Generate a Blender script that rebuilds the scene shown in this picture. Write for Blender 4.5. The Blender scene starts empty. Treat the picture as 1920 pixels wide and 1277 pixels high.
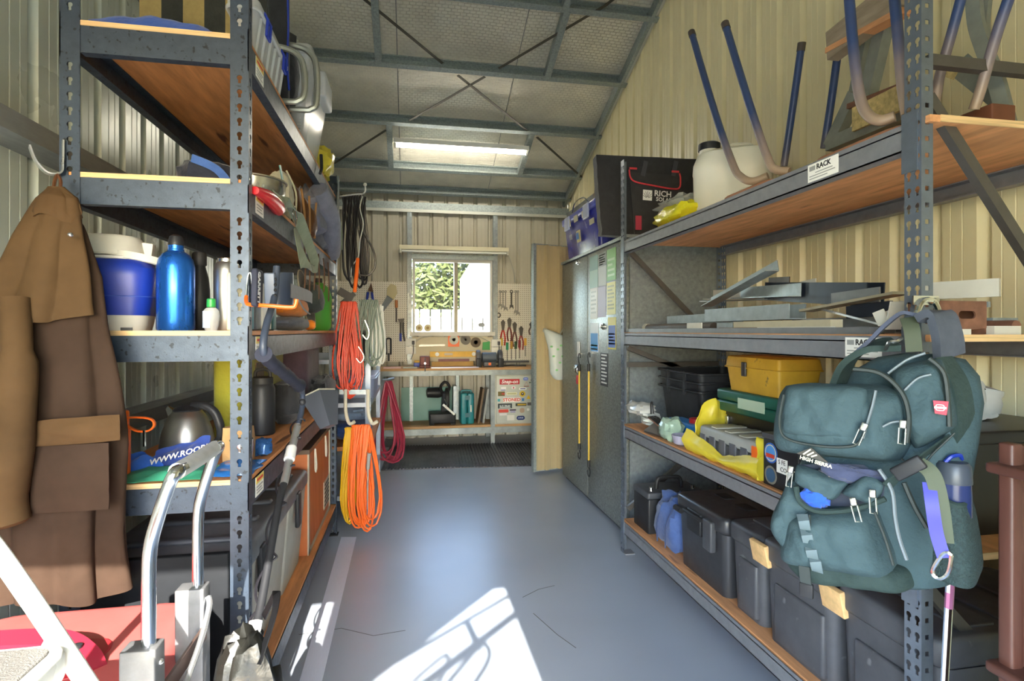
import bpy, math, random
from mathutils import Vector as V, Matrix
random.seed(7)
scene = bpy.context.scene
col = scene.collection
PI = math.pi

# ---------------------------------------------------------------- camera
F, CX, HY, VPX, CH = 1030.0, 960.0, 620.0, 768.0, 1.3
YAW = math.atan((CX - VPX) / F)
cd = bpy.data.cameras.new('camera'); cam = bpy.data.objects.new('camera', cd); col.objects.link(cam)
cd.sensor_width = 36; cd.lens = 36 * F / 1920; cd.shift_y = -(638.5 - HY) / 1920
cd.clip_start = 0.02; cd.clip_end = 200
cam.location = (0, 0, CH); cam.rotation_euler = (PI / 2, 0, -YAW)
scene.camera = cam

# ---------------------------------------------------------------- sky, sun, exposure
w = bpy.data.worlds.new('sky'); scene.world = w; w.use_nodes = True
nt = w.node_tree; nt.nodes.clear()
sky = nt.nodes.new('ShaderNodeTexSky'); sky.sky_type = 'NISHITA'; sky.sun_disc = False
sky.sun_elevation = math.radians(31); sky.sun_rotation = math.radians(180); sky.air_density = 1.0; sky.dust_density = 0.6
bg = nt.nodes.new('ShaderNodeBackground'); bg.inputs[1].default_value = 0.74
ow = nt.nodes.new('ShaderNodeOutputWorld')
nt.links.new(sky.outputs[0], bg.inputs[0]); nt.links.new(bg.outputs[0], ow.inputs[0])
sd = bpy.data.lights.new('sun', 'SUN'); sd.energy = 6.5; sd.angle = math.radians(0.35); sd.color = (1, 0.94, 0.84)
sun = bpy.data.objects.new('sun', sd); col.objects.link(sun); sun.rotation_euler = (math.radians(59), 0, 0); sun.location = (0, -3, 4)
scene.view_settings.view_transform = 'Standard'; scene.view_settings.look = 'None'
scene.view_settings.gamma = 1; scene.view_settings.use_curve_mapping = False
scene.view_settings.exposure = 2.12

# ---------------------------------------------------------------- sight-line helpers (a photo pixel met with a plane of the room)
_c, _s = math.cos(YAW), math.sin(YAW)
def ray(px, py):
    a = (px - CX) / F
    return V((a * _c + _s, _c - a * _s, -(py - HY) / F))
O0 = V((0, 0, CH))
def PT(px, py, t): return O0 + ray(px, py) * t
def PX(px, py, X): d = ray(px, py); return O0 + d * (X / d.x)
def PY(px, py, Y): d = ray(px, py); return O0 + d * (Y / d.y)
def PZ(px, py, Z): d = ray(px, py); return O0 + d * ((Z - CH) / d.z)
def PN(px, py, p, n):
    d = ray(px, py); return O0 + d * ((p - O0).dot(n) / d.dot(n))

# ---------------------------------------------------------------- materials
MATS = {}
def lin(c):
    c = c / 255.0
    return c / 12.92 if c <= 0.04045 else ((c + 0.055) / 1.055) ** 2.4
def hexc(h): return tuple(lin(int(h[i:i + 2], 16)) for i in (0, 2, 4)) + (1,)
def mat(name, h, rough=0.5, metal=0.0, var=0.0, scale=12.0, stretch=(1, 1, 1), bump=0.0, bscale=60.0, trans=0.0, alpha=1.0, emit=0.0, spots=None, detail=4.0, coat=0.0, sheen=0.0, spec=None, rv=0.12):
    if name in MATS: return MATS[name]
    m = bpy.data.materials.new(name); m.use_nodes = True; n = m.node_tree.nodes; l = m.node_tree.links
    b = n['Principled BSDF']; base = hexc(h)
    b.inputs['Base Color'].default_value = base; b.inputs['Roughness'].default_value = rough; b.inputs['Metallic'].default_value = metal
    if trans: b.inputs['Transmission Weight'].default_value = trans
    if spec is not None: b.inputs['Specular IOR Level'].default_value = spec
    if coat: b.inputs['Coat Weight'].default_value = coat
    if sheen: b.inputs['Sheen Weight'].default_value = sheen
    if alpha < 1: b.inputs['Alpha'].default_value = alpha
    if emit: b.inputs['Emission Color'].default_value = base; b.inputs['Emission Strength'].default_value = emit
    if var or bump or spots:
        tc = n.new('ShaderNodeTexCoord'); mp = n.new('ShaderNodeMapping'); l.new(tc.outputs['Object'], mp.inputs[0]); mp.inputs['Scale'].default_value = stretch
    last = None
    if var:
        no = n.new('ShaderNodeTexNoise'); no.inputs['Scale'].default_value = scale; no.inputs['Detail'].default_value = detail; no.inputs['Roughness'].default_value = 0.6
        l.new(mp.outputs[0], no.inputs['Vector'])
        mr = n.new('ShaderNodeMapRange'); mr.inputs[1].default_value = 0.28; mr.inputs[2].default_value = 0.72; mr.inputs[3].default_value = 1 - var; mr.inputs[4].default_value = 1 + var
        l.new(no.outputs[0], mr.inputs[0])
        mx = n.new('ShaderNodeVectorMath'); mx.operation = 'SCALE'; mx.inputs[0].default_value = base[:3]
        l.new(mr.outputs[0], mx.inputs['Scale']); l.new(mx.outputs[0], b.inputs['Base Color']); last = mx.outputs[0]
        rr = n.new('ShaderNodeMapRange'); rr.inputs[3].default_value = min(1, rough + rv); rr.inputs[4].default_value = max(0.03, rough - rv)
        l.new(no.outputs[0], rr.inputs[0]); l.new(rr.outputs[0], b.inputs['Roughness'])
    if spots:
        sp = n.new('ShaderNodeTexNoise'); sp.inputs['Scale'].default_value = spots[1]; sp.inputs['Detail'].default_value = 3
        l.new(mp.outputs[0], sp.inputs['Vector'])
        cr = n.new('ShaderNodeMapRange'); cr.inputs[1].default_value = spots[2]; cr.inputs[2].default_value = spots[2] + 0.06
        l.new(sp.outputs[0], cr.inputs[0])
        mi = n.new('ShaderNodeMix'); mi.data_type = 'RGBA'
        if last: l.new(last, mi.inputs[6])
        else: mi.inputs[6].default_value = base
        mi.inputs[7].default_value = hexc(spots[0]); l.new(cr.outputs[0], mi.inputs[0]); l.new(mi.outputs[2], b.inputs['Base Color'])
    if bump:
        bn = n.new('ShaderNodeTexNoise'); bn.inputs['Scale'].default_value = bscale; bn.inputs['Detail'].default_value = 3
        l.new(mp.outputs[0], bn.inputs['Vector']); bp = n.new('ShaderNodeBump'); bp.inputs['Strength'].default_value = bump; bp.inputs['Distance'].default_value = 0.01
        l.new(bn.outputs[0], bp.inputs['Height']); l.new(bp.outputs[0], b.inputs['Normal'])
    MATS[name] = m
    return m

# ---------------------------------------------------------------- geometry builder
def rr(w, d, r, z, n=4, cx=0.0, cy=0.0):
    r = min(r, w / 2 - 1e-5, d / 2 - 1e-5); pts = []
    for qx, qy, a0 in ((1, 1, 0), (-1, 1, 90), (-1, -1, 180), (1, -1, 270)):
        for i in range(n + 1):
            a = math.radians(a0 + 90 * i / n)
            pts.append(V((cx + qx * (w / 2 - r) + r * math.cos(a), cy + qy * (d / 2 - r) + r * math.sin(a), z)))
    return pts
def spl(pts, n=6, closed=False):
    p = [V(q) for q in pts]; out = []; m = len(p)
    rng = range(m if closed else m - 1)
    for i in rng:
        if closed: a, b, c, d = p[i - 1], p[i], p[(i + 1) % m], p[(i + 2) % m]
        else: a, b, c, d = p[max(i - 1, 0)], p[i], p[i + 1], p[min(i + 2, m - 1)]
        for k in range(n):
            t = k / n
            out.append(0.5 * (2 * b + (c - a) * t + (2 * a - 5 * b + 4 * c - d) * t * t + (3 * b - a - 3 * c + d) * t ** 3))
    if not closed: out.append(p[-1])
    return out
class G:
    def __init__(s, M=None): s.v = []; s.f = []; s.M = M or Matrix()
    def add(s, vs, fs):
        b = len(s.v); M = s.M
        s.v += [M @ V(v) for v in vs]; s.f += [tuple(i + b for i in f) for f in fs]; return s
    def box(s, a, b):
        x0, y0, z0 = a; x1, y1, z1 = b
        return s.add([(x0, y0, z0), (x1, y0, z0), (x1, y1, z0), (x0, y1, z0), (x0, y0, z1), (x1, y0, z1), (x1, y1, z1), (x0, y1, z1)],
                     [(3, 2, 1, 0), (4, 5, 6, 7), (0, 1, 5, 4), (1, 2, 6, 5), (2, 3, 7, 6), (3, 0, 4, 7)])
    def loft(s, rings, cap=True, closed=True, loop=False):
        n = len(rings[0]); vs = [p for r in rings for p in r]; fs = []
        m = len(rings)
        for j in range(m if loop else m - 1):
            jj = (j + 1) % m
            for i in range(n if closed else n - 1):
                k = (i + 1) % n
                fs.append((j * n + i, j * n + k, jj * n + k, jj * n + i))
        if cap and closed and not loop:
            fs.append(tuple(range(n - 1, -1, -1))); fs.append(tuple((m - 1) * n + i for i in range(n)))
        return s.add(vs, fs)
    def rbox(s, a, b, r=0.01, e=None, n=3):
        e = r if e is None else e
        w, d = b[0] - a[0], b[1] - a[1]; cx, cy = (a[0] + b[0]) / 2, (a[1] + b[1]) / 2; R = []
        for i in range(n + 1):
            t = PI / 2 * i / n; k = e * (1 - math.sin(t)); R.append(rr(w - 2 * k, d - 2 * k, max(r - k * 0.5, 0.001), a[2] + e * (1 - math.cos(t)), n, cx, cy))
        for i in range(n, -1, -1):
            t = PI / 2 * i / n; k = e * (1 - math.sin(t)); R.append(rr(w - 2 * k, d - 2 * k, max(r - k * 0.5, 0.001), b[2] - e * (1 - math.cos(t)), n, cx, cy))
        return s.loft(R)
    def tube(s, pts, r, n=8, closed=False, cap=True, flat=None):
        p = [V(q) for q in pts]; m = len(p); rs = r if isinstance(r, (list, tuple)) else [r] * m
        rings = []; nrm = None
        for i in range(m):
            if closed: t = p[(i + 1) % m] - p[i - 1]
            else: t = p[min(i + 1, m - 1)] - p[max(i - 1, 0)]
            if t.length < 1e-9: t = V((0, 0, 1))
            t.normalize()
            if nrm is None:
                up = V(flat) if flat else (V((0, 0, 1)) if abs(t.z) < 0.9 else V((1, 0, 0)))
                nrm = (up - t * up.dot(t)).normalized()
            else:
                q = nrm - t * nrm.dot(t); nrm = q.normalized() if q.length > 1e-6 else nrm
            bi = t.cross(nrm)
            rings.append([p[i] + nrm * (math.cos(2 * PI * k / n) * rs[i]) + bi * (math.sin(2 * PI * k / n) * rs[i]) for k in range(n)])
        return s.loft(rings, cap, True, closed)
    def lathe(s, prof, n=20, c=(0, 0, 0), ax='z'):
        R = []
        for r, z in prof:
            r = max(r, 1e-4); ring = []
            for k in range(n):
                a = 2 * PI * k / n; x, y = r * math.cos(a), r * math.sin(a)
                q = (x, y, z) if ax == 'z' else ((z, x, y) if ax == 'x' else (y, z, x))
                ring.append(V(q) + V(c))
            R.append(ring)
        return s.loft(R)
    def sweep(s, poly, p0, p1, up=(0, 0, 1)):
        """2-D outline (side, up) carried along p0 -> p1"""
        p0, p1 = V(p0), V(p1); t = (p1 - p0).normalized(); u = V(up); u = (u - t * u.dot(t)).normalized(); sd_ = t.cross(u)
        return s.loft([[p + sd_ * a + u * b for a, b in poly] for p in (p0, p1)])
    def bar(s, p0, p1, w_, h_, up=(0, 0, 1)):
        return s.sweep([(-w_ / 2, -h_ / 2), (w_ / 2, -h_ / 2), (w_ / 2, h_ / 2), (-w_ / 2, h_ / 2)], p0, p1, up)
    def ribbon(s, pts, w_, t, side):
        p = [V(q) for q in pts]; m = len(p); R = []
        for i in range(m):
            tg = (p[min(i + 1, m - 1)] - p[max(i - 1, 0)]).normalized(); sd_ = V(side) if not callable(side) else side(i / (m - 1))
            sd_ = (sd_ - tg * sd_.dot(tg)).normalized(); nn = tg.cross(sd_)
            ww = w_ if not callable(w_) else w_(i / (m - 1))
            R.append([p[i] + sd_ * (x * ww / 2) + nn * (y * t / 2) for x, y in ((-1, -1), (1, -1), (1, 1), (-1, 1))])
        return s.loft(R)
    def grid(s, fn, nu, nv, thick=0.0, wrap=False):
        P = [[V(fn(i / nu, j / nv)) for i in range(nu if wrap else nu + 1)] for j in range(nv + 1)]
        m = len(P[0]); vs = [q for r_ in P for q in r_]; fs = []
        for j in range(nv):
            for i in range(m if wrap else m - 1):
                k = (i + 1) % m; fs.append((j * m + i, j * m + k, (j + 1) * m + k, (j + 1) * m + i))
        if thick:
            N = [V((0, 0, 0)) for _ in vs]
            for f in fs:
                nn = (vs[f[1]] - vs[f[0]]).cross(vs[f[3]] - vs[f[0]])
                for i in f: N[i] = N[i] + nn
            b = len(vs); vs = vs + [vs[i] - (N[i].normalized() if N[i].length > 1e-12 else N[i]) * thick for i in range(b)]
            fs2 = fs + [tuple(i + b for i in reversed(f)) for f in fs]; ed = {}
            for f in fs:
                for a, c in zip(f, f[1:] + f[:1]): ed[(a, c)] = ed.get((a, c), 0) + 1
            for (a, c) in ed:
                if (c, a) not in ed: fs2.append((a, a + b, c + b, c))
            fs = fs2
        return s.add(vs, fs)
    def ball(s, c, r, n=12, m=8, sq=(1, 1, 1)):
        return s.lathe([(r * math.sin(PI * i / m), -r * math.cos(PI * i / m)) for i in range(m + 1)], n) if False else s.loft([[V((c[0] + sq[0] * r * math.sin(PI * i / m) * math.cos(2 * PI * k / n), c[1] + sq[1] * r * math.sin(PI * i / m) * math.sin(2 * PI * k / n), c[2] - sq[2] * r * math.cos(PI * i / m))) for k in range(n)] for i in [0.15] + list(range(1, m)) + [m - 0.15]])
def FM(o, x, y):
    x = V(x).normalized(); y = V(y); y = (y - x * y.dot(x)).normalized(); z = x.cross(y)
    return Matrix(((x.x, y.x, z.x, o[0]), (x.y, y.y, z.y, o[1]), (x.z, y.z, z.z, o[2]), (0, 0, 0, 1)))
def TR(p, rz=0.0, rx=0.0, ry=0.0): return Matrix.Translation(V(p)) @ Matrix.Rotation(rz, 4, 'Z') @ Matrix.Rotation(ry, 4, 'Y') @ Matrix.Rotation(rx, 4, 'X')

# ---------------------------------------------------------------- objects
WL = {}
def tag(o, label=None, cat=None, group=None, kind=None):
    if label: o['label'] = label
    if cat: o['category'] = cat
    if group: o['group'] = group
    if kind: o['kind'] = kind
    return o
def T(name, label, cat, loc, group=None, kind=None):
    o = bpy.data.objects.new(name, None); o.empty_display_size = 0.05; col.objects.link(o); o.location = V(loc); WL[o] = V(loc)
    return tag(o, label, cat, group, kind)
def O(name, g, m, parent=None, label=None, cat=None, group=None, kind=None, sharp=38):
    if parent is not None: off = WL[parent]
    else:
        xs = [v.x for v in g.v]; ys = [v.y for v in g.v]; zs = [v.z for v in g.v]
        off = V(((min(xs) + max(xs)) / 2, (min(ys) + max(ys)) / 2, min(zs)))
    me = bpy.data.meshes.new(name); me.from_pydata([tuple(v - off) for v in g.v], [], g.f); me.update()
    me.polygons.foreach_set('use_smooth', [True] * len(me.polygons)); me.set_sharp_from_angle(angle=math.radians(sharp))
    me.materials.append(m)
    o = bpy.data.objects.new(name, me); col.objects.link(o)
    if parent is not None: o.parent = parent
    else: o.location = off
    WL[o] = off
    return tag(o, label, cat, group, kind)
def TX(name, txt, size, M, m, parent, ext=0.0004, bold=0.0, sx=1.0, shear=0.0):
    cu = bpy.data.curves.new(name, 'FONT'); cu.body = txt; cu.size = size; cu.align_x = 'CENTER'; cu.align_y = 'CENTER'; cu.extrude = ext; cu.offset = bold; cu.shear = shear; cu.resolution_u = 2
    ob = bpy.data.objects.new(name, cu); col.objects.link(ob)
    me = bpy.data.meshes.new_from_object(ob); bpy.data.objects.remove(ob); bpy.data.curves.remove(cu)
    g = G(M @ Matrix.Diagonal((sx, 1, 1, 1))); g.add([v.co.copy() for v in me.vertices], [tuple(p.vertices) for p in me.polygons]); bpy.data.meshes.remove(me)
    return O(name, g, m, parent)
def STK(name, M, w_, h_, m, parent, t=0.0012, r=0.0):
    g = G(M)
    if r: g.loft([rr(w_, h_, r, 0), rr(w_, h_, r, t)])
    else: g.box((-w_ / 2, -h_ / 2, 0), (w_ / 2, h_ / 2, t))
    return O(name, g, m, parent)
def coil_path(top, bot, loops, w_, hookw, side, out, seed, jit=0.012, n=26):
    """one long cord hung over a hook: loops run down and back up, spread along the hook"""
    rnd = random.Random(seed); top = V(top); L = (V(bot) - top).length; dn = (V(bot) - top).normalized(); side = V(side).normalized(); out = V(out).normalized(); pts = []
    for k in range(loops):
        ll = L * rnd.uniform(0.86, 1.0); ww = w_ * rnd.uniform(0.65, 1.1); o0 = (k + 0.5) / loops - 0.5; sw = rnd.uniform(-0.35, 0.35)
        for i in range(n):
            a = 2 * PI * i / n; d = (1 - math.cos(a)) / 2
            off = o0 + (1.0 / loops) * (i / n)
            pts.append(top + dn * (ll * d) + side * (math.sin(a) * ww * (0.22 + 0.78 * d ** 1.2) + sw * ww * d) + out * (off * hookw * (1 - 0.25 * d)) + side * rnd.uniform(-jit, jit) * 0.25)
    return pts
# ================================================================ materials
m_galv = mat('galvanised_steel', '8f979a', 0.42, 0.55, 0.22, 38, bump=0.04, bscale=200)
m_galvd = mat('galvanised_frame', '98a2a2', 0.45, 0.5, 0.25, 60)
m_hammer = mat('hammered_grey_steel', '404b59', 0.42, 0.4, 0.16, 40, spots=('262d34', 60, 0.61), bump=0.05, bscale=300)
m_rack = mat('dark_grey_rack_steel', '85878c', 0.45, 0.35, 0.10, 30, bump=0.03, bscale=300)
m_rackp = mat('blue_grey_post_steel', '6f7884', 0.38, 0.55, 0.10, 30)
m_ply = mat('plywood_face', 'cc8850', 0.6, 0, 0.30, 5, (6, 0.7, 6), bump=0.05, bscale=20, spots=('6b3a1c', 2.6, 0.66))
m_plyr = mat('pine_plywood_face', 'd99c6a', 0.6, 0, 0.26, 5, (6, 0.8, 6), bump=0.05, bscale=20, spots=('7a4726', 2.2, 0.68))
m_plye = mat('plywood_edge', 'd8b582', 0.65, 0, 0.28, 14, (0.4, 0.4, 22))
m_timber = mat('pale_timber', 'd9b27c', 0.6, 0, 0.2, 6, (1, 6, 6))
m_beige = mat('beige_wall_sheet', 'e6dab0', 0.42, 0.0, 0.05, 3)
m_left = mat('grey_green_wall_sheet', 'c4ccc2', 0.30, 0.15, 0.06, 3)  # each wall's sheets get a base tone of their own
m_back = mat('grey_cream_wall_sheet', 'b4af9e', 0.42, 0.0, 0.05, 3)
m_conc = mat('smooth_concrete', '9ba4b0', 0.32, 0, 0.07, 1.6, detail=2, rv=0.02)
m_alu = mat('aluminium', 'd0d4d8', 0.3, 0.85, 0.08, 20)
m_chrome = mat('chrome', 'e2e6e8', 0.12, 1.0)
m_steel = mat('brushed_steel', 'c4c5c2', 0.25, 0.95, 0.06, 30)
m_black = mat('black_plastic', '26272a', 0.45, 0, 0.12, 20, bump=0.03, bscale=300, spec=0.3)
m_blackr = mat('black_rubber', '1d1d1f', 0.6)
m_dkgrey = mat('charcoal_plastic', '43454a', 0.45, 0, 0.15, 15, bump=0.04, bscale=260)
m_white = mat('white_plastic', 'e4e4dd', 0.4, 0, 0.04, 6)
m_paper = mat('white_paper', 'f0efe8', 0.6)
m_yellow = mat('yellow_plastic', 'd9a92a', 0.45, 0, 0.14, 10)
m_red = mat('red_plastic', 'c02c32', 0.38, 0, 0.10, 8)
m_blue = mat('blue_plastic', '1a36a0', 0.4, 0, 0.08, 8)
m_orange = mat('orange_plastic', 'ee6a1f', 0.4)
m_rust = mat('rusty_steel', '7d5745', 0.7, 0.25, 0.3, 22, bump=0.06)
m_glass = mat('window_glass', 'e8f0f0', 0.03, 0, alpha=0.05)
m_clear = mat('clear_plastic', 'e9ecec', 0.18, 0, alpha=0.38)
m_grey = mat('grey_plastic', '9a9c98', 0.45, 0, 0.08, 12)
m_lgrey = mat('pale_grey_plastic', 'bdbcae', 0.45, 0, 0.08, 12)
m_green = mat('green_plastic', '2f9a48', 0.4)
m_teal = mat('teal_plastic', '1f7f86', 0.42, 0, 0.08, 10)
m_text_w = mat('white_print', 'f4f4f0', 0.6)
m_text_k = mat('black_print', '1a1a1c', 0.6)
m_text_r = mat('red_print', 'd8402f', 0.6)

# foil: a quilted pattern of small pillows, as relief
def foil():
    m = mat('foil_insulation', 'e6e1d2', 0.36, 0.35, 0.16, 2.5); n = m.node_tree.nodes; l = m.node_tree.links; b = n['Principled BSDF']
    tc = n.new('ShaderNodeTexCoord'); mp = n.new('ShaderNodeMapping'); mp.inputs['Scale'].default_value = (1, 1, 0); l.new(tc.outputs['Object'], mp.inputs[0])
    br = n.new('ShaderNodeTexBrick'); br.inputs['Scale'].default_value = 11; br.inputs['Mortar Size'].default_value = 0.035; br.inputs['Mortar Smooth'].default_value = 1; br.inputs['Brick Width'].default_value = 0.55; br.inputs['Row Height'].default_value = 0.3
    br.inputs['Color1'].default_value = br.inputs['Color2'].default_value = (1, 1, 1, 1); br.inputs['Mortar'].default_value = (0, 0, 0, 1)
    l.new(mp.outputs[0], br.inputs['Vector']); bp = n.new('ShaderNodeBump'); bp.inputs['Strength'].default_value = 0.7; bp.inputs['Distance'].default_value = 0.025
    l.new(br.outputs[0], bp.inputs['Height']); l.new(bp.outputs[0], b.inputs['Normal'])
    return m
m_foil = foil()
def pegmat():
    m = mat('pegboard', 'd8d3c6', 0.6); n = m.node_tree.nodes; l = m.node_tree.links; b = n['Principled BSDF']
    tc = n.new('ShaderNodeTexCoord'); sc = n.new('ShaderNodeVectorMath'); sc.operation = 'SCALE'; sc.inputs['Scale'].default_value = 1 / 0.026; l.new(tc.outputs['Object'], sc.inputs[0])
    fr = n.new('ShaderNodeVectorMath'); fr.operation = 'FRACTION'; l.new(sc.outputs[0], fr.inputs[0])
    sb = n.new('ShaderNodeVectorMath'); sb.operation = 'SUBTRACT'; sb.inputs[1].default_value = (0.5, 0.5, 0.5); l.new(fr.outputs[0], sb.inputs[0])
    mu = n.new('ShaderNodeVectorMath'); mu.operation = 'MULTIPLY'; mu.inputs[1].default_value = (1, 0, 1); l.new(sb.outputs[0], mu.inputs[0])
    ln = n.new('ShaderNodeVectorMath'); ln.operation = 'LENGTH'; l.new(mu.outputs[0], ln.inputs[0])
    lt = n.new('ShaderNodeMath'); lt.operation = 'LESS_THAN'; lt.inputs[1].default_value = 0.17; l.new(ln.outputs['Value'], lt.inputs[0])
    mi = n.new('ShaderNodeMix'); mi.data_type = 'RGBA'; mi.inputs[6].default_value = hexc('d8d3c6'); mi.inputs[7].default_value = hexc('6b6459'); l.new(lt.outputs[0], mi.inputs[0]); l.new(mi.outputs[2], b.inputs['Base Color'])
    return m
m_peg = pegmat()

# ================================================================ shed shell
XWL, XWR, YB, YF, RID = -1.15, 1.98, 6.75, -0.9, 2.92
K = 0.365
def zr(y): return 2.97 + K * (YB - y) if y >= RID else 2.97 + K * (y - YF)
def S(name, kind='structure'): o = T(name, None, None, (0, 0, 0)); o['kind'] = kind; return o
fl = O('floor', G().box((XWL - 0.1, YF - 0.1, -0.12), (XWR + 0.1, YB + 0.1, 0)), m_conc, kind='structure')
crk = G()
for pts in ([(560, 1190), (640, 1178), (700, 1192), (760, 1182)], [(1000, 1150), (1045, 1190), (1080, 1215)], [(980, 1120), (1010, 1105), (1040, 1098)]):
    crk.ribbon([PZ(x, y, 0.0004) for x, y in pts], 0.003, 0.0006, (0.3, 1, 0))
O('crack', crk, mat('concrete_crack', '5b5a55', 0.8), fl)
O('ground', G().box((-30, -30, -0.3), (30, 40, -0.06)), mat('outdoor_ground', 'b9ad8a', 0.9, 0, 0.2, 1.5), kind='structure')

PITCH = 0.18
PROF = [(0, 0), (0.044, 0), (0.047, 0.0018), (0.050, 0), (0.088, 0), (0.091, 0.0018), (0.094, 0), (0.124, 0), (0.138, 0.03), (0.155, 0.03), (0.176, 0)]
def corr(parent, m, u0, u1, place, spans):
    """profiled sheets, one object per sheet of four ribs; place(u, depth, z) -> point; spans(u) -> [(z0, z1)]"""
    cells = []; u = u0
    while u < u1 - 1e-4:
        for i in range(len(PROF)):
            a = PROF[i]; b = PROF[i + 1] if i + 1 < len(PROF) else (PITCH, 0)
            ua, ub = u + a[0], u + b[0]
            if ua >= u1: break
            cells.append((ua, a[1], min(ub, u1), b[1], int((u - u0) / PITCH / 4 + 1e-6)))
        u += PITCH
    for k in range(cells[-1][4] + 1):
        g = G()
        for ua, da, ub, db, kk in cells:
            if kk != k: continue
            za, zb = spans(ua), spans(ub)
            mid = spans((ua + ub) / 2)
            for j, (q0, q1) in enumerate(mid):
                g.add([place(ua, da, za[j][0] if len(za) == len(mid) else q0), place(ub, db, zb[j][0] if len(zb) == len(mid) else q0), place(ub, db, zb[j][1] if len(zb) == len(mid) else q1), place(ua, da, za[j][1] if len(za) == len(mid) else q1)], [(0, 1, 2, 3)])
        O('wall_sheet', g, m, parent, sharp=20)
wl = S('wall_left'); wr = S('wall_right'); wb = S('wall_back'); wf = S('wall_front')
corr(wl, m_left, YF, YB, lambda u, d, z: (XWL - d, u, z), lambda u: [(0, zr(u))])
corr(wr, m_beige, YF, YB, lambda u, d, z: (XWR + d, u, z), lambda u: [(0, zr(u))])
WX0, WX1, WZ0, WZ1 = 0.035, 1.005, 1.265, 2.165
corr(wb, m_back, XWL, XWR, lambda u, d, z: (u, YB + d, z), lambda u: [(0, WZ0), (WZ1, 2.98)] if WX0 < u < WX1 else [(0, 2.98)])
DX = 0.485
corr(wf, m_beige, XWL, XWR, lambda u, d, z: (u, YF - d, z), lambda u: [(2.2, 2.98)] if u < DX else [(0, 2.98)])
# girts, posts and trims of the walls
def csec(g, p0, p1, h_, w_, up, t=0.004, lip=0.012):
    """lipped channel swept p0->p1: back along up, flanges to +side"""
    poly = [(0, 0), (w_, 0), (w_, lip), (w_ - t, lip), (w_ - t, t), (t, t), (t, h_ - t), (w_ - t, h_ - t), (w_ - t, h_ - lip), (w_, h_ - lip), (w_, h_), (0, h_)]
    p0, p1 = V(p0), V(p1); tt = (p1 - p0).normalized(); u = V(up); u = (u - tt * u.dot(tt)).normalized(); sd_ = tt.cross(u); n = len(poly)
    R = [[p + sd_ * a + u * b for a, b in poly] for p in (p0, p1)]
    vs = R[0] + R[1]; fs = [(i, (i + 1) % n, n + (i + 1) % n, n + i) for i in range(n)]
    return g.add(vs, fs)
m_girt = mat('dusty_galvanised_girt', '8d8f8c', 0.55, 0.35, 0.2, 15, (1, 0.3, 1), spots=('8a6a52', 6, 0.62))
for z in (0.95, 1.86, 2.75):
    O('girt', G().box((XWL, YF, z - 0.03), (XWL + 0.11, YB, z + 0.03)), m_girt, wl)
    O('girt', G().box((XWR - 0.004, YF, z - 0.03), (XWR, YB, z + 0.03)) if z > 9 else G().box((XWR - 0.03, 5.3, z - 0.03), (XWR, YB, z + 0.03)), m_girt, wr)
O('rake_trim', G().bar((XWR - 0.02, YB, zr(YB) - 0.05), (XWR - 0.02, RID, zr(RID) - 0.05), 0.035, 0.05), mat('pale_trim', 'c9cbc4', 0.4, 0.3), wr)
O('rake_channel', G().bar((XWR - 0.055, YB, zr(YB) - 0.06), (XWR - 0.055, RID, zr(RID) - 0.06), 0.03, 0.09), m_galvd, wr)
O('top_girt', G().box((XWL, YB - 0.06, 2.74), (XWR, YB, 2.84)), m_galvd, wb)
O('top_girt_lip', G().box((XWL, YB - 0.068, 2.72), (XWR, YB - 0.055, 2.755)), mat('pale_galv', 'c6c8c0', 0.4, 0.4), wb)
for x in (0.0, 1.04):
    O('wall_stud', G().box((x - 0.028, YB - 0.055, 0.9), (x + 0.028, YB, 2.74)), m_galv, wb)
O('head_girt', G().box((WX0 - 0.01, YB - 0.055, WZ1), (WX1 + 0.01, YB, WZ1 + 0.06)), m_galvd, wb)

# roof: foil blankets, purlins, bridging and straps
ce = S('ceiling')
for i in range(3):
    x0, x1 = XWL + i * 1.045, XWL + (i + 1) * 1.045
    for ya, yb in ((YB, RID), (YF, RID)):
        g = G()
        def f(u, v, x0=x0, x1=x1, ya=ya, yb=yb):
            y = ya + (yb - ya) * v
            return (x0 + 0.004 + (x1 - x0 - 0.008) * u, y, zr(y) + 0.012 * math.sin(PI * u) + 0.0 * v)
        g.grid(f, 6, 12, 0.01); O('insulation_panel', g, m_foil, ce)
for ya, yb in ((YB + 0.1, RID), (YF - 0.1, RID)):
    O('roof_sheet', G().add([(XWL - 0.1, ya, zr(YB) - 0.0 + 0.02), (XWR + 0.1, ya, zr(YB) + 0.02), (XWR + 0.1, yb, zr(RID) + 0.06), (XWL - 0.1, yb, zr(RID) + 0.06)], [(0, 1, 2, 3)]), mat('roof_steel', '8a8d8a', 0.5), ce)
for y in (6.62, 6.2, 5.52, 4.84, 4.18, 3.5, 2.6, 1.4, 0.2):
    z = zr(y) - 0.105
    g = G(); csec(g, (XWL, y, z), (XWR, y, z), 0.1, 0.05, (0, 0.36 if y < RID else -0.36 + 0.72, 1) if False else (0, 0.34, 0.94)); O('purlin', g, m_galvd, ce)
def rb(x0, y0, x1, y1, w_, t, dz): return G().bar((x0, y0, zr(y0) - dz), (x1, y1, zr(y1) - dz), w_, t)
for x, ya, yb in ((-0.26, 4.84, 4.18), (1.22, 4.84, 4.18), (-0.2, 6.2, 5.52), (1.24, 6.2, 5.52), (-0.26, 4.18, 3.5), (1.2, 4.18, 3.5)):
    O('bridging', rb(x, ya, x, yb, 0.055, 0.07, 0.07), m_galvd, ce)
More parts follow.
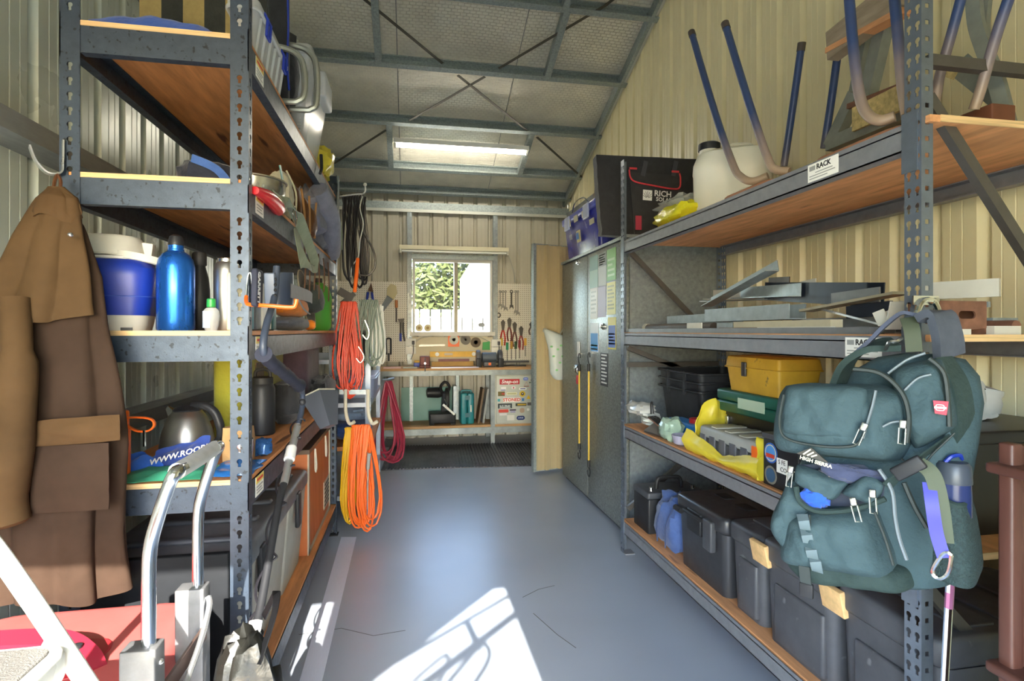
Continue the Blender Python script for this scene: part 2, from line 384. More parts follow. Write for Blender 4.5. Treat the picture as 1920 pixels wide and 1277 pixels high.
for a in ((-0.4, 4.2, 0.28, 4.76), (1.52, 4.08, 0.77, 4.76), (0.0, 5.45, 0.66, 4.86), (1.18, 5.48, 0.42, 4.87), (-0.8, 6.15, -0.23, 5.6), (1.3, 5.56, 1.97, 6.15), (-1.0, 3.6, -0.3, 4.15), (1.9, 3.6, 1.5, 4.1)):
    O('brace_strap', rb(*a, 0.028, 0.004, 0.095), mat('dark_strap', '4c483e', 0.7, 0.2), ce)

# window
w1 = S('window_1')
m_wf = mat('white_window_frame', 'cfcdc4', 0.45)
fy0, fy1 = YB - 0.03, YB + 0.04
for n_, a, b in (('window_frame', (WX0, fy0, WZ0), (WX0 + 0.03, fy1, WZ1)), ('window_frame', (WX1 - 0.03, fy0, WZ0), (WX1, fy1, WZ1)), ('window_frame', (WX0 + 0.03, fy0, WZ1 - 0.035), (WX1 - 0.03, fy1, WZ1)), ('window_sill', (WX0 - 0.03, fy0 - 0.03, WZ0 - 0.03), (WX1 + 0.03, fy1, WZ0 + 0.02)), ('mullion', (0.535, fy0, WZ0 + 0.02), (0.578, fy1, WZ1 - 0.035))):
    O(n_, G().box(a, b), m_wf if n_ != 'mullion' else mat('aluminium_mullion', '8e8a7a', 0.4, 0.3), w1)
for x0, x1 in ((WX0 + 0.03, 0.535), (0.578, WX1 - 0.03)):
    O('pane', G().box((x0, YB + 0.004, WZ0 + 0.02), (x1, YB + 0.008, WZ1 - 0.035)), m_glass, w1)
st = STK('sticker', FM((0.875, YB - 0.002, 1.37), (1, 0, 0), (0, 0, 1)), 0.085, 0.05, m_grey, w1, 0.003, 0.025)

# side door swung open into the shed
d1 = S('door_1')
da, db = V((1.10, 4.85, 0)), V((1.93, 5.07, 0)); dx = (db - da).normalized(); dn = V((dx.y, -dx.x, 0))
DM = FM(da, dx, (0, 0, 1)); DL = (db - da).length     # local: x along the leaf, y up, z towards the camera
g = G(DM)
DP = [(0, 0), (0.02, 0), (0.022, 0.0015), (0.024, 0), (0.05, 0), (0.052, 0.0015), (0.054, 0), (0.085, 0), (0.096, 0.022), (0.116, 0.022), (0.127, 0)]
for i in range(len(DP) * 7):
    k, j = divmod(i, len(DP)); a = DP[j]; b = DP[j + 1] if j + 1 < len(DP) else (0.13, 0)
    ua, ub = k * 0.13 + a[0] + 0.028, k * 0.13 + b[0] + 0.028
    if ub > DL: break
    g.add([(ua, 0.03, a[1] * 1.5), (ub, 0.03, b[1] * 1.5), (ub, 2.08, b[1] * 1.5), (ua, 2.08, a[1] * 1.5)], [(0, 1, 2, 3)])
O('door_skin', g, mat('tan_painted_sheet', 'b3a27c', 0.4, 0.0, 0.05, 3), d1, sharp=20)
O('door_frame', G(DM).box((0, 0.02, -0.04), (0.028, 2.09, 0.008)).box((DL - 0.03, 0.02, -0.04), (DL, 2.09, 0.008)).box((0.028, 0.02, -0.04), (DL - 0.03, 0.05, -0.002)).box((0.028, 2.06, -0.04), (DL - 0.03, 2.09, -0.002)), m_galvd, d1)
O('door_hook', G(DM).tube([(0.10, 1.30, 0.0), (0.10, 1.30, 0.03), (0.10, 1.285, 0.04), (0.10, 1.30, 0.05)], 0.004, 6), m_alu, d1)

# header and unseen pieces added behind the camera to shape the sun patch
O('door_header', G().box((XWL, YF - 0.03, 2.2), (DX, YF + 0.03, 2.3)), m_galvd, wf)
O('door_jamb', G().box((DX, YF - 0.04, 0), (DX + 0.06, YF + 0.04, 2.2)), m_galvd, wf)

t = T('sun_patch_mask', 'unseen flap added behind the camera to shape the sun patch', 'tarpaulin', (0.1, YF + 0.12, 1.6))  # added flap, cuts the slanted edge of the sun patch
q = [(-0.36, 1.60), (-0.13, 1.74), (0.50, 2.18), (0.50, 2.26), (-0.36, 2.26)]
g = G(); n = len(q); yy = YF + 0.10
g.add([(x, yy, z) for x, z in q] + [(x, yy + 0.004, z) for x, z in q], [tuple(range(n)), tuple(range(2 * n - 1, n - 1, -1))] + [(i, i + n, (i + 1) % n + n, (i + 1) % n) for i in range(n)])
O('sheet', g, mat('mask_green', '3d5a48', 0.7), t)
t = T('sun_patch_bars', 'unseen rods and loops added behind the camera to band the sun patch', 'frame', (0.2, YF + 0.12, 1.7))  # added rods and loops, cast the dark bands inside the sun patch
O('mask_rod', G().tube([(0.55, yy, 2.11), (-0.06, yy, 1.80)], 0.010, 6), m_dkgrey, t)
O('mask_rod', G().tube([(0.55, yy, 2.01), (0.02, yy, 1.69)], 0.017, 6), m_dkgrey, t)
O('mask_rod', G().tube([(0.25, yy, 1.96), (0.28, yy, 1.82)], 0.016, 6), m_dkgrey, t)
O('mask_loop', G().tube(spl([(0.30, yy, 1.84), (0.31, yy, 1.78), (0.22, yy, 1.68), (0.10, yy, 1.60), (0.08, yy, 1.64), (0.20, yy, 1.76)], 6, True), 0.010, 6, closed=True), m_dkgrey, t)
O('mask_loop', G().tube(spl([(0.15, yy, 1.80), (0.12, yy, 1.80), (0.0, yy, 1.71), (-0.08, yy, 1.62), (-0.02, yy, 1.62), (0.10, yy, 1.70)], 6, True), 0.008, 6, closed=True), m_dkgrey, t)
# ================================================================ racks
def keyr(th):      # teardrop: round top, slot below
    d = abs((th + PI / 2 + PI) % (2 * PI) - PI)
    return 0.0075 if d > 0.5 else (0.0075 + 0.009 * (1 if d < 0.25 else (0.5 - d) / 0.25))
def sqr(th):
    return 0.006 / max(abs(math.cos(th)), abs(math.sin(th)))
def holeplate(g, M, width, z0, z1, pitch, cols, fn, t=0.0025, skip=()):
    """steel strip in local x (across) / y (up), with real holes"""
    gg = G(g.M @ M); cw = width / cols; nrow = int((z1 - z0) / pitch)
    for r_ in range(nrow):
        zc = z0 + (r_ + 0.5) * pitch; za, zb = z0 + r_ * pitch, z0 + (r_ + 1) * pitch
        if any(a < zc < b for a, b in skip):
            gg.box((0, za, -t), (width, zb, 0)); continue
        for c in range(cols):
            xc = (c + 0.5) * cw; hx, hy = cw / 2, pitch / 2; ca = math.atan2(hy, hx)
            ths = sorted(set([ca, PI - ca, PI + ca, 2 * PI - ca] + [2 * PI * i / 14 + 1.5 * PI for i in range(14)] + [1.5 * PI - 0.25, 1.5 * PI + 0.25, 1.5 * PI - 0.5, 1.5 * PI + 0.5]), key=lambda q: q % (2 * PI))
            ths = [q % (2 * PI) for q in ths]; n = len(ths); vs = []
            for q in ths:
                cs, sn = math.cos(q), math.sin(q); ro = min(hx / abs(cs) if abs(cs) > 1e-6 else 9, hy / abs(sn) if abs(sn) > 1e-6 else 9); ri = min(fn(q), ro * 0.92)
                vs += [(xc + ro * cs, zc + ro * sn, 0), (xc + ri * cs, zc + ri * sn, 0), (xc + ri * cs, zc + ri * sn, -t), (xc + ro * cs, zc + ro * sn, -t)]
            fs = []
            for i in range(n):
                j = (i + 1) % n; a, b = 4 * i, 4 * j
                fs += [(a, b, b + 1, a + 1), (a + 1, b + 1, b + 2, a + 2), (a + 2, b + 2, b + 3, a + 3)]
            gg.add(vs, fs)
    ze = z0 + nrow * pitch
    if ze < z1 - 1e-4: gg.box((0, ze, -t), (width, z1, 0))
    g.v += gg.v and [v for v in gg.v]; b0 = len(g.v) - len(gg.v); g.f += [tuple(i + b0 for i in f) for f in gg.f]
X = (1, 0, 0); Z = (0, 0, 1); Yv = (0, 1, 0)
LX0, LX1, LY0, LY1 = -0.94, -0.457, 1.70, 3.67
LZ = [0.19, 0.87, 1.30, 1.737, 2.155]
lr = T('storage_rack', 'grey keyhole-post shelving rack with plywood shelves along the left wall', 'shelving', ((LX0 + LX1) / 2, (LY0 + LY1) / 2, 0))
sk = [(z - 0.085, z + 0.002) for z in LZ]
FWD = 0.05
def lpost(x, y, sx, sy, top=2.29):
    g = G()
    # flange facing the end (normal -/+Y) and flange facing the aisle/wall (normal +/-X)
    if sy < 0: M1 = FM((x - FWD if sx > 0 else x, y, 0), X, Z)
    else: M1 = FM((x if sx > 0 else x + FWD, y, 0), (-1, 0, 0), Z)
    holeplate(g, M1, FWD, 0, top, 0.041, 1, keyr, 0.003, sk)
    if sx > 0: M2 = FM((x, y if sy < 0 else y - 0.035, 0), Yv, Z)
    else: M2 = FM((x, y + 0.035 if sy < 0 else y, 0), (0, -1, 0), Z)
    holeplate(g, M2, 0.035, 0, top, 0.041, 1, keyr, 0.003, sk)
    p = O('post', g, m_hammer, lr, sharp=30)
    O('post_foot', G().box((x - 0.03 - 0.02 * sx, y - 0.03 - 0.02 * sy, 0), (x + 0.03 - 0.02 * sx, y + 0.03 - 0.02 * sy, 0.006)), m_blackr, p)
for x, sx in ((LX1, 1), (LX0, -1)):
    for y, sy in ((LY0, -1), (LY1, 1)): lpost(x, y, sx, sy)
m_lab = mat('yellow_label', 'e6cf6a', 0.55)
for k, z in enumerate(LZ):
    zb = z - 0.014
    O('shelf_board', G().box((LX0 + 0.006, LY0 + 0.006, zb), (LX1 - 0.006, LY1 - 0.006, z)), m_ply, lr)
    O('board_edge', G().box((LX0 + 0.05, LY0 + 0.002, zb), (LX1 - 0.05, LY0 + 0.0055, z)), m_plye, lr)
    # end beams
    for y, o in ((LY0 + 0.004, 1), (LY1 - 0.004, -1)):
        ya, yb = sorted((y, y + 0.028 * o))
        O('end_beam', G().box((LX0 + 0.048, min(y, y + 0.003 * o), z - 0.085), (LX1 - 0.048, max(y, y + 0.003 * o), zb)).box((LX0 + 0.048, ya, z - 0.088), (LX1 - 0.048, yb, z - 0.085)), m_hammer, lr)
    # long beams with a lower flange
    for x, o in ((LX1 - 0.004, -1), (LX0 + 0.004, 1)):
        xa, xb = sorted((x, x + 0.003 * o)); xc, xd = sorted((x, x + 0.03 * o))
        bm = O('long_beam', G().box((xa, LY0 + 0.033, z - 0.085), (xb, LY1 - 0.033, zb)).box((xc, LY0 + 0.033, z - 0.088), (xd, LY1 - 0.033, z - 0.085)).box((xa, LY0 + 0.033, zb - 0.003), (xd, LY1 - 0.033, zb)), m_hammer, lr)
        if o < 0 and k >= 1:
            M_ = FM((LX1 - 0.0035, LY0 + 0.13, z - 0.048), Yv, Z)
            O('maker_label', G(M_).box((-0.045, -0.03, 0), (0.045, 0.03, 0.001)), m_paper, bm)
            O('label_band', G(M_).box((-0.045, 0.008, 0.001), (0.045, 0.03, 0.0016)), m_lab, bm)
            O('label_print', G(M_).box((-0.034, 0.015, 0.0016), (0.034, 0.023, 0.002)), m_text_r, bm)
            O('label_line', G(M_).box((-0.035, -0.004, 0.001), (0.035, 0.0, 0.0015)).box((-0.035, -0.013, 0.001), (0.02, -0.009, 0.0015)).box((-0.035, -0.022, 0.001), (0.03, -0.018, 0.0015)), m_grey, bm)
hk = PY(118, 305, LY0 - 0.002)
O('coat_hook', G().ribbon(spl([(hk.x, LY0 - 0.003, hk.z + 0.06), (hk.x, LY0 - 0.004, hk.z), (hk.x, LY0 - 0.012, hk.z - 0.03), (hk.x - 0.02, LY0 - 0.03, hk.z - 0.038), (hk.x - 0.045, LY0 - 0.035, hk.z - 0.01), (hk.x - 0.06, LY0 - 0.035, hk.z + 0.03)], 5), 0.022, 0.004, (0.6, -0.8, 0)), m_alu, lr)

# right-hand rack
RX0, RX1, RY0, RY1 = 1.228, 1.88, 1.135, 3.075
RZ = [0.19, 0.75, 1.29, 1.825]
rrk = T('storage_rack', 'heavy dark grey pallet-style rack with plywood shelves along the beige wall', 'shelving', ((RX0 + RX1) / 2, (RY0 + RY1) / 2, 0))
def rpost(x, y, sx, sy, top):
    g = G()
    M1 = FM((x, y + 0.047 if sy < 0 else y, 0), (0, -1, 0), Z) if sx < 0 else FM((x, y if sy < 0 else y - 0.047, 0), Yv, Z)
    holeplate(g, M1, 0.047, 0, top, 0.0407, 2, keyr, 0.0025)
    M2 = FM((x if sx < 0 else x - 0.034, y, 0), X, Z) if sy < 0 else FM((x + 0.034 if sx < 0 else x, y, 0), (-1, 0, 0), Z)
    holeplate(g, M2, 0.034, 0, top, 0.0407, 1, sqr, 0.0025)
    p = O('post', g, m_rackp, rrk, sharp=30)
    O('foot_plate', G().box((min(x, x - sx * 0.06), min(y, y - sy * 0.07), 0), (max(x, x - sx * 0.06), max(y, y - sy * 0.07), 0.006)), m_rack, p)
rpost(RX0, RY0, -1, -1, 2.6); rpost(RX0, RY1, -1, 1, 2.30); rpost(RX1, RY0, 1, -1, 2.6); rpost(RX1, RY1, 1, 1, 2.30)
for k, z in enumerate(RZ):
    zb = z - 0.017
    O('shelf_board', G().box((RX0 + 0.012, RY0 - 0.012, zb), (RX1 - 0.012, RY1 - 0.005, z)), m_plyr, rrk)
    O('board_edge', G().box((RX0 + 0.04, RY0 - 0.0155, zb), (RX1 - 0.04, RY0 - 0.0125, z)), m_plye, rrk)
    hb = 0.072
    for x, o in ((RX0, 1), (RX1, -1)):
        xa, xb = sorted((x, x + 0.004 * o)); xc, xd = sorted((x, x + 0.04 * o))
        bm = O('long_beam', G().box((xa, RY0 + 0.048, z - hb), (xb, RY1 - 0.048, z - 0.004)).box((xc, RY0 + 0.048, z - hb), (xd, RY1 - 0.048, z - hb + 0.004)).box((xc, RY0 + 0.048, zb - 0.004), (xd, RY1 - 0.048, zb)), m_rack, rrk)
        if o > 0:
            for y_, s_ in ((RY0 + 0.03, 1), (RY1 - 0.03, -1)):
                O('beam_clip', G().box((x - 0.004, y_ - 0.022, z - 0.13), (x, y_ + 0.022, z + 0.02)), m_rackp, bm)
            if k >= 2:
                yl = 1.46 if k == 3 else 1.31
                M_ = FM((x - 0.0005, yl, z - 0.036), (0, -1, 0), Z)
                O('maker_label', G(M_).box((-0.062, -0.027, 0), (0.062, 0.027, 0.001)), m_paper, bm)
                TX('label_print', 'RACK', 0.022, M_ @ Matrix.Translation((0.004, 0.013, 0.0012)), m_text_k, bm, bold=0.0006)
                O('label_line', G(M_).box((-0.055, 0.006, 0.001), (-0.03, 0.02, 0.0014)).box((-0.03, -0.004, 0.001), (0.04, -0.001, 0.0014)).box((-0.055, -0.012, 0.001), (0.05, -0.009, 0.0014)).box((-0.055, -0.02, 0.001), (0.02, -0.017, 0.0014)), m_grey, bm)
m_brace = mat('dark_brace_steel', '57534e', 0.45, 0.4, 0.1, 20)
def endframe(y, s, top, segs):
    for (z0, z1) in segs:
        O('frame_brace', G().bar((RX0 + 0.035, y, z0), (RX1 - 0.035, y, z1), 0.022, 0.028), m_brace, rrk)
y0 = RY0 + 0.018; y1 = RY1 - 0.018
endframe(y0, -1, 2.6, [(1.97, 1.97), (1.88, 1.15), (0.66, 0.06), (2.5, 2.5)])
endframe(y1, 1, 2.3, [(1.78, 1.22), (1.20, 0.98), (0.25, 0.68), (1.1, 1.1)])
# ================================================================ things on and around the left rack
from mathutils import noise as NZ
def lump(g, c, size, seed=0, amp=0.25, fr=2.2, n=20, m=12, flat=True, p=0.75):
    c = V(c); s = V(size) / 2; off = V((seed * 3.7, seed * 1.3, seed * 2.1)); R = []
    for i in range(m + 1):
        a = PI * min(max(i, 0.12), m - 0.12) / m; ring = []
        for k in range(n):
            b = 2 * PI * k / n; d = V((math.sin(a) * math.cos(b), math.sin(a) * math.sin(b), -math.cos(a)))
            d = V([math.copysign(abs(q) ** p, q) for q in d]); q = 1 + amp * NZ.noise(d * fr + off) + amp * 0.5 * NZ.noise(d * fr * 2.7 + off)
            v = V((d.x * s.x * q, d.y * s.y * q, d.z * s.z * q))
            if flat: v.z = max(v.z, -s.z)
            ring.append(c + V((0, 0, s.z)) + v)
        R.append(ring)
    return g.loft(R)
def cloth(name, h, var=0.18, scale=18): return mat(name, h, 0.85, 0, var, scale, bump=0.25, bscale=60, sheen=0.2)

# ---- top shelf
z5 = LZ[4]
g = G()
def fn(u, v):
    p = PY(165 + 235 * u, 20, 1.725 + 0.22 * v)
    h = 0.03 + 0.03 * math.sin(PI * u) ** 0.5 * (1 if v > 0.15 else v / 0.15) + 0.012 * NZ.noise(V((u * 7, v * 4, 1)))
    return (p.x, 1.725 + 0.22 * v, z5 + max(0.004, h * min(1, v / 0.12) if v < 0.12 else h))
g.grid(fn, 24, 10, 0.003); O('tarpaulin', g, cloth('blue_tarp', '2c57b8'), label='crumpled blue tarpaulin on the left end of the top shelf', cat='tarpaulin')

t = T('folding_stretcher', 'folded camp stretcher with bent grey tubes and striped fabric on the top shelf', 'camp bed', (-0.6, 2.32, z5))
m_tube = mat('dull_tube_steel', 'a3a79f', 0.35, 0.7, 0.08, 30)
for dy, xe, zt, zbm in ((2.26, -0.405, 2.40, 2.19), (2.36, -0.375, 2.46, 2.20)):
    O('frame_tube', G().tube(spl([(-1.06, dy, zt + 0.02), (-0.7, dy, zt + 0.01), (xe - 0.09, dy, zt), (xe - 0.02, dy, zt - 0.03), (xe, dy, zt - 0.09), (xe, dy, zbm + 0.04), (xe - 0.02, dy, zbm + 0.008), (xe - 0.08, dy, zbm), (-0.8, dy, zbm)], 6), 0.0125, 8), m_tube, t)
for i in range(6):
    x0 = -1.0 + i * 0.075
    O('fabric_stripe', G().box((x0, 2.29, 2.43), (x0 + 0.075, 2.33, 2.62)), (cloth('striped_tan', 'b39a62'), cloth('striped_black', '3a3a34'))[i % 2], t)
O('dark_fabric', G().rbox((-0.55, 2.285, 2.17), (-0.47, 2.335, 2.64), 0.02), cloth('black_cloth', '26272b'), t)
O('cord', G().tube(spl([(-0.472, 2.27, 2.7), (-0.466, 2.27, 2.5), (-0.47, 2.27, 2.35), (-0.463, 2.27, 2.24)], 4), 0.004, 6), m_blue, t)
t = T('duffel_bag', 'black zipped duffel bag behind the folded camp stretcher', 'bag', (-0.68, 2.5, z5))
O('bag_body', lump(G(), (-0.68, 2.49, z5), (0.42, 0.16, 0.5), 3, 0.12), cloth('black_cloth', '26272b'), t)
O('zip', G().tube(spl([(-0.6, 2.41, z5 + 0.42), (-0.62, 2.40, z5 + 0.3), (-0.58, 2.40, z5 + 0.15)], 5), 0.004, 5), m_dkgrey, t)

def tub(name, label, a, b, flare, lidh, mbody, mlid, clips=None, ribs=0, cat='storage box', grille=False):
    cx, cy = (a[0] + b[0]) / 2, (a[1] + b[1]) / 2; w_, d_ = b[0] - a[0], b[1] - a[1]; zt = b[2] - lidh
    t = T(name, label, cat, (cx, cy, a[2]))
    th = 0.003; R = []
    for i in range(5):
        f = i / 4; k = flare * f; R.append(rr(w_ - 2 * flare + 2 * k, d_ - 2 * flare + 2 * k, 0.03, a[2] + (zt - a[2]) * f, 4, cx, cy))
    for i in range(4, -1, -1):
        f = i / 4; k = flare * f - th; R.append(rr(w_ - 2 * flare + 2 * k, d_ - 2 * flare + 2 * k, 0.03, a[2] + th + (zt - a[2] - th) * f, 4, cx, cy))
    O('tub_body', G().loft(R), mbody, t)
    O('lid', G().rbox((a[0] - 0.006, a[1] - 0.006, zt), (b[0] + 0.006, b[1] + 0.006, b[2]), 0.03, 0.008), mlid, t)
    O('rim', G().tube(rr(w_ + 0.012, d_ + 0.012, 0.03, zt - 0.004, 4, cx, cy), 0.006, 6, closed=True), mlid, t)
    if clips:
        for y in (cy - d_ * 0.28, cy + d_ * 0.28):
            O('clip', G().tube([(b[0] + 0.005, y - 0.02, zt + 0.02), (b[0] + 0.016, y - 0.02, zt), (b[0] + 0.012, y - 0.02, zt - 0.05), (b[0] + 0.012, y + 0.02, zt - 0.05), (b[0] + 0.016, y + 0.02, zt), (b[0] + 0.005, y + 0.02, zt + 0.02)], 0.005, 6), clips, t)
    for i in range(ribs):
        y = a[1] + 0.05 + (d_ - 0.1) * i / max(1, ribs - 1)
        O('rib', G().bar((b[0] - flare * 0.95 + 0.002, y, a[2] + 0.01), (b[0] + 0.001, y, zt - 0.01), 0.008, 0.006, (0, 1, 0)), mlid, t)
    if grille:
        for i in range(7):
            O('grip_rib', G().box((a[0] + flare, a[1] + flare * 0.92 - 0.003 - 0.0, a[2] + 0.015 + i * 0.014), (b[0] - flare, a[1] + flare * 0.92 + 0.001, a[2] + 0.021 + i * 0.014)), mlid, t)
    return t
m_frost = mat('frosted_plastic', 'dfe3e2', 0.35, 0, alpha=0.55)
t = tub('storage_box', 'small clear plastic box with blue clips on the top left shelf', (-0.545, 1.80, z5), (-0.462, 2.215, z5 + 0.17), 0.02, 0.03, m_clear, m_frost, m_blue, 6)
O('contents', lump(G(), (-0.505, 2.0, z5 + 0.006), (0.05, 0.30, 0.11), 5, 0.2), cloth('pale_papers', 'c9cbd0'), t)
t = tub('storage_box', 'large clear plastic tub with handles at the far end of the top left shelf', (-0.84, 2.52, z5), (-0.425, 3.06, z5 + 0.40), 0.05, 0.04, m_clear, m_frost, None, 0, grille=True)
O('contents', lump(G(), (-0.63, 2.8, z5 + 0.008), (0.26, 0.36, 0.2), 8, 0.2), cloth('grey_contents', '9a9a9c'), t)
O('handle', G().rbox((-0.43, 2.68, z5 + 0.24), (-0.385, 2.90, z5 + 0.36), 0.012), m_frost, t)
O('plastic_bag', lump(G(), (-0.50, 3.22, z5), (0.16, 0.2, 0.16), 11, 0.35), mat('yellow_film', 'd6c53c', 0.3, 0, 0.1, 20), label='small yellow plastic bag beside the large clear tub', cat='bag')
g = G().tube(spl([PX(602, 290, -0.445), PX(603, 315, -0.44), PX(600, 325, -0.44)], 4), 0.008, 6)
O('strap_end', g, m_blackr, label='short black strap end hanging off the top left shelf', cat='strap')

# ---- second shelf
z4 = LZ[3]
p = PY(392, 320, 1.95)
t = T('cap', 'navy and black cloth cap on the second shelf', 'cap', (p.x, p.y, z4))
O('crown', lump(G(), (p.x, 1.97, z4), (0.17, 0.2, 0.115), 2, 0.18), cloth('dark_navy', '22283a'), t)
O('band', G().ribbon(spl([(p.x - 0.02, 1.86, z4 + 0.1), (p.x + 0.05, 1.865, z4 + 0.07), (p.x + 0.085, 1.9, z4 + 0.02)], 5), 0.025, 0.004, (0.3, -0.4, 1)), cloth('mid_blue', '3f63a8'), t)
t = T('mixing_bowl', 'round stainless steel bowl on the second left shelf', 'bowl', (-0.56, 2.12, z4))
O('bowl_body', G().lathe([(0.05, 0), (0.09, 0.02), (0.112, 0.06), (0.115, 0.1), (0.113, 0.1), (0.108, 0.06), (0.085, 0.023), (0.0, 0.006)], 28, (-0.56, 2.12, z4)), m_steel, t)
O('rim', G().tube([(-0.56 + 0.117 * math.cos(a / 14 * PI), 2.12 + 0.117 * math.sin(a / 14 * PI), z4 + 0.1) for a in range(28)], 0.004, 6, closed=True), m_steel, t)
O('handle_grip', G().tube(spl([PX(478, 357, -0.452), PX(500, 368, -0.445), PX(518, 385, -0.445), PX(524, 397, -0.452)], 5), [0.012, 0.014, 0.016, 0.018, 0.02, 0.022, 0.023, 0.024, 0.024, 0.025, 0.025, 0.025, 0.024, 0.022, 0.018, 0.01], 10), mat('glossy_red', 'd2232f', 0.25), label='glossy red plastic handle poking over the second shelf edge', cat='handle')
t = T('webbing_strap', 'olive webbing strap with a wire buckle hanging off the second shelf', 'strap', PX(560, 420, -0.43))
pts = [PX(512, 358, -0.47), PX(535, 380, -0.44), PX(556, 403, -0.43), PX(572, 440, -0.425), PX(586, 478, -0.42), PX(592, 500, -0.42), PX(582, 504, -0.425), PX(572, 498, -0.43), PX(563, 470, -0.435), PX(558, 445, -0.445), PX(556, 428, -0.46)]
O('strap_web', G().ribbon(spl(pts, 6), 0.045, 0.003, (0.25, 1, -0.15)), cloth('olive_webbing', '73806b'), t)
bc = PX(553, 405, -0.42)
O('buckle', G(FM(bc, (0, 1, -0.75), (0, 0.75, 1))).tube(rr(0.062, 0.04, 0.005, 0), 0.003, 6, closed=True), m_steel, t)
t = T('mesh_bag', 'pale mesh pouch with teal trim behind the olive strap', 'bag', PX(540, 345, -0.5))
O('pouch', lump(G(), (-0.52, 2.36, z4), (0.11, 0.16, 0.2), 21, 0.25), cloth('pale_mesh', 'b9b8a4'), t)
O('trim', G().ribbon(spl([(-0.475, 2.17, z4 + 0.18), (-0.468, 2.19, z4 + 0.11), (-0.475, 2.2, z4 + 0.04)], 4), 0.03, 0.003, (0, 1, 0)), m_teal, t)
O('drawcord', G().tube(spl([(-0.475, 2.28, z4 + 0.19), (-0.45, 2.33, z4 + 0.12), (-0.455, 2.36, z4 + 0.03), (-0.46, 2.42, z4 + 0.02)], 5), 0.004, 5), cloth('pale_cord', 'b5b39c'), t)
t = T('tool_pouch', 'brown leather tool pouch with lacing on the second shelf', 'pouch', (-0.55, 2.62, z4))
m_leath = mat('brown_leather', '59371f', 0.5, 0, 0.2, 20, bump=0.1)
for i in range(3):
    O('pocket', lump(G(), (-0.53 + 0.012 * i, 2.5 + 0.13 * i, z4), (0.14, 0.12, 0.2 - 0.02 * i), 31 + i, 0.12), m_leath, t)
    O('lace', G().tube(spl([(-0.455 + 0.01 * i, 2.47 + 0.13 * i, z4 + 0.17), (-0.448, 2.5 + 0.13 * i, z4 + 0.08), (-0.452, 2.53 + 0.13 * i, z4 + 0.01)], 4), 0.005, 5), mat('tan_leather', 'a37a4c', 0.6), t)
t = T('work_jacket', 'bundled grey-blue work jacket at the far end of the second shelf', 'jacket', (-0.58, 3.2, z4))
O('bundle', lump(G(), (-0.58, 3.22, z4), (0.24, 0.62, 0.33), 41, 0.35, 2.6, 26, 16), cloth('grey_blue_cloth', '6d7488'), t)
O('sleeve', G().tube(spl([(-0.47, 3.0, z4 + 0.3), (-0.43, 3.15, z4 + 0.2), (-0.44, 3.3, z4 + 0.08), (-0.46, 3.45, z4 + 0.03)], 5), 0.05, 10), cloth('grey_blue_cloth', '6d7488'), t)
O('green_sleeve', G().tube(spl([(-0.47, 3.25, z4 + 0.26), (-0.425, 3.35, z4 + 0.18), (-0.43, 3.45, z4 + 0.06)], 5), 0.035, 8), cloth('olive_webbing', '73806b'), t)
for i in range(6):
    x = 570 + i * 9
    a = PX(x, 452 + i * 8, -0.449); b = PX(x + 1, 540 + (i * 17) % 30, -0.447)
    O('leather_cord', G().tube(spl([a, (a + b) / 2 + V((0.004, 0.006 * (-1) ** i, 0)), b], 4), 0.0035, 5), mat('cord_brown', '5f4433', 0.7), label='thin brown cord dangling from the second shelf edge', cat='cord', group='cords hanging off the second shelf')

# ---- third shelf
z3 = LZ[2]
c = V((-0.875, 1.86, z3))
t = T('cooler_jug', 'blue and white insulated cooler jug on the third shelf', 'cooler', c)
M_ = TR(c, math.radians(12))
m_cw = mat('aged_white_plastic', 'd6d6cc', 0.5, 0, 0.08, 8)
O('base', G(M_).loft([rr(0.17, 0.17, 0.05, 0.0), rr(0.18, 0.18, 0.05, 0.02), rr(0.19, 0.19, 0.05, 0.055), rr(0.195, 0.195, 0.05, 0.06)]), m_cw, t)
for sx in (-0.045, 0.045):
    O('foot', G(M_).box((sx - 0.014, -0.092, 0.0), (sx + 0.014, -0.085, 0.009)), m_dkgrey, t)
O('body', G(M_).loft([rr(0.196, 0.196, 0.05, 0.045), rr(0.213, 0.213, 0.05, 0.1), rr(0.225, 0.222, 0.055, 0.16), rr(0.222, 0.22, 0.055, 0.185), rr(0.19, 0.19, 0.05, 0.205), rr(0.16, 0.16, 0.05, 0.213)]), m_blue, t)
O('seam', G(M_).tube(rr(0.2145, 0.2145, 0.05, 0.1), 0.0015, 5, closed=True), mat('blue_seam', '3a58b8', 0.5), t)
O('shoulder_ring', G(M_).lathe([(0.075, 0.205), (0.098, 0.21), (0.1, 0.217), (0.075, 0.222)], 24), m_cw, t)
lid_ = O('cup_lid', G(M_).lathe([(0.088, 0.222), (0.09, 0.226), (0.086, 0.24), (0.078, 0.275), (0.07, 0.283), (0.02, 0.287), (0, 0.287)], 28, (-0.01, 0, 0)), m_cw, t)
O('spout', G(M_).sweep([(-0.02, 0), (0.02, 0), (0.014, 0.045), (-0.014, 0.045)], (0.06, 0, 0.225), (0.093, 0, 0.222)), m_cw, lid_)
O('handle', G(M_).ribbon(spl([(-0.04, -0.05, 0.225), (0.04, -0.085, 0.222), (0.11, -0.07, 0.21), (0.135, -0.03, 0.2), (0.135, 0.03, 0.2)], 6), 0.022, 0.008, (0, 0.3, 1)), m_cw, t)
O('handle_lug', G(M_).rbox((0.105, -0.03, 0.15), (0.122, 0.03, 0.205), 0.008), m_cw, t)

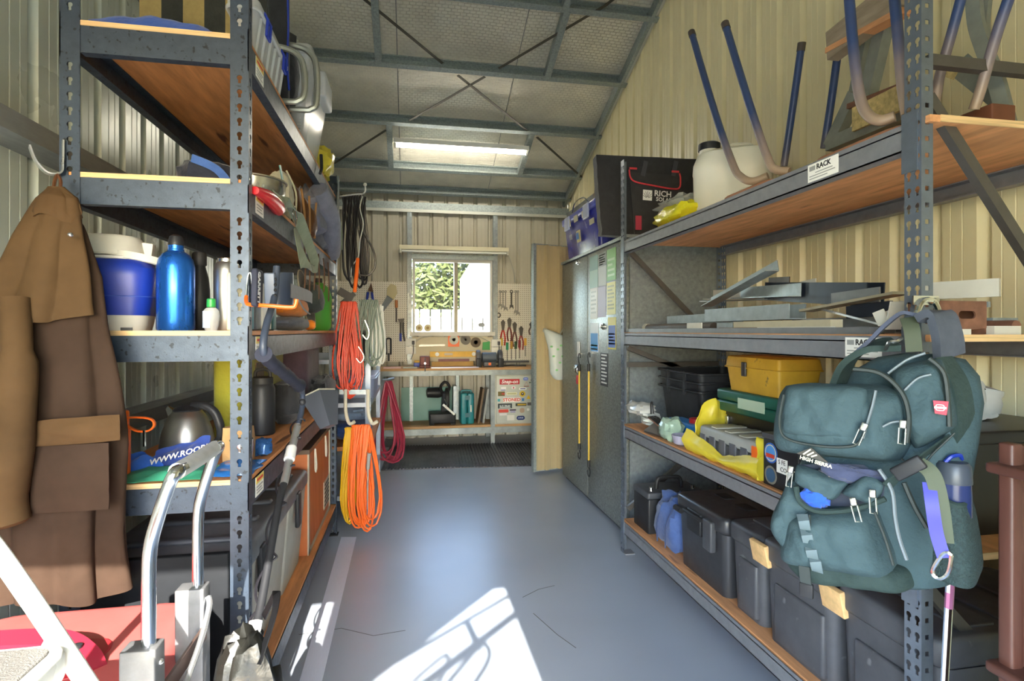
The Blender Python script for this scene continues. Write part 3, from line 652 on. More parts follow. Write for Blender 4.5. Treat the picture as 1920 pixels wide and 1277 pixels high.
def bottle(name, label, c, prof, m, capprof, mcap, capname='cap', extra=None, n=28, cat='bottle'):
    t = T(name, label, cat, c); O('bottle_body', G().lathe(prof, n, c), m, t); k = O(capname, G().lathe(capprof, n, c), mcap, t)
    return t, k
m_balu = mat('anodised_blue', '2b6fd0', 0.28, 0.75, 0.15, 25, (1, 1, 0.3))
p = PY(330, 612, 1.80)
t, k = bottle('drink_bottle', 'tall blue aluminium drink bottle with black cap on the third shelf', (p.x, p.y, z3), [(0.047, 0), (0.0505, 0.006), (0.0505, 0.19), (0.046, 0.212), (0.035, 0.228), (0.021, 0.238), (0.021, 0.254), (0.0, 0.254)], m_balu, [(0.0205, 0.254), (0.021, 0.257), (0.02, 0.268), (0.017, 0.281), (0.008, 0.287), (0, 0.287)], m_black)
O('neck_ring', G().lathe([(0.0215, 0.236), (0.0225, 0.24), (0.0215, 0.243)], 24, (p.x, p.y, z3)), m_balu, t)
p = PY(374, 610, 1.93)
bottle('drink_bottle', 'matt black bottle behind the blue aluminium bottle', (p.x, p.y, z3), [(0.028, 0), (0.031, 0.005), (0.031, 0.13), (0.027, 0.17), (0.018, 0.205), (0.018, 0.21), (0.0, 0.21)], m_black, [(0.02, 0.21), (0.0215, 0.213), (0.0215, 0.245), (0.018, 0.252), (0, 0.252)], m_blackr)
p = PY(396, 612, 1.78)
t, k = bottle('sanitiser_bottle', 'small clear hand sanitiser bottle with green cap on the third shelf', (p.x, p.y, z3), [(0.016, 0), (0.018, 0.004), (0.022, 0.03), (0.0235, 0.045), (0.021, 0.06), (0.014, 0.068), (0.0, 0.07)], m_clear, [(0.012, 0.07), (0.0125, 0.073), (0.012, 0.093), (0.009, 0.096), (0, 0.096)], m_green)
gl = G(TR((p.x, p.y, z3)));
gl.grid(lambda u, v: (0.0238 * math.sin(-0.35 + 1.1 * (u - 0.5)), -0.0245 * math.cos(-0.35 + 1.1 * (u - 0.5)), 0.008 + 0.05 * v), 8, 4, 0.0006)
O('label', gl, mat('pale_violet_label', 'b9c4dd', 0.5), t)
p = PY(426, 612, 1.84)
bottle('steel_flask', 'brushed steel flask half hidden behind the rack post', (p.x, p.y, z3), [(0.036, 0), (0.0385, 0.004), (0.0385, 0.185), (0.034, 0.205), (0.028, 0.212), (0, 0.213)], mat('satin_steel', 'aeaca6', 0.36, 0.95, 0.06, 30), [(0.028, 0.212), (0.028, 0.222), (0.022, 0.225), (0, 0.225)], m_steel)
bx = [(1.74, 0.045, 0.17, 'd6cfae', 'cream'), (1.795, 0.035, 0.16, '1f7f95', 'teal'), (1.86, 0.05, 0.155, '6f7680', 'slate grey'), (1.915, 0.13, 0.16, 'aeb3ac', 'pale grey'), (2.06, 0.06, 0.15, '1f5a60', 'dark green')]
for y, d_, h_, cl, nm in bx:
    t = T('storage_case', nm + ' slim case standing upright among five on the third shelf', 'case', (-0.55, y + d_ / 2, z3), 'slim cases on the third shelf')
    mm = mat('case_' + nm.replace(' ', '_'), cl, 0.5, 0, 0.06, 10)
    O('case_body', G().rbox((-0.53, y, z3), (-0.482, y + d_ - 0.004, z3 + h_), 0.006, 0.004), mm, t)
    O('spine', G().rbox((-0.484, y + 0.004, z3 + 0.004), (-0.474, y + d_ - 0.008, z3 + h_ - 0.006), 0.003, 0.002), mm if nm != 'pale grey' else m_white, t)
t, k = bottle('squeeze_bottle', 'cream plastic bottle behind the slim cases on the third shelf', (-0.70, 2.35, z3), [(0.05, 0), (0.055, 0.006), (0.055, 0.17), (0.04, 0.2), (0.03, 0.21), (0, 0.21)], m_white, [(0.028, 0.21), (0.028, 0.245), (0.0, 0.25)], m_grey)
t = T('dry_bag', 'orange roll-top dry bag on the third shelf', 'bag', (-0.55, 2.75, z3))
O('bag_roll', lump(G(), (-0.545, 2.72, z3 + 0.062), (0.13, 0.36, 0.09), 51, 0.1), cloth('orange_nylon', 'e8861f'), t)
O('strap', G().tube(spl([(-0.49, 2.56, z3 + 0.15), (-0.478, 2.66, z3 + 0.1), (-0.475, 2.8, z3 + 0.08)], 4), 0.004, 5), m_grey, t)
t = T('sleeping_roll', 'slate grey stuff roll with orange end under the orange bag', 'bag', (-0.55, 2.75, z3))
O('roll', lump(G(), (-0.55, 2.74, z3), (0.14, 0.4, 0.065), 52, 0.1), cloth('slate_nylon', '5a6478'), t)
O('end_tab', lump(G(), (-0.5, 2.93, z3 + 0.004), (0.06, 0.05, 0.05), 53, 0.1), cloth('orange_nylon', 'e8861f'), t)
t = T('sun_hat', 'dark wide-brim hat leaning upright on the third shelf', 'hat', (-0.56, 3.1, z3))
Mh = TR((-0.56, 3.12, z3 + 0.165), 0, 0, math.radians(78))
O('brim', G(Mh).lathe([(0.08, -0.002), (0.12, 0.003), (0.16, 0.012), (0.163, 0.015), (0.158, 0.016), (0.12, 0.008), (0.08, 0.004)], 32), cloth('dark_felt', '2d3532'), t)
O('crown', G(Mh).lathe([(0.083, 0.0), (0.08, 0.05), (0.07, 0.085), (0.04, 0.1), (0, 0.1)], 24), cloth('dark_felt', '2d3532'), t)
O('brim_edge', G(Mh).tube([(0.162 * math.cos(i / 16 * PI), 0.162 * math.sin(i / 16 * PI), 0.014) for i in range(32)], 0.004, 6, closed=True), cloth('pale_braid', 'a9a999'), t)
t = T('watering_bottle', 'green plastic container at the far end of the third shelf', 'container', (-0.54, 3.47, z3))
O('container_body', G().lathe([(0.06, 0), (0.075, 0.02), (0.078, 0.2), (0.06, 0.26), (0.02, 0.29), (0, 0.29)], 20, (-0.54, 3.47, z3)), mat('leaf_green_plastic', '4f9a3c', 0.35), t)
O('cap', G().lathe([(0.022, 0.285), (0.022, 0.315), (0, 0.315)], 14, (-0.54, 3.47, z3)), m_black, t)

# ---- fourth shelf
z2 = LZ[1]
p = PY(222, 890, 1.80)
t = T('fuel_bottle', 'bright orange bottle with looped strap on the fourth shelf', 'bottle', (p.x, p.y, z2))
O('bottle_body', G().lathe([(0.026, 0), (0.03, 0.005), (0.031, 0.13), (0.028, 0.15), (0.022, 0.155), (0, 0.156)], 20, (p.x, p.y, z2)), m_orange, t)
O('cap', G().lathe([(0.026, 0.152), (0.027, 0.155), (0.027, 0.19), (0.024, 0.194), (0, 0.194)], 16, (p.x, p.y, z2)), m_orange, t)
O('strap_loop', G().ribbon(spl([(p.x + 0.02, p.y - 0.01, z2 + 0.175), (p.x + 0.06, p.y - 0.01, z2 + 0.175), (p.x + 0.092, p.y - 0.01, z2 + 0.168), (p.x + 0.1, p.y - 0.01, z2 + 0.15), (p.x + 0.085, p.y - 0.01, z2 + 0.135), (p.x + 0.055, p.y - 0.01, z2 + 0.135), (p.x + 0.025, p.y - 0.01, z2 + 0.152)], 6), 0.01, 0.005, (0, 1, 0)), m_orange, t)
O('tether', G().tube([(p.x + 0.075, p.y - 0.015, z2 + 0.137), (p.x + 0.077, p.y - 0.018, z2 + 0.09)], 0.004, 6), m_chrome, t)
kc = V((-0.765, 2.1, z2))
t = T('kettle', 'stainless steel kettle with black handle on the fourth shelf', 'kettle', kc)
O('kettle_body', G().lathe([(0.075, 0), (0.086, 0.006), (0.086, 0.03), (0.078, 0.08), (0.062, 0.125), (0.045, 0.15), (0.03, 0.158), (0, 0.16)], 32, kc), mat('satin_steel', 'aeaca6', 0.36, 0.95, 0.06, 30), t)
O('lid_top', G().lathe([(0.044, 0.148), (0.046, 0.155), (0.03, 0.166), (0, 0.17)], 20, kc), m_black, t)
O('spout', G(TR(kc)).loft([[V((-0.052, -0.014, 0.115)), V((-0.052, 0.014, 0.115)), V((-0.04, 0.016, 0.152)), V((-0.04, -0.016, 0.152))], [V((-0.068, -0.005, 0.158)), V((-0.068, 0.005, 0.158)), V((-0.06, 0.006, 0.168)), V((-0.06, -0.006, 0.168))]]), m_steel, t)
O('handle', G(TR(kc)).tube(spl([(0.015, 0, 0.165), (0.055, -0.01, 0.168), (0.09, -0.012, 0.145), (0.108, -0.012, 0.1), (0.11, -0.012, 0.06), (0.1, -0.01, 0.04)], 6), [0.014] * 10 + [0.015] * 10 + [0.013] * 11, 10), m_black, t)
def flatbag(name, label, c, size, seed, m, cat='bag'):
    g = G()
    def fn(u, v):
        e = min(1, 6 * min(u, 1 - u)) * min(1, 6 * min(v, 1 - v))
        return (c[0] + size[0] * (u - 0.5) + 0.02 * NZ.noise(V((u * 3, v * 3, seed))), c[1] + size[1] * (v - 0.5) + 0.02 * NZ.noise(V((u * 3, v * 3, seed + 9))), c[2] + 0.003 + size[2] * e * (0.6 + 0.8 * NZ.noise(V((u * 5, v * 5, seed + 3)))))
    g.grid(fn, 18, 14, 0.002); return O(name, g, m, label=label, cat=cat)
p = PY(372, 870, 1.86)
t = T('cloth_bag', 'navy carry bag printed with white lettering, lying in front of the kettle', 'bag', (p.x, 1.88, z2))
g = G()
M_ = FM((p.x - 0.045, 1.84, z2 + 0.012), (1, -0.12, 0.28), (0.05, 0.62, 0.78))
g = G(M_)
g.grid(lambda u, v: (0.17 * (u - 0.5), 0.085 * v + 0.006 * NZ.noise(V((u * 5, v * 4, 2))), 0.012 * NZ.noise(V((u * 4, v * 4, 7)))), 16, 8, 0.004)
O('bag_panel', g, cloth('navy_nylon', '27428c', 0.08), t)
TX('print', 'WWW.ROOBI', 0.028, M_ @ Matrix.Translation((0.0, 0.036, 0.014)), m_text_w, t, bold=0.0006)
flatbag('carry_bag', 'green shopping bag folded flat under the navy bag', (-0.70, 1.80, z2), (0.26, 0.16, 0.02), 3, mat('green_film', '3f9a78', 0.5, 0, 0.15, 12))
flatbag('carry_bag', 'bright blue cloth folded beside the orange bottle', (-0.82, 1.93, z2), (0.2, 0.16, 0.035), 5, cloth('bright_blue_cloth', '2a66c8'))
t = T('insulated_bag', 'large olive-yellow insulated bag at the back of the fourth shelf', 'bag', (-0.72, 2.8, z2))
O('bag_body', G().rbox((-0.76, 2.32, z2), (-0.66, 3.12, z2 + 0.325), 0.03, 0.02), cloth('olive_yellow_cloth', '9f9c2c', 0.08, 5), t)
O('patch', G().box((-0.6595, 2.55, z2 + 0.22), (-0.655, 2.68, z2 + 0.29)), cloth('brown_patch', '5c4a35'), t)
t = T('cloth_bag', 'dark plum fabric bag beside the olive-yellow bag', 'bag', (-0.58, 3.38, z2))
O('bag_body', G().rbox((-0.8, 3.14, z2), (-0.55, 3.6, z2 + 0.34), 0.05, 0.03), cloth('plum_cloth', '4a3844'), t)
c = (-0.60, 2.43, z2)
t, k = bottle('insulated_bottle', 'wide black insulated bottle with carry loop on the fourth shelf', c, [(0.044, 0), (0.049, 0.005), (0.049, 0.19), (0.043, 0.205), (0.04, 0.21), (0, 0.21)], m_black, [(0.041, 0.21), (0.041, 0.235), (0.03, 0.24), (0, 0.24)], m_blackr)
O('carry_loop', G(TR(c)).tube(spl([(-0.03, 0, 0.235), (-0.025, 0, 0.262), (0, 0, 0.27), (0.025, 0, 0.262), (0.03, 0, 0.235)], 5), 0.007, 8), m_blackr, t)
O('side_loop', G(TR(c)).tube(spl([(-0.042, -0.01, 0.215), (-0.062, -0.01, 0.19), (-0.06, -0.01, 0.16), (-0.048, -0.01, 0.15)], 5), 0.004, 6), m_blackr, t)
O('pouch', lump(G(), (-0.565, 2.72, z2), (0.15, 0.24, 0.19), 61, 0.3), cloth('black_cloth', '26272b'), label='slumped black pouch beside the wide black bottle', cat='pouch')
O('jacket', lump(G(), (-0.50, 3.35, z2), (0.12, 0.4, 0.17), 66, 0.4), cloth('black_cloth2', '1f2024'), label='black bundled rain jacket at the far end of the fourth shelf', cat='jacket')
t = T('tumbler', 'mirror steel tumbler at the front of the fourth shelf', 'cup', (-0.515, 1.84, z2 + 0.012))
O('tumbler_body', G().lathe([(0.028, 0), (0.03, 0.003), (0.034, 0.075), (0.0345, 0.077), (0.033, 0.077), (0.028, 0.006), (0, 0.005)], 24, (-0.515, 1.84, z2 + 0.014)), m_chrome, t)
O('rim', G().tube([(-0.515 + 0.034 * math.cos(i / 10 * PI), 1.84 + 0.034 * math.sin(i / 10 * PI), z2 + 0.09) for i in range(20)], 0.0015, 5, closed=True), m_steel, t)
O('paper_bag', G().loft([rr(0.09, 0.06, 0.008, z2, 2, -0.56, 1.97), rr(0.092, 0.062, 0.008, z2 + 0.06, 2, -0.56, 1.97), rr(0.088, 0.04, 0.006, z2 + 0.11, 2, -0.56, 1.965)]), mat('kraft_paper', 'b58f5e', 0.8, 0, 0.12, 20, bump=0.2), label='folded brown paper bag behind the steel tumbler', cat='bag')
flatbag('plastic_sheet', 'shiny blue plastic sheet under the steel tumbler', (-0.53, 1.84, z2), (0.13, 0.2, 0.012), 8, mat('blue_film', '2b77c6', 0.2, 0, 0.1, 20), 'sheet')
O('ball_of_wrap', lump(G(), (-0.50, 2.02, z2), (0.065, 0.065, 0.06), 71, 0.3), mat('blue_foil', '2f5f9e', 0.25, 0.3, 0.2, 30), label='crumpled blue wrapper ball beside the steel tumbler', cat='wrapper')

# ---- bottom shelf
z1 = LZ[0]
t = T('storage_chest', 'long grey plastic storage trunk with black latches on the bottom left shelf', 'trunk', (-0.72, 2.25, z1))
m_tr = mat('weathered_grey_plastic', 'a9a89c', 0.5, 0, 0.10, 8); m_trl = mat('dark_grey_lid_plastic', '5d5f63', 0.5, 0, 0.12, 10)
tx0, tx1, ty0, ty1 = -0.925, -0.495, 1.75, 2.80
g = G()
for a, b in ((ty0, 2.02), (2.05, 2.4), (2.43, ty1)):
    g.loft([rr(tx1 - tx0 - 0.06, b - a, 0.02, z1, 3, (tx0 + tx1) / 2, (a + b) / 2), rr(tx1 - tx0, b - a + 0.02, 0.02, z1 + 0.36, 3, (tx0 + tx1) / 2, (a + b) / 2)])
g.loft([rr(tx1 - tx0 - 0.07, ty1 - ty0 - 0.02, 0.02, z1 + 0.05, 3, (tx0 + tx1) / 2, (ty0 + ty1) / 2), rr(tx1 - tx0 - 0.01, ty1 - ty0, 0.02, z1 + 0.37, 3, (tx0 + tx1) / 2, (ty0 + ty1) / 2)])
O('trunk_body', g, m_tr, t)
ld = O('lid', G().rbox((tx0 - 0.01, ty0 - 0.012, z1 + 0.365), (tx1 + 0.012, ty1 + 0.01, z1 + 0.44), 0.03, 0.02), m_trl, t)
for i in range(5):
    O('lid_ridge', G().rbox((tx0 + 0.04, ty0 + 0.12 + i * 0.19, z1 + 0.438), (tx1 - 0.03, ty0 + 0.16 + i * 0.19, z1 + 0.455), 0.01), m_dkgrey, ld)
for y in (1.95, 2.55):
    O('latch', G().rbox((tx1 + 0.004, y - 0.03, z1 + 0.25), (tx1 + 0.022, y + 0.03, z1 + 0.4), 0.006), m_black, t)
O('trunk_end_dark', G().rbox((-0.925, 1.712, z1), (-0.515, 1.737, z1 + 0.30), 0.006, 0.004).rbox((-0.925, 1.712, z1 + 0.305), (-0.515, 1.737, z1 + 0.465), 0.006, 0.004) if False else G().rbox((-0.925, 1.712, z1), (-0.515, 1.737, z1 + 0.465), 0.006, 0.004), mat('trunk_end_charcoal', '1e2023', 0.75, 0, 0.2, 14, (0.3, 1, 1), spec=0.12), label='dark sheet added to darken the near end of the grey trunk', cat='board')  # dark sheet added to darken the trunk's near end
t = T('plywood_chest', 'orange-brown plywood chest with rope pulls and vents on the bottom shelf', 'chest', (-0.7, 3.2, z1))
m_op = mat('orange_ply', 'b8642f', 0.5, 0, 0.16, 6, (1, 4, 0.7))
cx0, cx1, cy0, cy1, cz = -0.925, -0.495, 2.85, 3.60, z1 + 0.50
O('chest_body', G().box((cx0, cy0, z1), (cx1, cy1, cz)), m_op, t)
m_tw = mat('aged_white_trim', 'b5ac98', 0.5, 0.2)
for a, b in (((cx1, cy0 - 0.004, z1), (cx1 + 0.006, cy0 + 0.028, cz)), ((cx1, cy1 - 0.028, z1), (cx1 + 0.006, cy1, cz)), ((cx1, cy0, z1), (cx1 + 0.006, cy1, z1 + 0.02))):
    O('edge_trim', G().box(a, b), m_tw, t)
O('lid', G().box((cx0 - 0.006, cy0 - 0.008, cz), (cx1 + 0.01, cy1 + 0.006, cz + 0.022)), mat('dark_brown_lid', '4b3a2f', 0.45), t)
for y in (3.02, 3.38):
    O('rope_pull', G().tube(spl([(cx1 + 0.008, y - 0.005, cz - 0.01), (cx1 + 0.012, y - 0.022, cz - 0.1), (cx1 + 0.012, y, cz - 0.13), (cx1 + 0.012, y + 0.022, cz - 0.1), (cx1 + 0.008, y + 0.005, cz - 0.01)], 5), 0.004, 6), cloth('white_rope', 'ddd8c8'), t)
vp = O('vent_plate', G().box((cx1, 3.36, z1 + 0.06), (cx1 + 0.004, 3.55, z1 + 0.22)), m_tw, t)
for i in range(6):
    for j in range(3):
        O('vent_slot', G().box((cx1 + 0.004, 3.375 + j * 0.058, z1 + 0.075 + i * 0.024), (cx1 + 0.006, 3.42 + j * 0.058, z1 + 0.083 + i * 0.024)), m_blackr, vp)
# ================================================================ hanging coils, coat, foreground left
def coil(name, label, top, bot, loops, w_, hookw, r, m, side, out, seed, cat='cable', jit=0.012):
    t = T(name, label, cat, bot)
    O('cord_loops', G().tube(coil_path(top, bot, loops, w_, hookw, side, out, seed, jit), r, 6), m, t)
    return t
m_kab = mat('black_cable', '1c1b20', 0.38); m_oc = mat('red_orange_cord', 'd9482a', 0.45); m_or2 = mat('orange_cord', 'ea6a22', 0.45); m_yc = mat('yellow_hose', 'd3a81c', 0.4); m_gc = mat('grey_green_cord', '78857a', 0.5); m_cr = mat('crimson_hose', 'a8324c', 0.4); m_wc = mat('white_cord', 'cfd2cc', 0.5)
t = T('cable_hook', 'galvanised double hook at the top of the far left rack post', 'hook', (-0.44, 3.69, 2.1))
O('back_plate', G().box((-0.452, 3.655, 2.02), (-0.446, 3.685, 2.29)), m_galv, t)
h0, h1 = PY(640, 368, 3.69), PY(683, 362, 3.69)
O('arm', G().tube(spl([(-0.45, 3.70, h0.z), h0, (h0 + h1) / 2, h1, h1 + V((0.005, 0, 0.05))], 4), 0.006, 6), m_alu, t)
O('tip', G().ball(h1 + V((0.005, 0, 0.055)), 0.012), m_white, t)
t = coil('extension_cable', 'long black cable coil hanging from the top hook', PY(661, 366, 3.71), PY(668, 545, 3.71), 9, 0.075, 0.15, 0.0065, m_kab, (0.7, 0.7, 0), X, 4)
O('orange_connector', G().tube([PY(671, 484, 3.66), PY(668, 520, 3.66), PY(665, 548, 3.66)], [0.011, 0.013, 0.012], 8), m_orange, t)
O('loose_loop', G().tube(spl([PY(670, 380, 3.70), PY(680, 430, 3.69), PY(700, 470, 3.68), PY(703, 500, 3.68), PY(690, 516, 3.68), PY(672, 515, 3.67)], 6), 0.0065, 6), m_kab, t)
O('white_lead', G().tube(spl([PY(680, 368, 3.69), PY(675, 390, 3.66), PY(681, 420, 3.66), PY(675, 450, 3.66), PY(672, 480, 3.66), PY(660, 500, 3.67), PY(658, 520, 3.67)], 5), 0.004, 5), m_wc, t)
O('spring_clamp', G().bar(PY(635, 545, 3.69), PY(662, 560, 3.69), 0.02, 0.05).bar(PY(640, 570, 3.69), PY(665, 550, 3.69), 0.02, 0.03), m_black, label='black spring clamp gripping the left rack post below the cable', cat='clamp')
coil('extension_lead', 'bright red-orange cord coil hanging at the middle of the far left post', PY(653, 566, 3.66), PY(656, 748, 3.66), 12, 0.085, 0.10, 0.0055, m_oc, (0.8, 0.6, 0), X, 8)
t = coil('bungee_bundle', 'grey-green cord bundle beside the red-orange cord', PY(690, 562, 3.74), PY(688, 690, 3.74), 9, 0.085, 0.12, 0.0055, m_gc, (0.8, 0.6, 0), X, 12)
O('steel_hook', G().tube(spl([PY(684, 600, 3.66), PY(692, 622, 3.66), PY(688, 636, 3.66), PY(680, 628, 3.66)], 5), 0.0035, 6), m_chrome, t)
O('steel_hook', G().tube(spl([PY(672, 650, 3.66), PY(682, 668, 3.66), PY(676, 680, 3.66), PY(668, 672, 3.66)], 5), 0.0035, 6), m_chrome, t)
coil('white_cord_bundle', 'white and pale green cord loops behind the grey-green bundle', PY(705, 572, 3.78), PY(707, 690, 3.78), 5, 0.04, 0.08, 0.007, m_wc, (0.9, 0.4, 0), X, 13)
t = T('utility_hook', 'white double utility hook low on the far left rack post', 'hook', (-0.3, 3.62, 0.6))
for x in (648, 690):
    a = PY(x, 730, 3.62)
    O('prong', G().tube(spl([a, a + V((0, 0, -0.12)), a + V((0.01, -0.01, -0.18)), a + V((0.03, -0.03, -0.215)), a + V((0.06, -0.04, -0.20))], 5), 0.011, 8), mat('cream_hook', 'd8d3c0', 0.4), t)
O('back_bar', G().bar(PY(636, 735, 3.64), PY(694, 735, 3.64), 0.012, 0.03), m_galv, t)
coil('air_hose', 'yellow hose coil hanging beside the orange cord near the floor', PY(654, 802, 3.56), PY(653, 985, 3.56), 8, 0.05, 0.05, 0.0065, m_yc, (0.9, 0.4, 0), X, 16)
t = coil('extension_lead', 'thick orange extension cord coil hanging down to the floor', PY(676, 797, 3.52), PY(684, 998, 3.52), 14, 0.085, 0.11, 0.0062, m_or2, (0.9, 0.4, 0), X, 19)
O('plug', G().tube([PY(692, 850, 3.44), PY(690, 880, 3.44)], [0.012, 0.01], 8).tube([PY(690, 880, 3.44), PY(689, 940, 3.44)], 0.004, 6), m_grey, t)

# small steel shelf unit between the rack and the bench
t = T('utility_shelf', 'narrow grey-blue steel shelf unit between the left rack and the bench', 'shelving', (-0.6, 4.5, 0))
m_us = mat('blue_grey_shelf', '9aa6b8', 0.4, 0.4, 0.06, 10)
for x in (-0.285, -0.9):
    for y in (3.95, 5.2): O('post', G().box((x - 0.018, y - 0.018, 0), (x + 0.018, y + 0.018, 1.12)), m_us, t)
for z in (0.16, 0.50, 0.80, 1.10):
    O('shelf_tray', G().box((-0.92, 3.93, z - 0.03), (-0.265, 5.22, z)), m_us if z != 0.5 else m_ply, t)
t = tub('parts_box', 'pale blue plastic parts box on the narrow steel shelf', (-0.52, 4.2, 0.80), (-0.255, 4.75, 0.97), 0.01, 0.02, mat('pale_blue_plastic', 'a7b4d8', 0.35, 0, alpha=0.75), mat('pale_blue_lid', 'b7c2e0', 0.35), None, 0)
O('folded_tarp', lump(G(), (-0.45, 4.3, 0.50), (0.34, 0.5, 0.14), 81, 0.25), cloth('deep_blue_cloth', '2c4a86'), label='dark blue folded tarp on the lower tray of the steel shelf', cat='tarpaulin')
O('folded_tarp', lump(G(), (-0.45, 4.3, 0.64), (0.3, 0.45, 0.09), 82, 0.25), cloth('pale_blue_cloth', '8fa6c4'), label='pale blue folded cloth on top of the dark blue tarp', cat='cloth')
O('canvas_bag', lump(G(), (-0.42, 4.25, 1.10), (0.28, 0.4, 0.2), 83, 0.3), cloth('black_cloth', '26272b'), label='dark canvas bag on top of the narrow steel shelf', cat='bag')
O('polishing_mop', G().lathe([(0.02, -0.05), (0.06, -0.04), (0.07, 0), (0.06, 0.04), (0.02, 0.05)], 16, (-0.31, 5.05, 1.17), 'y'), mat('pale_blue_wool', 'bcd3ea', 0.9), label='pale blue polishing mop on the far end of the steel shelf', cat='mop')
coil('garden_hose', 'thick crimson hose coil hanging at the end of the steel shelf', V((-0.20, 5.27, 0.83)), V((-0.19, 5.27, 0.06)), 8, 0.17, 0.12, 0.010, m_cr, (1, 0.15, 0), (0.3, 1, 0), 23, jit=0.02)
O('hose_peg', G().tube([(-0.25, 5.2, 0.84), (-0.2, 5.25, 0.84), (-0.15, 5.33, 0.845)], 0.012, 8), m_galv, label='steel peg carrying the crimson hose', cat='hook')

# ---- oilskin coat on the hook
t = T('oilskin_coat', 'brown oilskin coat with shoulder cape hanging from the rack post', 'coat', PY(110, 1000, 1.55))
m_oil = mat('brown_oilskin', '493722', 0.85, 0, 0.3, 5, bump=0.2, bscale=22, spec=0.15); m_oil2 = mat('dark_brown_oilskin', '33261d', 0.85, 0, 0.3, 6, bump=0.2, bscale=22, spec=0.15)  # second oilskin is a darker brown for the body and pocket
def drape(rows, nfold, amp, seed, Yc, a0=0.0, a1=2 * PI, n=110, m=36, dep=0.5):
    """rows: (py, left px, right px) down the garment; folds deepen towards the hem"""
    def at(v):
        q = v * (len(rows) - 1); i = min(int(q), len(rows) - 2); f = q - i
        return [rows[i][k] * (1 - f) + rows[i + 1][k] * f for k in range(3)]
    def fn(u, v):
        py, xl, xr = at(v); L_, R_ = PY(xl, py, Yc), PY(xr, py, Yc); c_ = (L_ + R_) / 2; hw = (R_ - L_).length / 2
        a = a0 + (a1 - a0) * u
        k = 1 + amp * v * math.sin(nfold * a + seed + 1.3 * math.sin(2 * v + a)) + 0.5 * amp * NZ.noise(V((math.cos(a) * 2, v * 3, seed))) + 0.10 * NZ.noise(V((a * 3.2 + seed, v * 2.2 + 0.6 * a, 5 + seed))) * min(1, v * 3)
        return (c_.x + hw * math.cos(a) * k, c_.y + hw * dep * math.sin(a) * k, c_.z + 0.01 * v * math.sin(3 * a + seed))
    return G().grid(fn, n, m, 0.004, wrap=(a1 - a0 > 6.2))
O('body', drape([(375, 88, 122), (430, 40, 158), (520, 10, 185), (620, -25, 192), (720, -40, 208), (830, -45, 222), (930, -40, 224), (1040, -30, 226), (1118, -22, 228)], 7, 0.17, 1.0, 1.60, dep=0.36), m_oil2, t, sharp=60)
O('shoulder_cape', drape([(352, 94, 118), (372, 80, 138), (400, 58, 146), (450, 28, 150), (510, 2, 158), (560, -20, 166), (598, -28, 170)], 5, 0.2, 2.4, 1.575, dep=0.42), m_oil, t, sharp=60)
O('collar', drape([(356, 92, 120), (372, 72, 140), (398, 58, 148), (412, 60, 146)], 3, 0.10, 0.4, 1.575, dep=0.55), mat('light_brown_oilskin', '4a3722', 0.85, 0, 0.2, 6, bump=0.1, spec=0.15), t, sharp=60)
O('sleeve', G().tube(spl([PY(28, 560, 1.51), PY(32, 680, 1.49), PY(25, 820, 1.485), PY(12, 930, 1.49), PY(20, 985, 1.49)], 6), [0.03] * 6 + [0.04] * 6 + [0.042] * 6 + [0.04] * 6 + [0.03], 14), m_oil, t)
def patch(x0, y0, x1, y1, Yc, th, b=0.0):
    a = PY(x0, y0, Yc); c_ = PY(x1, y0 + b, Yc); d_ = PY(x1, y1 + b, Yc); e_ = PY(x0, y1, Yc)
    g = G(); g.grid(lambda u, v: (a * (1 - u) + c_ * u) * (1 - v) + (e_ * (1 - u) + d_ * u) * v + V((0, -0.012 * math.sin(PI * u) * math.sin(PI * v) + 0.004 * NZ.noise(V((u * 4, v * 4, 3))), 0)), 12, 10, th); return g
O('pocket_flap', patch(58, 790, 226, 836, 1.515, 0.005, -12), mat('light_brown_oilskin', '4a351e'), t)
O('pocket', patch(60, 838, 205, 962, 1.522, 0.004, -8), m_oil2, t)
O('hanging_loop', G().tube(spl([PY(100, 355, 1.60), PY(103, 338, 1.62), PY(108, 328, 1.64), PY(114, 340, 1.62), PY(112, 358, 1.60)], 5), 0.004, 6), m_leath, t)
O('stud', G().ball(PY(132, 440, 1.525), 0.006), m_steel, t)

# ---- metal detector leaning on the rack
DXX = -0.40
t = T('metal_detector', 'metal detector with grey control box leaning against the left rack', 'detector', PX(470, 1250, DXX))
D = lambda x, y, dx_=0.0: PX(x, y, DXX + dx_)
m_dt = mat('slate_blue_plastic', '3a4354', 0.4, 0, 0.06, 10); m_grip = mat('black_foam_grip', '24283a', 0.75)
O('upper_tube', G().tube(spl([D(519, 500), D(514, 560), D(501, 605), D(494, 640), D(497, 668), D(520, 690), D(548, 712), D(566, 735), D(566, 765), D(558, 800)], 6), 0.0105, 10), m_dt, t)
O('grip', G().tube(spl([D(494, 664), D(512, 683), D(530, 697), D(550, 714), D(562, 724)], 5), [0.024, 0.02, 0.019, 0.021, 0.019] + [0.019, 0.0215, 0.019, 0.0215, 0.019] * 2 + [0.02, 0.02, 0.02, 0.023, 0.026, 0.02], 12), m_grip, t)
sh = [D(558, 798), D(545, 850), D(520, 960), D(491, 1125), D(476, 1195), D(468, 1245), D(455, 1330)]
O('shaft', G().tube([D(558, 798), D(545, 850), D(532, 908)], 0.013, 10), m_alu, t)
O('middle_shaft', G().tube(spl([D(533, 904), D(520, 960), D(491, 1125), D(476, 1195)], 5), 0.0115, 10), m_black, t)
O('lower_shaft', G().tube(sh[4:], 0.009, 8), m_black, t)
O('collar', G().tube([D(547, 840), D(542, 862)], 0.018, 10), mat('white_collar', 'd5d5d2', 0.4), t); O('collar', G().tube([D(480, 1165), D(476, 1190)], 0.017, 10), mat('white_collar', 'd5d5d2', 0.4), t)
pts = []
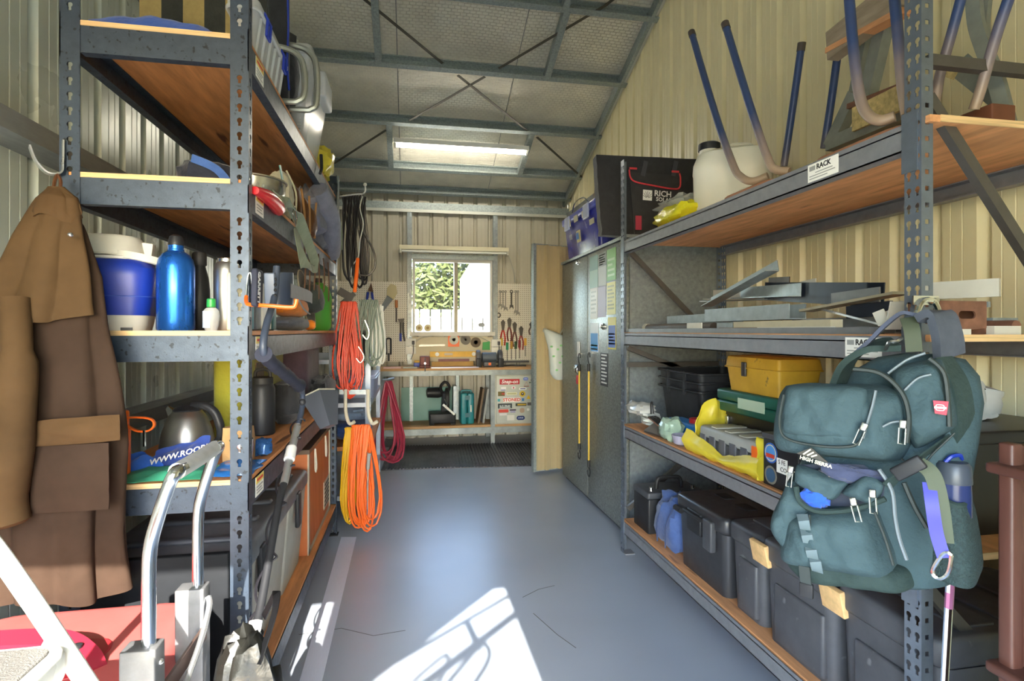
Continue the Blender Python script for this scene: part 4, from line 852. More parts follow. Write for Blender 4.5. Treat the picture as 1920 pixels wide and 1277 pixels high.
path = spl([D(560, 790), D(545, 850), D(520, 960), D(491, 1125), D(474, 1200)], 20)
for i, q in enumerate(path): a = i * 0.5; pts.append(q + V((math.cos(a) * 0.021, math.sin(a) * 0.016, math.sin(a) * 0.014)))
O('coil_cable', G().tube(spl(pts, 2), 0.0036, 5), m_kab, t)
M_ = FM(D(540, 545, 0.0), (0.15, 1, 0), Z)
cuf = O('arm_cuff', G(M_).grid(lambda u, v: (0.055 * math.sin(-1.5 + 3.0 * u), -0.055 + 0.11 * v + 0.01 * u, 0.015 + 0.05 * math.cos(-1.5 + 3.0 * u) - 0.05), 14, 6, 0.006), m_dt, t)
O('cuff_block', G(FM(D(507, 543, -0.012), (0, 1, 0.12), Z)).rbox((-0.012, -0.05, -0.015), (0.012, 0.05, 0.015), 0.004, 0.003), mat('pale_slate_plastic', '5c687c', 0.4), t)
Mp = FM(D(483, 541, -0.012), (0.1, 1, -0.08), (0, 0.1, 1))
O('arm_pad', G(Mp).rbox((-0.028, -0.052, -0.008), (0.02, 0.052, 0.008), 0.006, 0.004), m_grip, t)
TX('print', 'GARRETT', 0.021, Mp @ Matrix.Translation((-0.012, 0, 0.0085)) @ Matrix.Rotation(-PI / 2, 4, 'Z'), mat('grey_print', 'b9bcc0', 0.5), t, bold=0.0007)
O('arm_strap', G().ribbon(spl([D(545, 545, 0.03), D(562, 550, 0.02), D(580, 556, 0.0), D(585, 560, -0.04)], 5), 0.045, 0.003, (0, 0.2, 1)), cloth('black_cloth', '26272b'), t)
for i in range(5):
    O('cuff_rivet', G().ball(D(516, 524 + i * 10, 0.004), 0.005, 8, 5), m_black, t)
c0 = D(600, 738, 0.02); c1 = D(578, 826, 0.03)
Mb = FM(c0, (0.55, 1, -0.12), (-0.4, 0.2, 1))
O('control_box', G(Mb).loft([[V(q) for q in ((-0.055, -0.155, -0.01), (0.0, -0.155, -0.01), (0.0, -0.155, 0.04), (-0.055, -0.155, 0.04))], [V(q) for q in ((-0.066, -0.02, -0.045), (0.055, -0.02, -0.045), (0.055, -0.02, 0.05), (-0.066, -0.02, 0.05))], [V(q) for q in ((-0.066, 0.0, -0.05), (0.055, 0.0, -0.05), (0.055, -0.004, 0.05), (-0.066, -0.004, 0.05))]]), mat('charcoal_box', '4b505a', 0.4, 0, 0.06, 10), t)
scr = O('display_panel', G(Mb).box((-0.06, 0.0, -0.045), (0.05, 0.006, 0.045)), m_lgrey, t)
O('screen', G(Mb).box((-0.01, 0.006, -0.03), (0.04, 0.0075, 0.025)), mat('lcd', 'a8ad9c', 0.3), scr)
for i in range(3): O('button', G(Mb).rbox((-0.05, 0.006, -0.03 + i * 0.022), (-0.028, 0.0095, -0.016 + i * 0.022), 0.003, 0.001), m_dkgrey, scr)
O('knob', G().ball(D(567, 754, 0.035), 0.012, 10, 6), m_black, t)
t = T('utility_hook', 'orange-sleeved utility hook on the near left rack post', 'hook', PY(470, 560, 1.69))
q0 = PY(462, 556, 1.66)
O('hook_arm', G().tube(spl([q0 + V((0, 0, 0.0)), PY(462, 566, 1.64), PY(468, 571, 1.62), PY(500, 573, 1.60), PY(546, 576, 1.60), PY(554, 571, 1.60), PY(556, 561, 1.60)], 5), 0.0055, 8), m_orange, t)
O('hook_plate', G().ribbon(spl([PY(462, 560, 1.665), PY(464, 530, 1.678), PY(467, 514, 1.68), PY(472, 516, 1.68), PY(474, 560, 1.68)], 4), 0.012, 0.003, (0, 1, 0.1)), m_galv, t)

# ---- folding hand trolley
t = T('hand_trolley', 'chrome folding hand trolley with grey foam handle in the left foreground', 'trolley', (-0.46, 1.27, 0))
HA, HB = V((-0.438, 1.150, 1.028)), V((-0.444, 1.395, 1.028))
for y, end in ((1.150, HA), (1.395, HB)):
    O('handle_tube', G().tube(spl([(-0.438, y + (0.03 if y < 1.2 else -0.03), 1.03), (-0.44, y, 1.028), (-0.452, y - 0.002, 1.0), (-0.474, y, 0.93), (-0.484, y, 0.88), (-0.486, y, 0.80), (-0.486, y, 0.60)], 6), 0.0125, 12), m_chrome, t)
    s_ = O('frame_channel', G().rbox((-0.528, y - 0.022, 0.06), (-0.466, y + 0.022, 0.705), 0.004, 0.003), mat('dull_zinc', '77787a', 0.45, 0.5, 0.15, 30), t)
    O('rivet', G().ball((-0.466, y, 0.67), 0.006, 8, 6), m_steel, s_)
    O('wheel', G().lathe([(0.02, -0.02), (0.075, -0.02), (0.085, -0.012), (0.085, 0.012), (0.075, 0.02), (0.02, 0.02)], 20, (-0.55, y + (0.05 if y > 1.3 else -0.05), 0.085), 'y'), m_blackr, t)
O('foam_grip', G().tube([HA + V((-0.004, 0.012, 0)), (HA + HB) / 2, HB + V((0, -0.012, 0))], 0.0165, 12), mat('grey_foam', 'a9aaa6', 0.7, 0, 0.08, 40), t)
O('strut', G().tube(spl([(-0.462, 1.39, 0.68), (-0.455, 1.375, 0.66), (-0.45, 1.30, 0.615), (-0.452, 1.2, 0.565), (-0.455, 1.17, 0.56), (-0.455, 1.165, 0.4)], 5), 0.0065, 8), m_alu, t)
O('cross_bar', G().bar((-0.468, 1.16, 0.60), (-0.468, 1.39, 0.60), 0.006, 0.035), mat('brown_bar', '5d4a42', 0.5, 0.4), t)
O('toe_plate', G().rbox((-0.56, 1.12, 0.0), (-0.48, 1.43, 0.01), 0.01, 0.003), m_galv, t)

# ---- red plastic case
t = T('carry_case', 'large red plastic case with moulded carry handle in the left foreground', 'case', (-0.8, 1.42, 0))
m_rc = mat('sheen_red_plastic', 'bd5c58', 0.33, 0, 0.12, 6)  # gloss sheen put into the base colour as a paler, pinker red
O('case_body', G().rbox((-1.06, 1.19, 0), (-0.525, 1.62, 0.585), 0.09, 0.045, 5), m_rc, t)
O('handle_recess', G().rbox((-0.98, 1.27, 0.57), (-0.66, 1.43, 0.588), 0.05, 0.004), mat('deep_red_plastic', 'b02a33', 0.35), t)
O('handle', G().ribbon(spl([(-1.0, 1.37, 0.585), (-0.95, 1.365, 0.625), (-0.85, 1.36, 0.632), (-0.74, 1.345, 0.628), (-0.68, 1.32, 0.605), (-0.655, 1.30, 0.583)], 6), 0.045, 0.02, (0, 1, 0.25)), mat('magenta_red_plastic', '8e2234', 0.35), t)
O('bolt', G().lathe([(0.011, 0), (0.011, 0.006), (0.006, 0.008), (0, 0.008)], 12, (-0.70, 1.325, 0.622)), m_black, t)
O('seam_edge', G().tube(rr(0.545, 0.44, 0.095, 0.49, 5, -0.7925, 1.405), 0.006, 6, closed=True), m_dkgrey, t)
O('cable', G().tube(spl([(-0.74, 1.20, 0.60), (-0.66, 1.17, 0.595), (-0.60, 1.17, 0.56), (-0.58, 1.18, 0.5)], 5), 0.008, 7), m_black, t)

# ---- step ladder
t = T('step_ladder', 'white step ladder with a grey ribbed tread in the bottom left corner', 'ladder', (-0.6, 0.7, 0))
m_lad = mat('white_enamel_tube', 'ecebe2', 0.3, 0, 0.04, 12); m_tread = mat('grey_rubber_tread', '6f6d69', 0.7, 0, 0.15, 120, bump=0.4, bscale=400)
for y in (0.895, 0.50):
    O('rail', G().tube(spl([(-0.02, y, 0.0), (-0.30, y, 0.50), (-0.555, y, 0.96), (-0.60, y, 1.01), (-0.66, y, 1.03)], 6), 0.0125, 12), m_lad, t)
    O('rear_leg', G().tube([(-0.50, y, 0.86), (-0.95, y, 0.0)], 0.011, 10), m_lad, t)
for z, xf in ((0.86, -0.467), (0.58, -0.31), (0.30, -0.16)):
    tr = O('tread_frame', G().rbox((xf - 0.24, 0.515, z - 0.045), (xf, 0.88, z), 0.03, 0.008), m_lad, t)
    pad = O('tread_pad', G().rbox((xf - 0.225, 0.53, z - 0.002), (xf - 0.015, 0.865, z + 0.003), 0.02, 0.002), m_tread, tr)
O('top_bar', G().tube([(-0.66, 0.50, 1.03), (-0.66, 0.895, 1.03)], 0.0125, 10), m_lad, t)
O('cloth_patch', G().box((-0.60, 0.74, 0.8625), (-0.53, 0.83, 0.8635)), mat('pale_tape', 'b4b2ad', 0.6), t)

# ---- black bag and floor strip
t = T('carry_bag', 'shiny black bag with buckled strap standing by the trolley', 'bag', (-0.36, 1.36, 0))
O('bag_body', lump(G(), (-0.365, 1.345, 0), (0.15, 0.15, 0.60), 91, 0.22, 1.8, 24, 16), mat('shiny_black_nylon', '1e1e1b', 0.3, 0, 0.15, 12, bump=0.3, bscale=25), t)
O('strap', G().ribbon(spl([(-0.33, 1.30, 0.56), (-0.31, 1.36, 0.64), (-0.32, 1.42, 0.66), (-0.35, 1.43, 0.6)], 6), 0.02, 0.003, (0.5, -0.5, 0.2)), m_blackr, t)
O('toggle', G().ball((-0.39, 1.268, 0.50), 0.012, 8, 6), m_white, t)
a, b, c_, d_ = PZ(640, 1008, 0), PZ(668, 1008, 0), PZ(604, 1277, 0), PZ(562, 1277, 0)
a2 = a + (a - d_) * 0.0; e1 = d_ + (d_ - a) * 1.6; e2 = c_ + (c_ - b) * 1.6
O('cover_strip', G().add([a, b, e2, e1] + [q + V((0, 0, 0.004)) for q in (a, b, e2, e1)], [(3, 2, 1, 0), (4, 5, 6, 7), (0, 1, 5, 4), (1, 2, 6, 5), (2, 3, 7, 6), (3, 0, 4, 7)]), mat('satin_aluminium', 'd6dcec', 0.4, 0.1, 0.05, 20, (30, 1, 1)), label='long flat aluminium strip on the concrete beside the left rack', cat='strip')
# ================================================================ back of the shed
# outside the window
t = T('paling_fence', 'white paling fence outside the window', 'fence', (0.6, 10.5, 0))
m_fen = mat('white_fence', 'd8d4c8', 0.6, 0, 0.05, 4)
for i in range(26): O('paling', G().box((-1.6 + i * 0.2, 10.5, 0), (-1.43 + i * 0.2, 10.53, 1.70)), m_fen, t)
O('rail', G().box((-1.6, 10.53, 0.5), (3.6, 10.58, 0.6)), m_fen, t); O('rail', G().box((-1.6, 10.53, 1.2), (3.6, 10.58, 1.3)), m_fen, t)
O('gap_dark_sheet', G().box((-1.6, 10.585, 0.1), (3.6, 10.6, 1.55)), mat('gap_dark', '3a3a36', 0.8), t)  # added dark sheet so the gaps between palings read as lines
t = T('neighbour_shed', 'white clad shed with sloping roof edge beyond the fence', 'shed', (3.2, 13.5, 0))
O('shed_wall', G().add([(1.35, 12.5, 0), (5.0, 12.5, 0), (5.0, 12.5, 4.9), (1.9, 12.5, 3.6), (1.35, 12.5, 2.7), (1.35, 15, 0), (5.0, 15, 0), (5.0, 15, 4.9), (1.9, 15, 3.6), (1.35, 15, 2.7)], [(0, 1, 2, 3, 4), (9, 8, 7, 6, 5), (0, 4, 9, 5), (4, 3, 8, 9), (3, 2, 7, 8), (1, 6, 7, 2)]), m_fen, t)
O('eave_board', G().bar((1.25, 12.4, 2.35), (1.85, 12.4, 2.78), 0.1, 0.1).bar((1.85, 12.4, 2.78), (3.5, 12.4, 2.82), 0.1, 0.1), mat('grey_fascia', '303436', 0.5), t)
for i in range(4): O('cladding_line', G().box((1.92 + i * 0.14, 12.46, 1.2), (1.93 + i * 0.14, 12.5, 2.7)), m_grey, t)
t = T('gum_tree', 'loose leafy tree beyond the fence', 'tree', (0.8, 16, 0))
m_leaf = mat('sunlit_leaves', '454d20', 0.7, 0, 0.35, 2.5); rnd = random.Random(5)
g = G()
for i in range(4200):
    a = rnd.uniform(0, 2 * PI); rr_ = rnd.uniform(0, 1) ** 0.5; cl = rnd.choice([(0.3, 3.0), (1.1, 3.3), (1.8, 2.9), (0.8, 2.5), (1.6, 2.2), (0.1, 2.2), (1.0, 1.9)])
    c_ = V((cl[0] + rr_ * math.cos(a) * 0.9, 16 + rnd.uniform(-1, 1), cl[1] + rr_ * math.sin(a) * 0.75)); s_ = rnd.uniform(0.07, 0.17); u = V((rnd.gauss(0, 1), rnd.gauss(0, 1), rnd.gauss(0, 1))).normalized(); v_ = u.orthogonal().normalized()
    g.add([c_ - u * s_, c_ + v_ * s_ * 0.4, c_ + u * s_, c_ - v_ * s_ * 0.4], [(0, 1, 2, 3)])
O('foliage', g, m_leaf, t, kind='stuff')
O('trunk', G().tube([(0.8, 16, 0), (0.85, 16, 1.6), (0.7, 16, 3)], [0.14, 0.1, 0.05], 8).tube([(0.85, 16, 1.6), (1.6, 16, 2.9)], [0.07, 0.03], 6).tube([(0.85, 16, 1.4), (0.1, 16, 2.7)], [0.07, 0.03], 6), mat('bark', '8a7a60', 0.9), t)

# roof light
lx0, lx1, ly = -0.16, 1.24, 5.70
lz = zr(ly) - 0.17
t = T('fluorescent_light', 'lit fluorescent batten fixed under the roof purlins', 'light', ((lx0 + lx1) / 2, ly, lz))
O('batten', G().box((lx0, ly - 0.035, lz + 0.02), (lx1, ly + 0.035, lz + 0.065)), m_white, t)
for x in (lx0 + 0.005, lx1 - 0.03): O('end_cap', G().rbox((x, ly - 0.02, lz - 0.025), (x + 0.025, ly + 0.02, lz + 0.02), 0.006), m_white, t)
O('tube', G().tube([(lx0 + 0.03, ly, lz - 0.005), (lx1 - 0.03, ly, lz - 0.005)], 0.014, 12), mat('glowing_tube', 'fff6e4', 0.4, emit=15.0), t)
t = T('fluorescent_light', 'unlit cream fluorescent batten above the window', 'light', (0.53, YB - 0.1, 2.26))
O('batten', G().box((-0.12, YB - 0.1, 2.27), (1.2, YB - 0.055, 2.32)), mat('cream_enamel', 'd8d2b6', 0.4), t)
O('tube', G().tube([(-0.09, YB - 0.085, 2.25), (1.17, YB - 0.085, 2.25)], 0.013, 10), m_white, t)
for x in (-0.12, 1.175): O('end_cap', G().rbox((x, YB - 0.105, 2.225), (x + 0.025, YB - 0.06, 2.275), 0.005), m_lgrey, t)
O('power_lead', G().tube(spl([(1.19, YB - 0.06, 2.27), (1.24, YB - 0.03, 2.15), (1.28, YB - 0.03, 2.0), (1.29, YB - 0.02, 1.9)], 5), 0.004, 5), m_grey, t)

# pegboards
YP = YB - 0.03
t = O('pegboard', G().box((-1.0, YP - 0.006, 0.93), (-0.03, YP, 1.885)), m_peg, label='white pegboard left of the window', cat='pegboard')
t = O('pegboard', G().box((1.07, YP - 0.006, 0.93), (XWR - 0.05, YP, 1.885)), m_peg, label='white pegboard right of the window', cat='pegboard')
t = O('backing_panel', G().box((-0.028, YP - 0.006, 0.93), (1.068, YP, 1.225)), mat('cream_panel', 'cfc6ac', 0.6), label='cream backing board below the window', cat='panel')

# bench
BY0, BY1, BX0, BX1, BZ = 6.25, 6.70, -0.33, 1.75, 0.875
t = T('workbench', 'long steel-framed workbench under the window', 'workbench', (0.7, 6.5, 0))
m_bt = mat('worn_bench_top', 'b98c5a', 0.55, 0, 0.2, 5, (0.6, 4, 4)); m_bf = mat('painted_bench_steel', '8d9494', 0.45, 0.4, 0.35, 6, (1, 1, 1))
O('bench_top', G().box((BX0, BY0 - 0.01, BZ - 0.025), (BX1, BY1, BZ)), m_bt, t)
O('front_rail', G().box((BX0, BY0 - 0.012, BZ - 0.085), (BX1, BY0 + 0.03, BZ - 0.026)), m_bf, t)
for x in (-0.31, 0.94, 1.70):
    for y in (BY0 + 0.02, BY1 - 0.03): O('leg', G().box((x - 0.025, y - 0.025, 0), (x + 0.025, y + 0.025, BZ - 0.085)), m_bf, t)
O('lower_shelf', G().box((BX0, BY0, 0.195), (BX1, BY1, 0.22)), m_bt, t)
O('lower_rail', G().box((BX0, BY0 - 0.012, 0.125), (BX1, BY0 + 0.02, 0.194)), m_bf, t)
for x in (0.0, 0.55): O('back_upright', G().box((x, BY1 - 0.04, 0.22), (x + 0.04, BY1, BZ - 0.03)), m_galvd, t)
O('back_sheet', G().box((-0.1, BY1 - 0.012, 0.22), (0.6, BY1 - 0.006, 0.62)), mat('teal_sheet', '4f8478', 0.4, 0, 0.1, 4), t)

# stickered cabinet under the bench
t = T('steel_cabinet', 'grey steel cabinet covered in stickers under the workbench', 'cabinet', (1.15, 6.4, 0.22))
kx0, kx1, kz0, kz1, ky = 0.98, 1.40, 0.235, 0.775, 6.24
O('cabinet_body', G().box((kx0 - 0.02, ky + 0.02, 0.22), (kx1 + 0.02, 6.66, 0.787)), m_lgrey, t)
dr = O('cabinet_door', G().rbox((kx0, ky, kz0), (kx1, ky + 0.018, kz1), 0.004, 0.003), mat('pale_grey_enamel', 'bdbfb4', 0.45, 0, 0.05, 5), t)
def at(u, v): return FM((kx0 + (kx1 - kx0) * u, ky - 0.0005, kz1 - (kz1 - kz0) * v), X, Z)
def cm(h): return mat('print_' + h, h, 0.55)
def sk_(u, v, w_, h_, c_, r=0.0, txt=None, tc='f4f4f0', ts=0.02, dz=0.0, **k):
    M_ = at(u, v) @ Matrix.Translation((0, 0, dz)); o = STK('sticker', M_, w_, h_, cm(c_), dr, 0.0008, r)
    if txt: TX('sticker_print', txt, ts, M_ @ Matrix.Translation((0, 0, 0.001)), cm(tc), dr, 0.0002, **k)
sk_(0.37, 0.12, 0.235, 0.062, 'c0272d', txt='Snap-on', ts=0.06, bold=0.0012, shear=0.25)
sk_(0.82, 0.065, 0.06, 0.035, '6f86d6', 0.017, 'ARB', 'f4f4f0', 0.02)
sk_(0.20, 0.255, 0.06, 0.03, 'e8e4e0'); sk_(0.19, 0.295, 0.05, 0.008, '6a6ab0')
sk_(0.48, 0.25, 0.05, 0.03, 'e6dede', 0.014); sk_(0.48, 0.25, 0.012, 0.02, 'c0272d', dz=0.001)
sk_(0.74, 0.275, 0.09, 0.028, 'f2f2ec', 0.012); sk_(0.74, 0.275, 0.062, 0.01, '2c3f8c', dz=0.001); sk_(0.95, 0.29, 0.04, 0.02, 'c9b9b2')
sk_(0.14, 0.375, 0.08, 0.052, '6b5a1e'); sk_(0.19, 0.375, 0.035, 0.02, 'b8412f', dz=0.001)
sk_(0.43, 0.375, 0.125, 0.03, 'dcd9b0', 0.008); sk_(0.43, 0.375, 0.105, 0.016, 'b5b184', 0.006, dz=0.001)
sk_(0.73, 0.385, 0.07, 0.07, 'd8b62a', 0.035); sk_(0.73, 0.385, 0.036, 0.036, '2b2220', 0.018, dz=0.001); sk_(0.73, 0.38, 0.014, 0.014, 'd0c8b4', 0.006, dz=0.002)
sk_(0.43, 0.51, 0.20, 0.052, 'eceae4', txt='STONED', tc='e0482f', ts=0.05, bold=0.0015, sx=1.05)
sk_(0.07, 0.51, 0.03, 0.03, '4aa0a8'); sk_(0.745, 0.51, 0.028, 0.032, '3a78c0')
g = G(at(0.90, 0.46)); g.add([(-0.026, -0.02, 0), (0.026, -0.02, 0), (0, 0.026, 0), (-0.026, -0.02, 0.001), (0.026, -0.02, 0.001), (0, 0.026, 0.001)], [(2, 1, 0), (3, 4, 5), (0, 1, 4, 3), (1, 2, 5, 4), (2, 0, 3, 5)]); O('sticker', g, cm('e0b81e'), dr)
g = G(at(0.84, 0.18)); g.tube([(-0.03, -0.025, 0.001), (0.03, -0.025, 0.001), (0, 0.026, 0.001)], 0.003, 5, closed=True); O('sticker', g, cm('d8806a'), dr)
sk_(0.84, 0.225, 0.055, 0.01, '4a4a48'); sk_(0.94, 0.145, 0.02, 0.02, '5a6a58', 0.01)
sk_(0.24, 0.635, 0.165, 0.056, '2c3436', txt='IS IT TRUE?', tc='e4e8e4', ts=0.026, bold=0.0004); sk_(0.24, 0.655, 0.12, 0.006, 'c8ccc8', dz=0.001); sk_(0.24, 0.672, 0.13, 0.006, 'c8ccc8', dz=0.001)
sk_(0.69, 0.615, 0.13, 0.034, '3a3a22', 0.004); sk_(0.71, 0.615, 0.10, 0.016, 'c9a428', dz=0.001); sk_(0.92, 0.605, 0.045, 0.036, '55504e')
sk_(0.20, 0.742, 0.115, 0.036, 'dc4a38', 0.006); sk_(0.46, 0.725, 0.075, 0.016, '3c2e48'); sk_(0.46, 0.765, 0.06, 0.02, '9a96b8')
sk_(0.72, 0.74, 0.055, 0.055, 'b89a80', 0.02); sk_(0.89, 0.725, 0.03, 0.03, 'ecebe6', 0.01)
sk_(0.19, 0.815, 0.085, 0.025, 'dcd6d2'); sk_(0.40, 0.89, 0.085, 0.062, 'dedad2'); sk_(0.68, 0.9, 0.098, 0.05, '1f2f6a', 0.025, 'ARB', 'c9d2e8', 0.026, sx=1.3)
O('door_lock', G().lathe([(0.008, 0), (0.008, 0.006), (0, 0.006)], 12, (0, 0, 0)).__class__(FM((kx1 - 0.012, ky - 0.001, kz1 - 0.05), X, Z)).lathe([(0.006, 0), (0.006, 0.006), (0, 0.006)], 12), m_dkgrey, dr)

# under the bench
t = T('cutoff_saw', 'black abrasive cut-off saw under the workbench', 'power tool', (0.36, 6.45, 0.22))
sx, sy, sz = 0.37, 6.43, 0.22
O('base', G().rbox((sx - 0.15, sy - 0.12, sz + 0.02), (sx + 0.15, sy + 0.14, sz + 0.13), 0.02, 0.01), m_black, t)
for dx_ in (-0.12, 0.12): O('foot', G().rbox((sx + dx_ - 0.03, sy - 0.13, sz), (sx + dx_ + 0.03, sy - 0.07, sz + 0.025), 0.01), m_blackr, t)
O('motor', G().lathe([(0.03, -0.18), (0.055, -0.17), (0.06, -0.05), (0.05, 0.0)], 16, (sx, sy, sz + 0.36), 'x'), m_black, t)
O('blade_guard', G().lathe([(0.12, -0.02), (0.125, 0.0), (0.12, 0.02), (0.03, 0.022), (0.03, -0.022)], 24, (sx + 0.06, sy, sz + 0.29), 'x'), m_blackr, t)
O('handle', G().tube(spl([(sx, sy - 0.06, sz + 0.36), (sx - 0.02, sy - 0.1, sz + 0.44), (sx + 0.03, sy - 0.1, sz + 0.49), (sx + 0.08, sy - 0.09, sz + 0.44), (sx + 0.06, sy - 0.05, sz + 0.36)], 5), 0.016, 8), m_black, t)
O('arm', G().bar((sx + 0.02, sy + 0.1, sz + 0.12), (sx + 0.03, sy, sz + 0.36), 0.05, 0.05), m_dkgrey, t)
O('fence_plate', G().box((sx + 0.125, sy - 0.10, sz + 0.13), (sx + 0.165, sy + 0.06, sz + 0.44)), m_galv, t)
O('tag', G(FM((sx + 0.07, sy - 0.14, sz + 0.18), (1, 0, -0.9), (0.9, 0, 1))).box((-0.09, -0.012, 0), (0.09, 0.012, 0.003)), m_paper, t)
O('chain', G().tube(spl([(sx + 0.02, sy - 0.13, sz + 0.3), (sx + 0.05, sy - 0.135, sz + 0.24), (sx + 0.02, sy - 0.135, sz + 0.19)], 5), 0.006, 5), m_steel, t)
t = T('tool_case', 'teal plastic power-tool case standing under the workbench', 'case', (0.65, 6.42, 0.22))
O('case_half', G().rbox((0.58, 6.33, 0.22), (0.655, 6.62, 0.575), 0.02, 0.012), m_teal, t); O('case_half', G().rbox((0.657, 6.33, 0.22), (0.735, 6.62, 0.575), 0.02, 0.012), m_teal, t)
O('handle', G().tube(spl([(0.60, 6.4, 0.57), (0.60, 6.4, 0.6), (0.70, 6.4, 0.6), (0.70, 6.4, 0.57)], 3), 0.01, 6), m_teal, t)
for z in (0.30, 0.5): O('latch', G().box((0.63, 6.322, z), (0.685, 6.332, z + 0.05)), mat('dark_teal', '17606a', 0.4), t)
O('label', G().box((0.69, 6.326, 0.36), (0.705, 6.331, 0.44)), m_white, t)
for i, (x, l_, nm) in enumerate(((0.79, 'd', 'thin brown board leaning nearest the teal case'), (0.845, 'g', 'pale grey board leaning beside the stickered cabinet'))):
    O('offcut_board', G().sweep([(-0.012, 0), (0.012, 0), (0.012, 0.22), (-0.012, 0.22)], (x, 6.36, 0.22), (x + 0.06, 6.36, 0.62), (0, 1, 0)), (mat('brown_board', '7a6248', 0.6, 0, 0.2, 8), m_grey)[i], label=nm, cat='board')

# floor mat with ribs
t = T('rubber_mat', 'black ribbed rubber mat on the floor in front of the workbench', 'mat', (0.55, 5.7, 0))
q = [V((-0.26, 5.24, 0)), V((1.5, 5.12, 0)), V((1.55, 6.2, 0)), V((-0.22, 6.28, 0))]
m_mat = mat('ribbed_rubber', '34353c', 0.36, 0, 0.2, 8)
O('mat_base', G().add(q + [v + V((0, 0, 0.006)) for v in q], [(3, 2, 1, 0), (4, 5, 6, 7), (0, 1, 5, 4), (1, 2, 6, 5), (2, 3, 7, 6), (3, 0, 4, 7)]), m_mat, t)
g = G()
for i in range(56):
    u = (i + 0.5) / 56; g.bar(q[0].lerp(q[1], u) + V((0, 0, 0.010)), q[3].lerp(q[2], u) + V((0, 0, 0.010)), 0.015, 0.010)
O('ribs', g, m_mat, t, kind='stuff')

# ---- on the bench
YT = 6.42
def onb(px): return PY(px, 690, YT).x
t = T('bench_vice', 'dark red bench vice clamped to the workbench', 'vice', (onb(796), YT - 0.1, BZ))
x = onb(796); yv = BY0 + 0.06
O('jaw', G().rbox((x - 0.055, yv - 0.06, BZ + 0.03), (x + 0.055, yv - 0.01, BZ + 0.135), 0.008), mat('dark_red_iron', '6a3a34', 0.5, 0.3, 0.2, 20), t)
O('jaw', G().rbox((x - 0.055, yv + 0.01, BZ + 0.03), (x + 0.055, yv + 0.07, BZ + 0.135), 0.008), mat('dark_red_iron', '6a3a34'), t)
O('vice_base', G().rbox((x - 0.06, yv - 0.04, BZ), (x + 0.06, yv + 0.1, BZ + 0.035), 0.01), mat('dark_red_iron', '6a3a34'), t)
O('screw', G().tube([(x, yv - 0.12, BZ + 0.06), (x, yv + 0.02, BZ + 0.06)], 0.012, 8), m_steel, t); O('tommy_bar', G().tube([(x, yv - 0.11, BZ - 0.03), (x, yv - 0.11, BZ + 0.12)], 0.006, 6), m_dkgrey, t)
t = T('spirit_level', 'long yellow spirit level standing along the back of the bench', 'level', (onb(848), 6.6, BZ))
l0, l1 = PY(806, 665, 6.62), PY(895, 665, 6.62)
O('level_body', G().box((l0.x, 6.60, BZ + 0.11), (l1.x, 6.625, BZ + 0.175)), m_yellow, t)
for u in (0.15, 0.92): O('vial_ring', G().lathe([(0.016, -0.002), (0.024, -0.002), (0.024, 0.002), (0.016, 0.002)], 16, (l0.x + (l1.x - l0.x) * u, 6.598, BZ + 0.143), 'y'), m_white, t)
O('vial', G().box((l0.x + 0.17, 6.597, BZ + 0.13), (l0.x + 0.27, 6.6, BZ + 0.158)), mat('vial_grey', 'b0a080', 0.3), t)
O('spirit_level', G().box((l0.x + 0.02, 6.60, BZ), (l1.x - 0.05, 6.625, BZ + 0.055)), mat('tan_yellow', 'b28a3c', 0.5, 0, 0.15, 10), label='shorter tan level lying under the yellow spirit level', cat='level')
O('steel_rule', G().box((l0.x + 0.1, 6.598, BZ + 0.056), (l1.x - 0.1, 6.62, BZ + 0.085)), mat('maroon_rule', '7d4a4a', 0.5, 0, 0.2, 30), label='dark red tool roll between the two levels', cat='tool roll')
t = T('bench_grinder', 'grey bench grinder with dark wheel guards on the workbench', 'grinder', (onb(917), 6.45, BZ))
gx = onb(917); gz = BZ + 0.11
O('motor', G().lathe([(0.04, -0.09), (0.058, -0.08), (0.06, 0.08), (0.04, 0.09)], 20, (gx, 6.42, gz), 'x'), mat('blue_grey_iron', '56606c', 0.45, 0.2), t)
for s_ in (-1, 1):
    O('wheel_guard', G().lathe([(0.03, -0.025), (0.075, -0.022), (0.08, 0), (0.075, 0.022), (0.03, 0.025)], 20, (gx + s_ * 0.13, 6.42, gz + 0.01), 'x'), m_dkgrey, t)
    O('tool_rest', G().rbox((gx + s_ * 0.13 - 0.03, 6.32, BZ + 0.0), (gx + s_ * 0.13 + 0.03, 6.36, BZ + 0.1), 0.005), m_black, t)
O('pedestal', G().rbox((gx - 0.07, 6.36, BZ), (gx + 0.07, 6.5, BZ + 0.06), 0.01), m_dkgrey, t)
O('switch', G().box((gx - 0.015, 6.352, BZ + 0.02), (gx + 0.015, 6.362, BZ + 0.05)), m_orange, t)
O('steel_plate', G().box((onb(808), 6.26, BZ), (onb(895), 6.36, BZ + 0.008)), mat('lilac_steel', 'b6b5cc', 0.3, 0.5), label='flat pale steel plate on the front of the workbench', cat='plate')
O('paper_sheet', G().box((onb(720), 6.27, BZ), (onb(752), 6.42, BZ + 0.012)), mat('pink_paper', 'd8b0aa', 0.6), label='pink folded papers at the left end of the bench', cat='paper')
O('paper_stack', G().box((onb(756), 6.30, BZ), (onb(782), 6.45, BZ + 0.008)), m_lgrey, label='pale papers beside the pink papers on the bench', cat='paper')
O('screw_box', G().rbox((onb(776), 6.5, BZ), (onb(788), 6.58, BZ + 0.05), 0.004), m_blue, label='small blue and yellow screw box behind the vice', cat='box')
O('screw_box', G().rbox((onb(777), 6.5, BZ + 0.05), (onb(787), 6.57, BZ + 0.075), 0.004), m_yellow, label='small yellow box stacked on the blue screw box', cat='box')
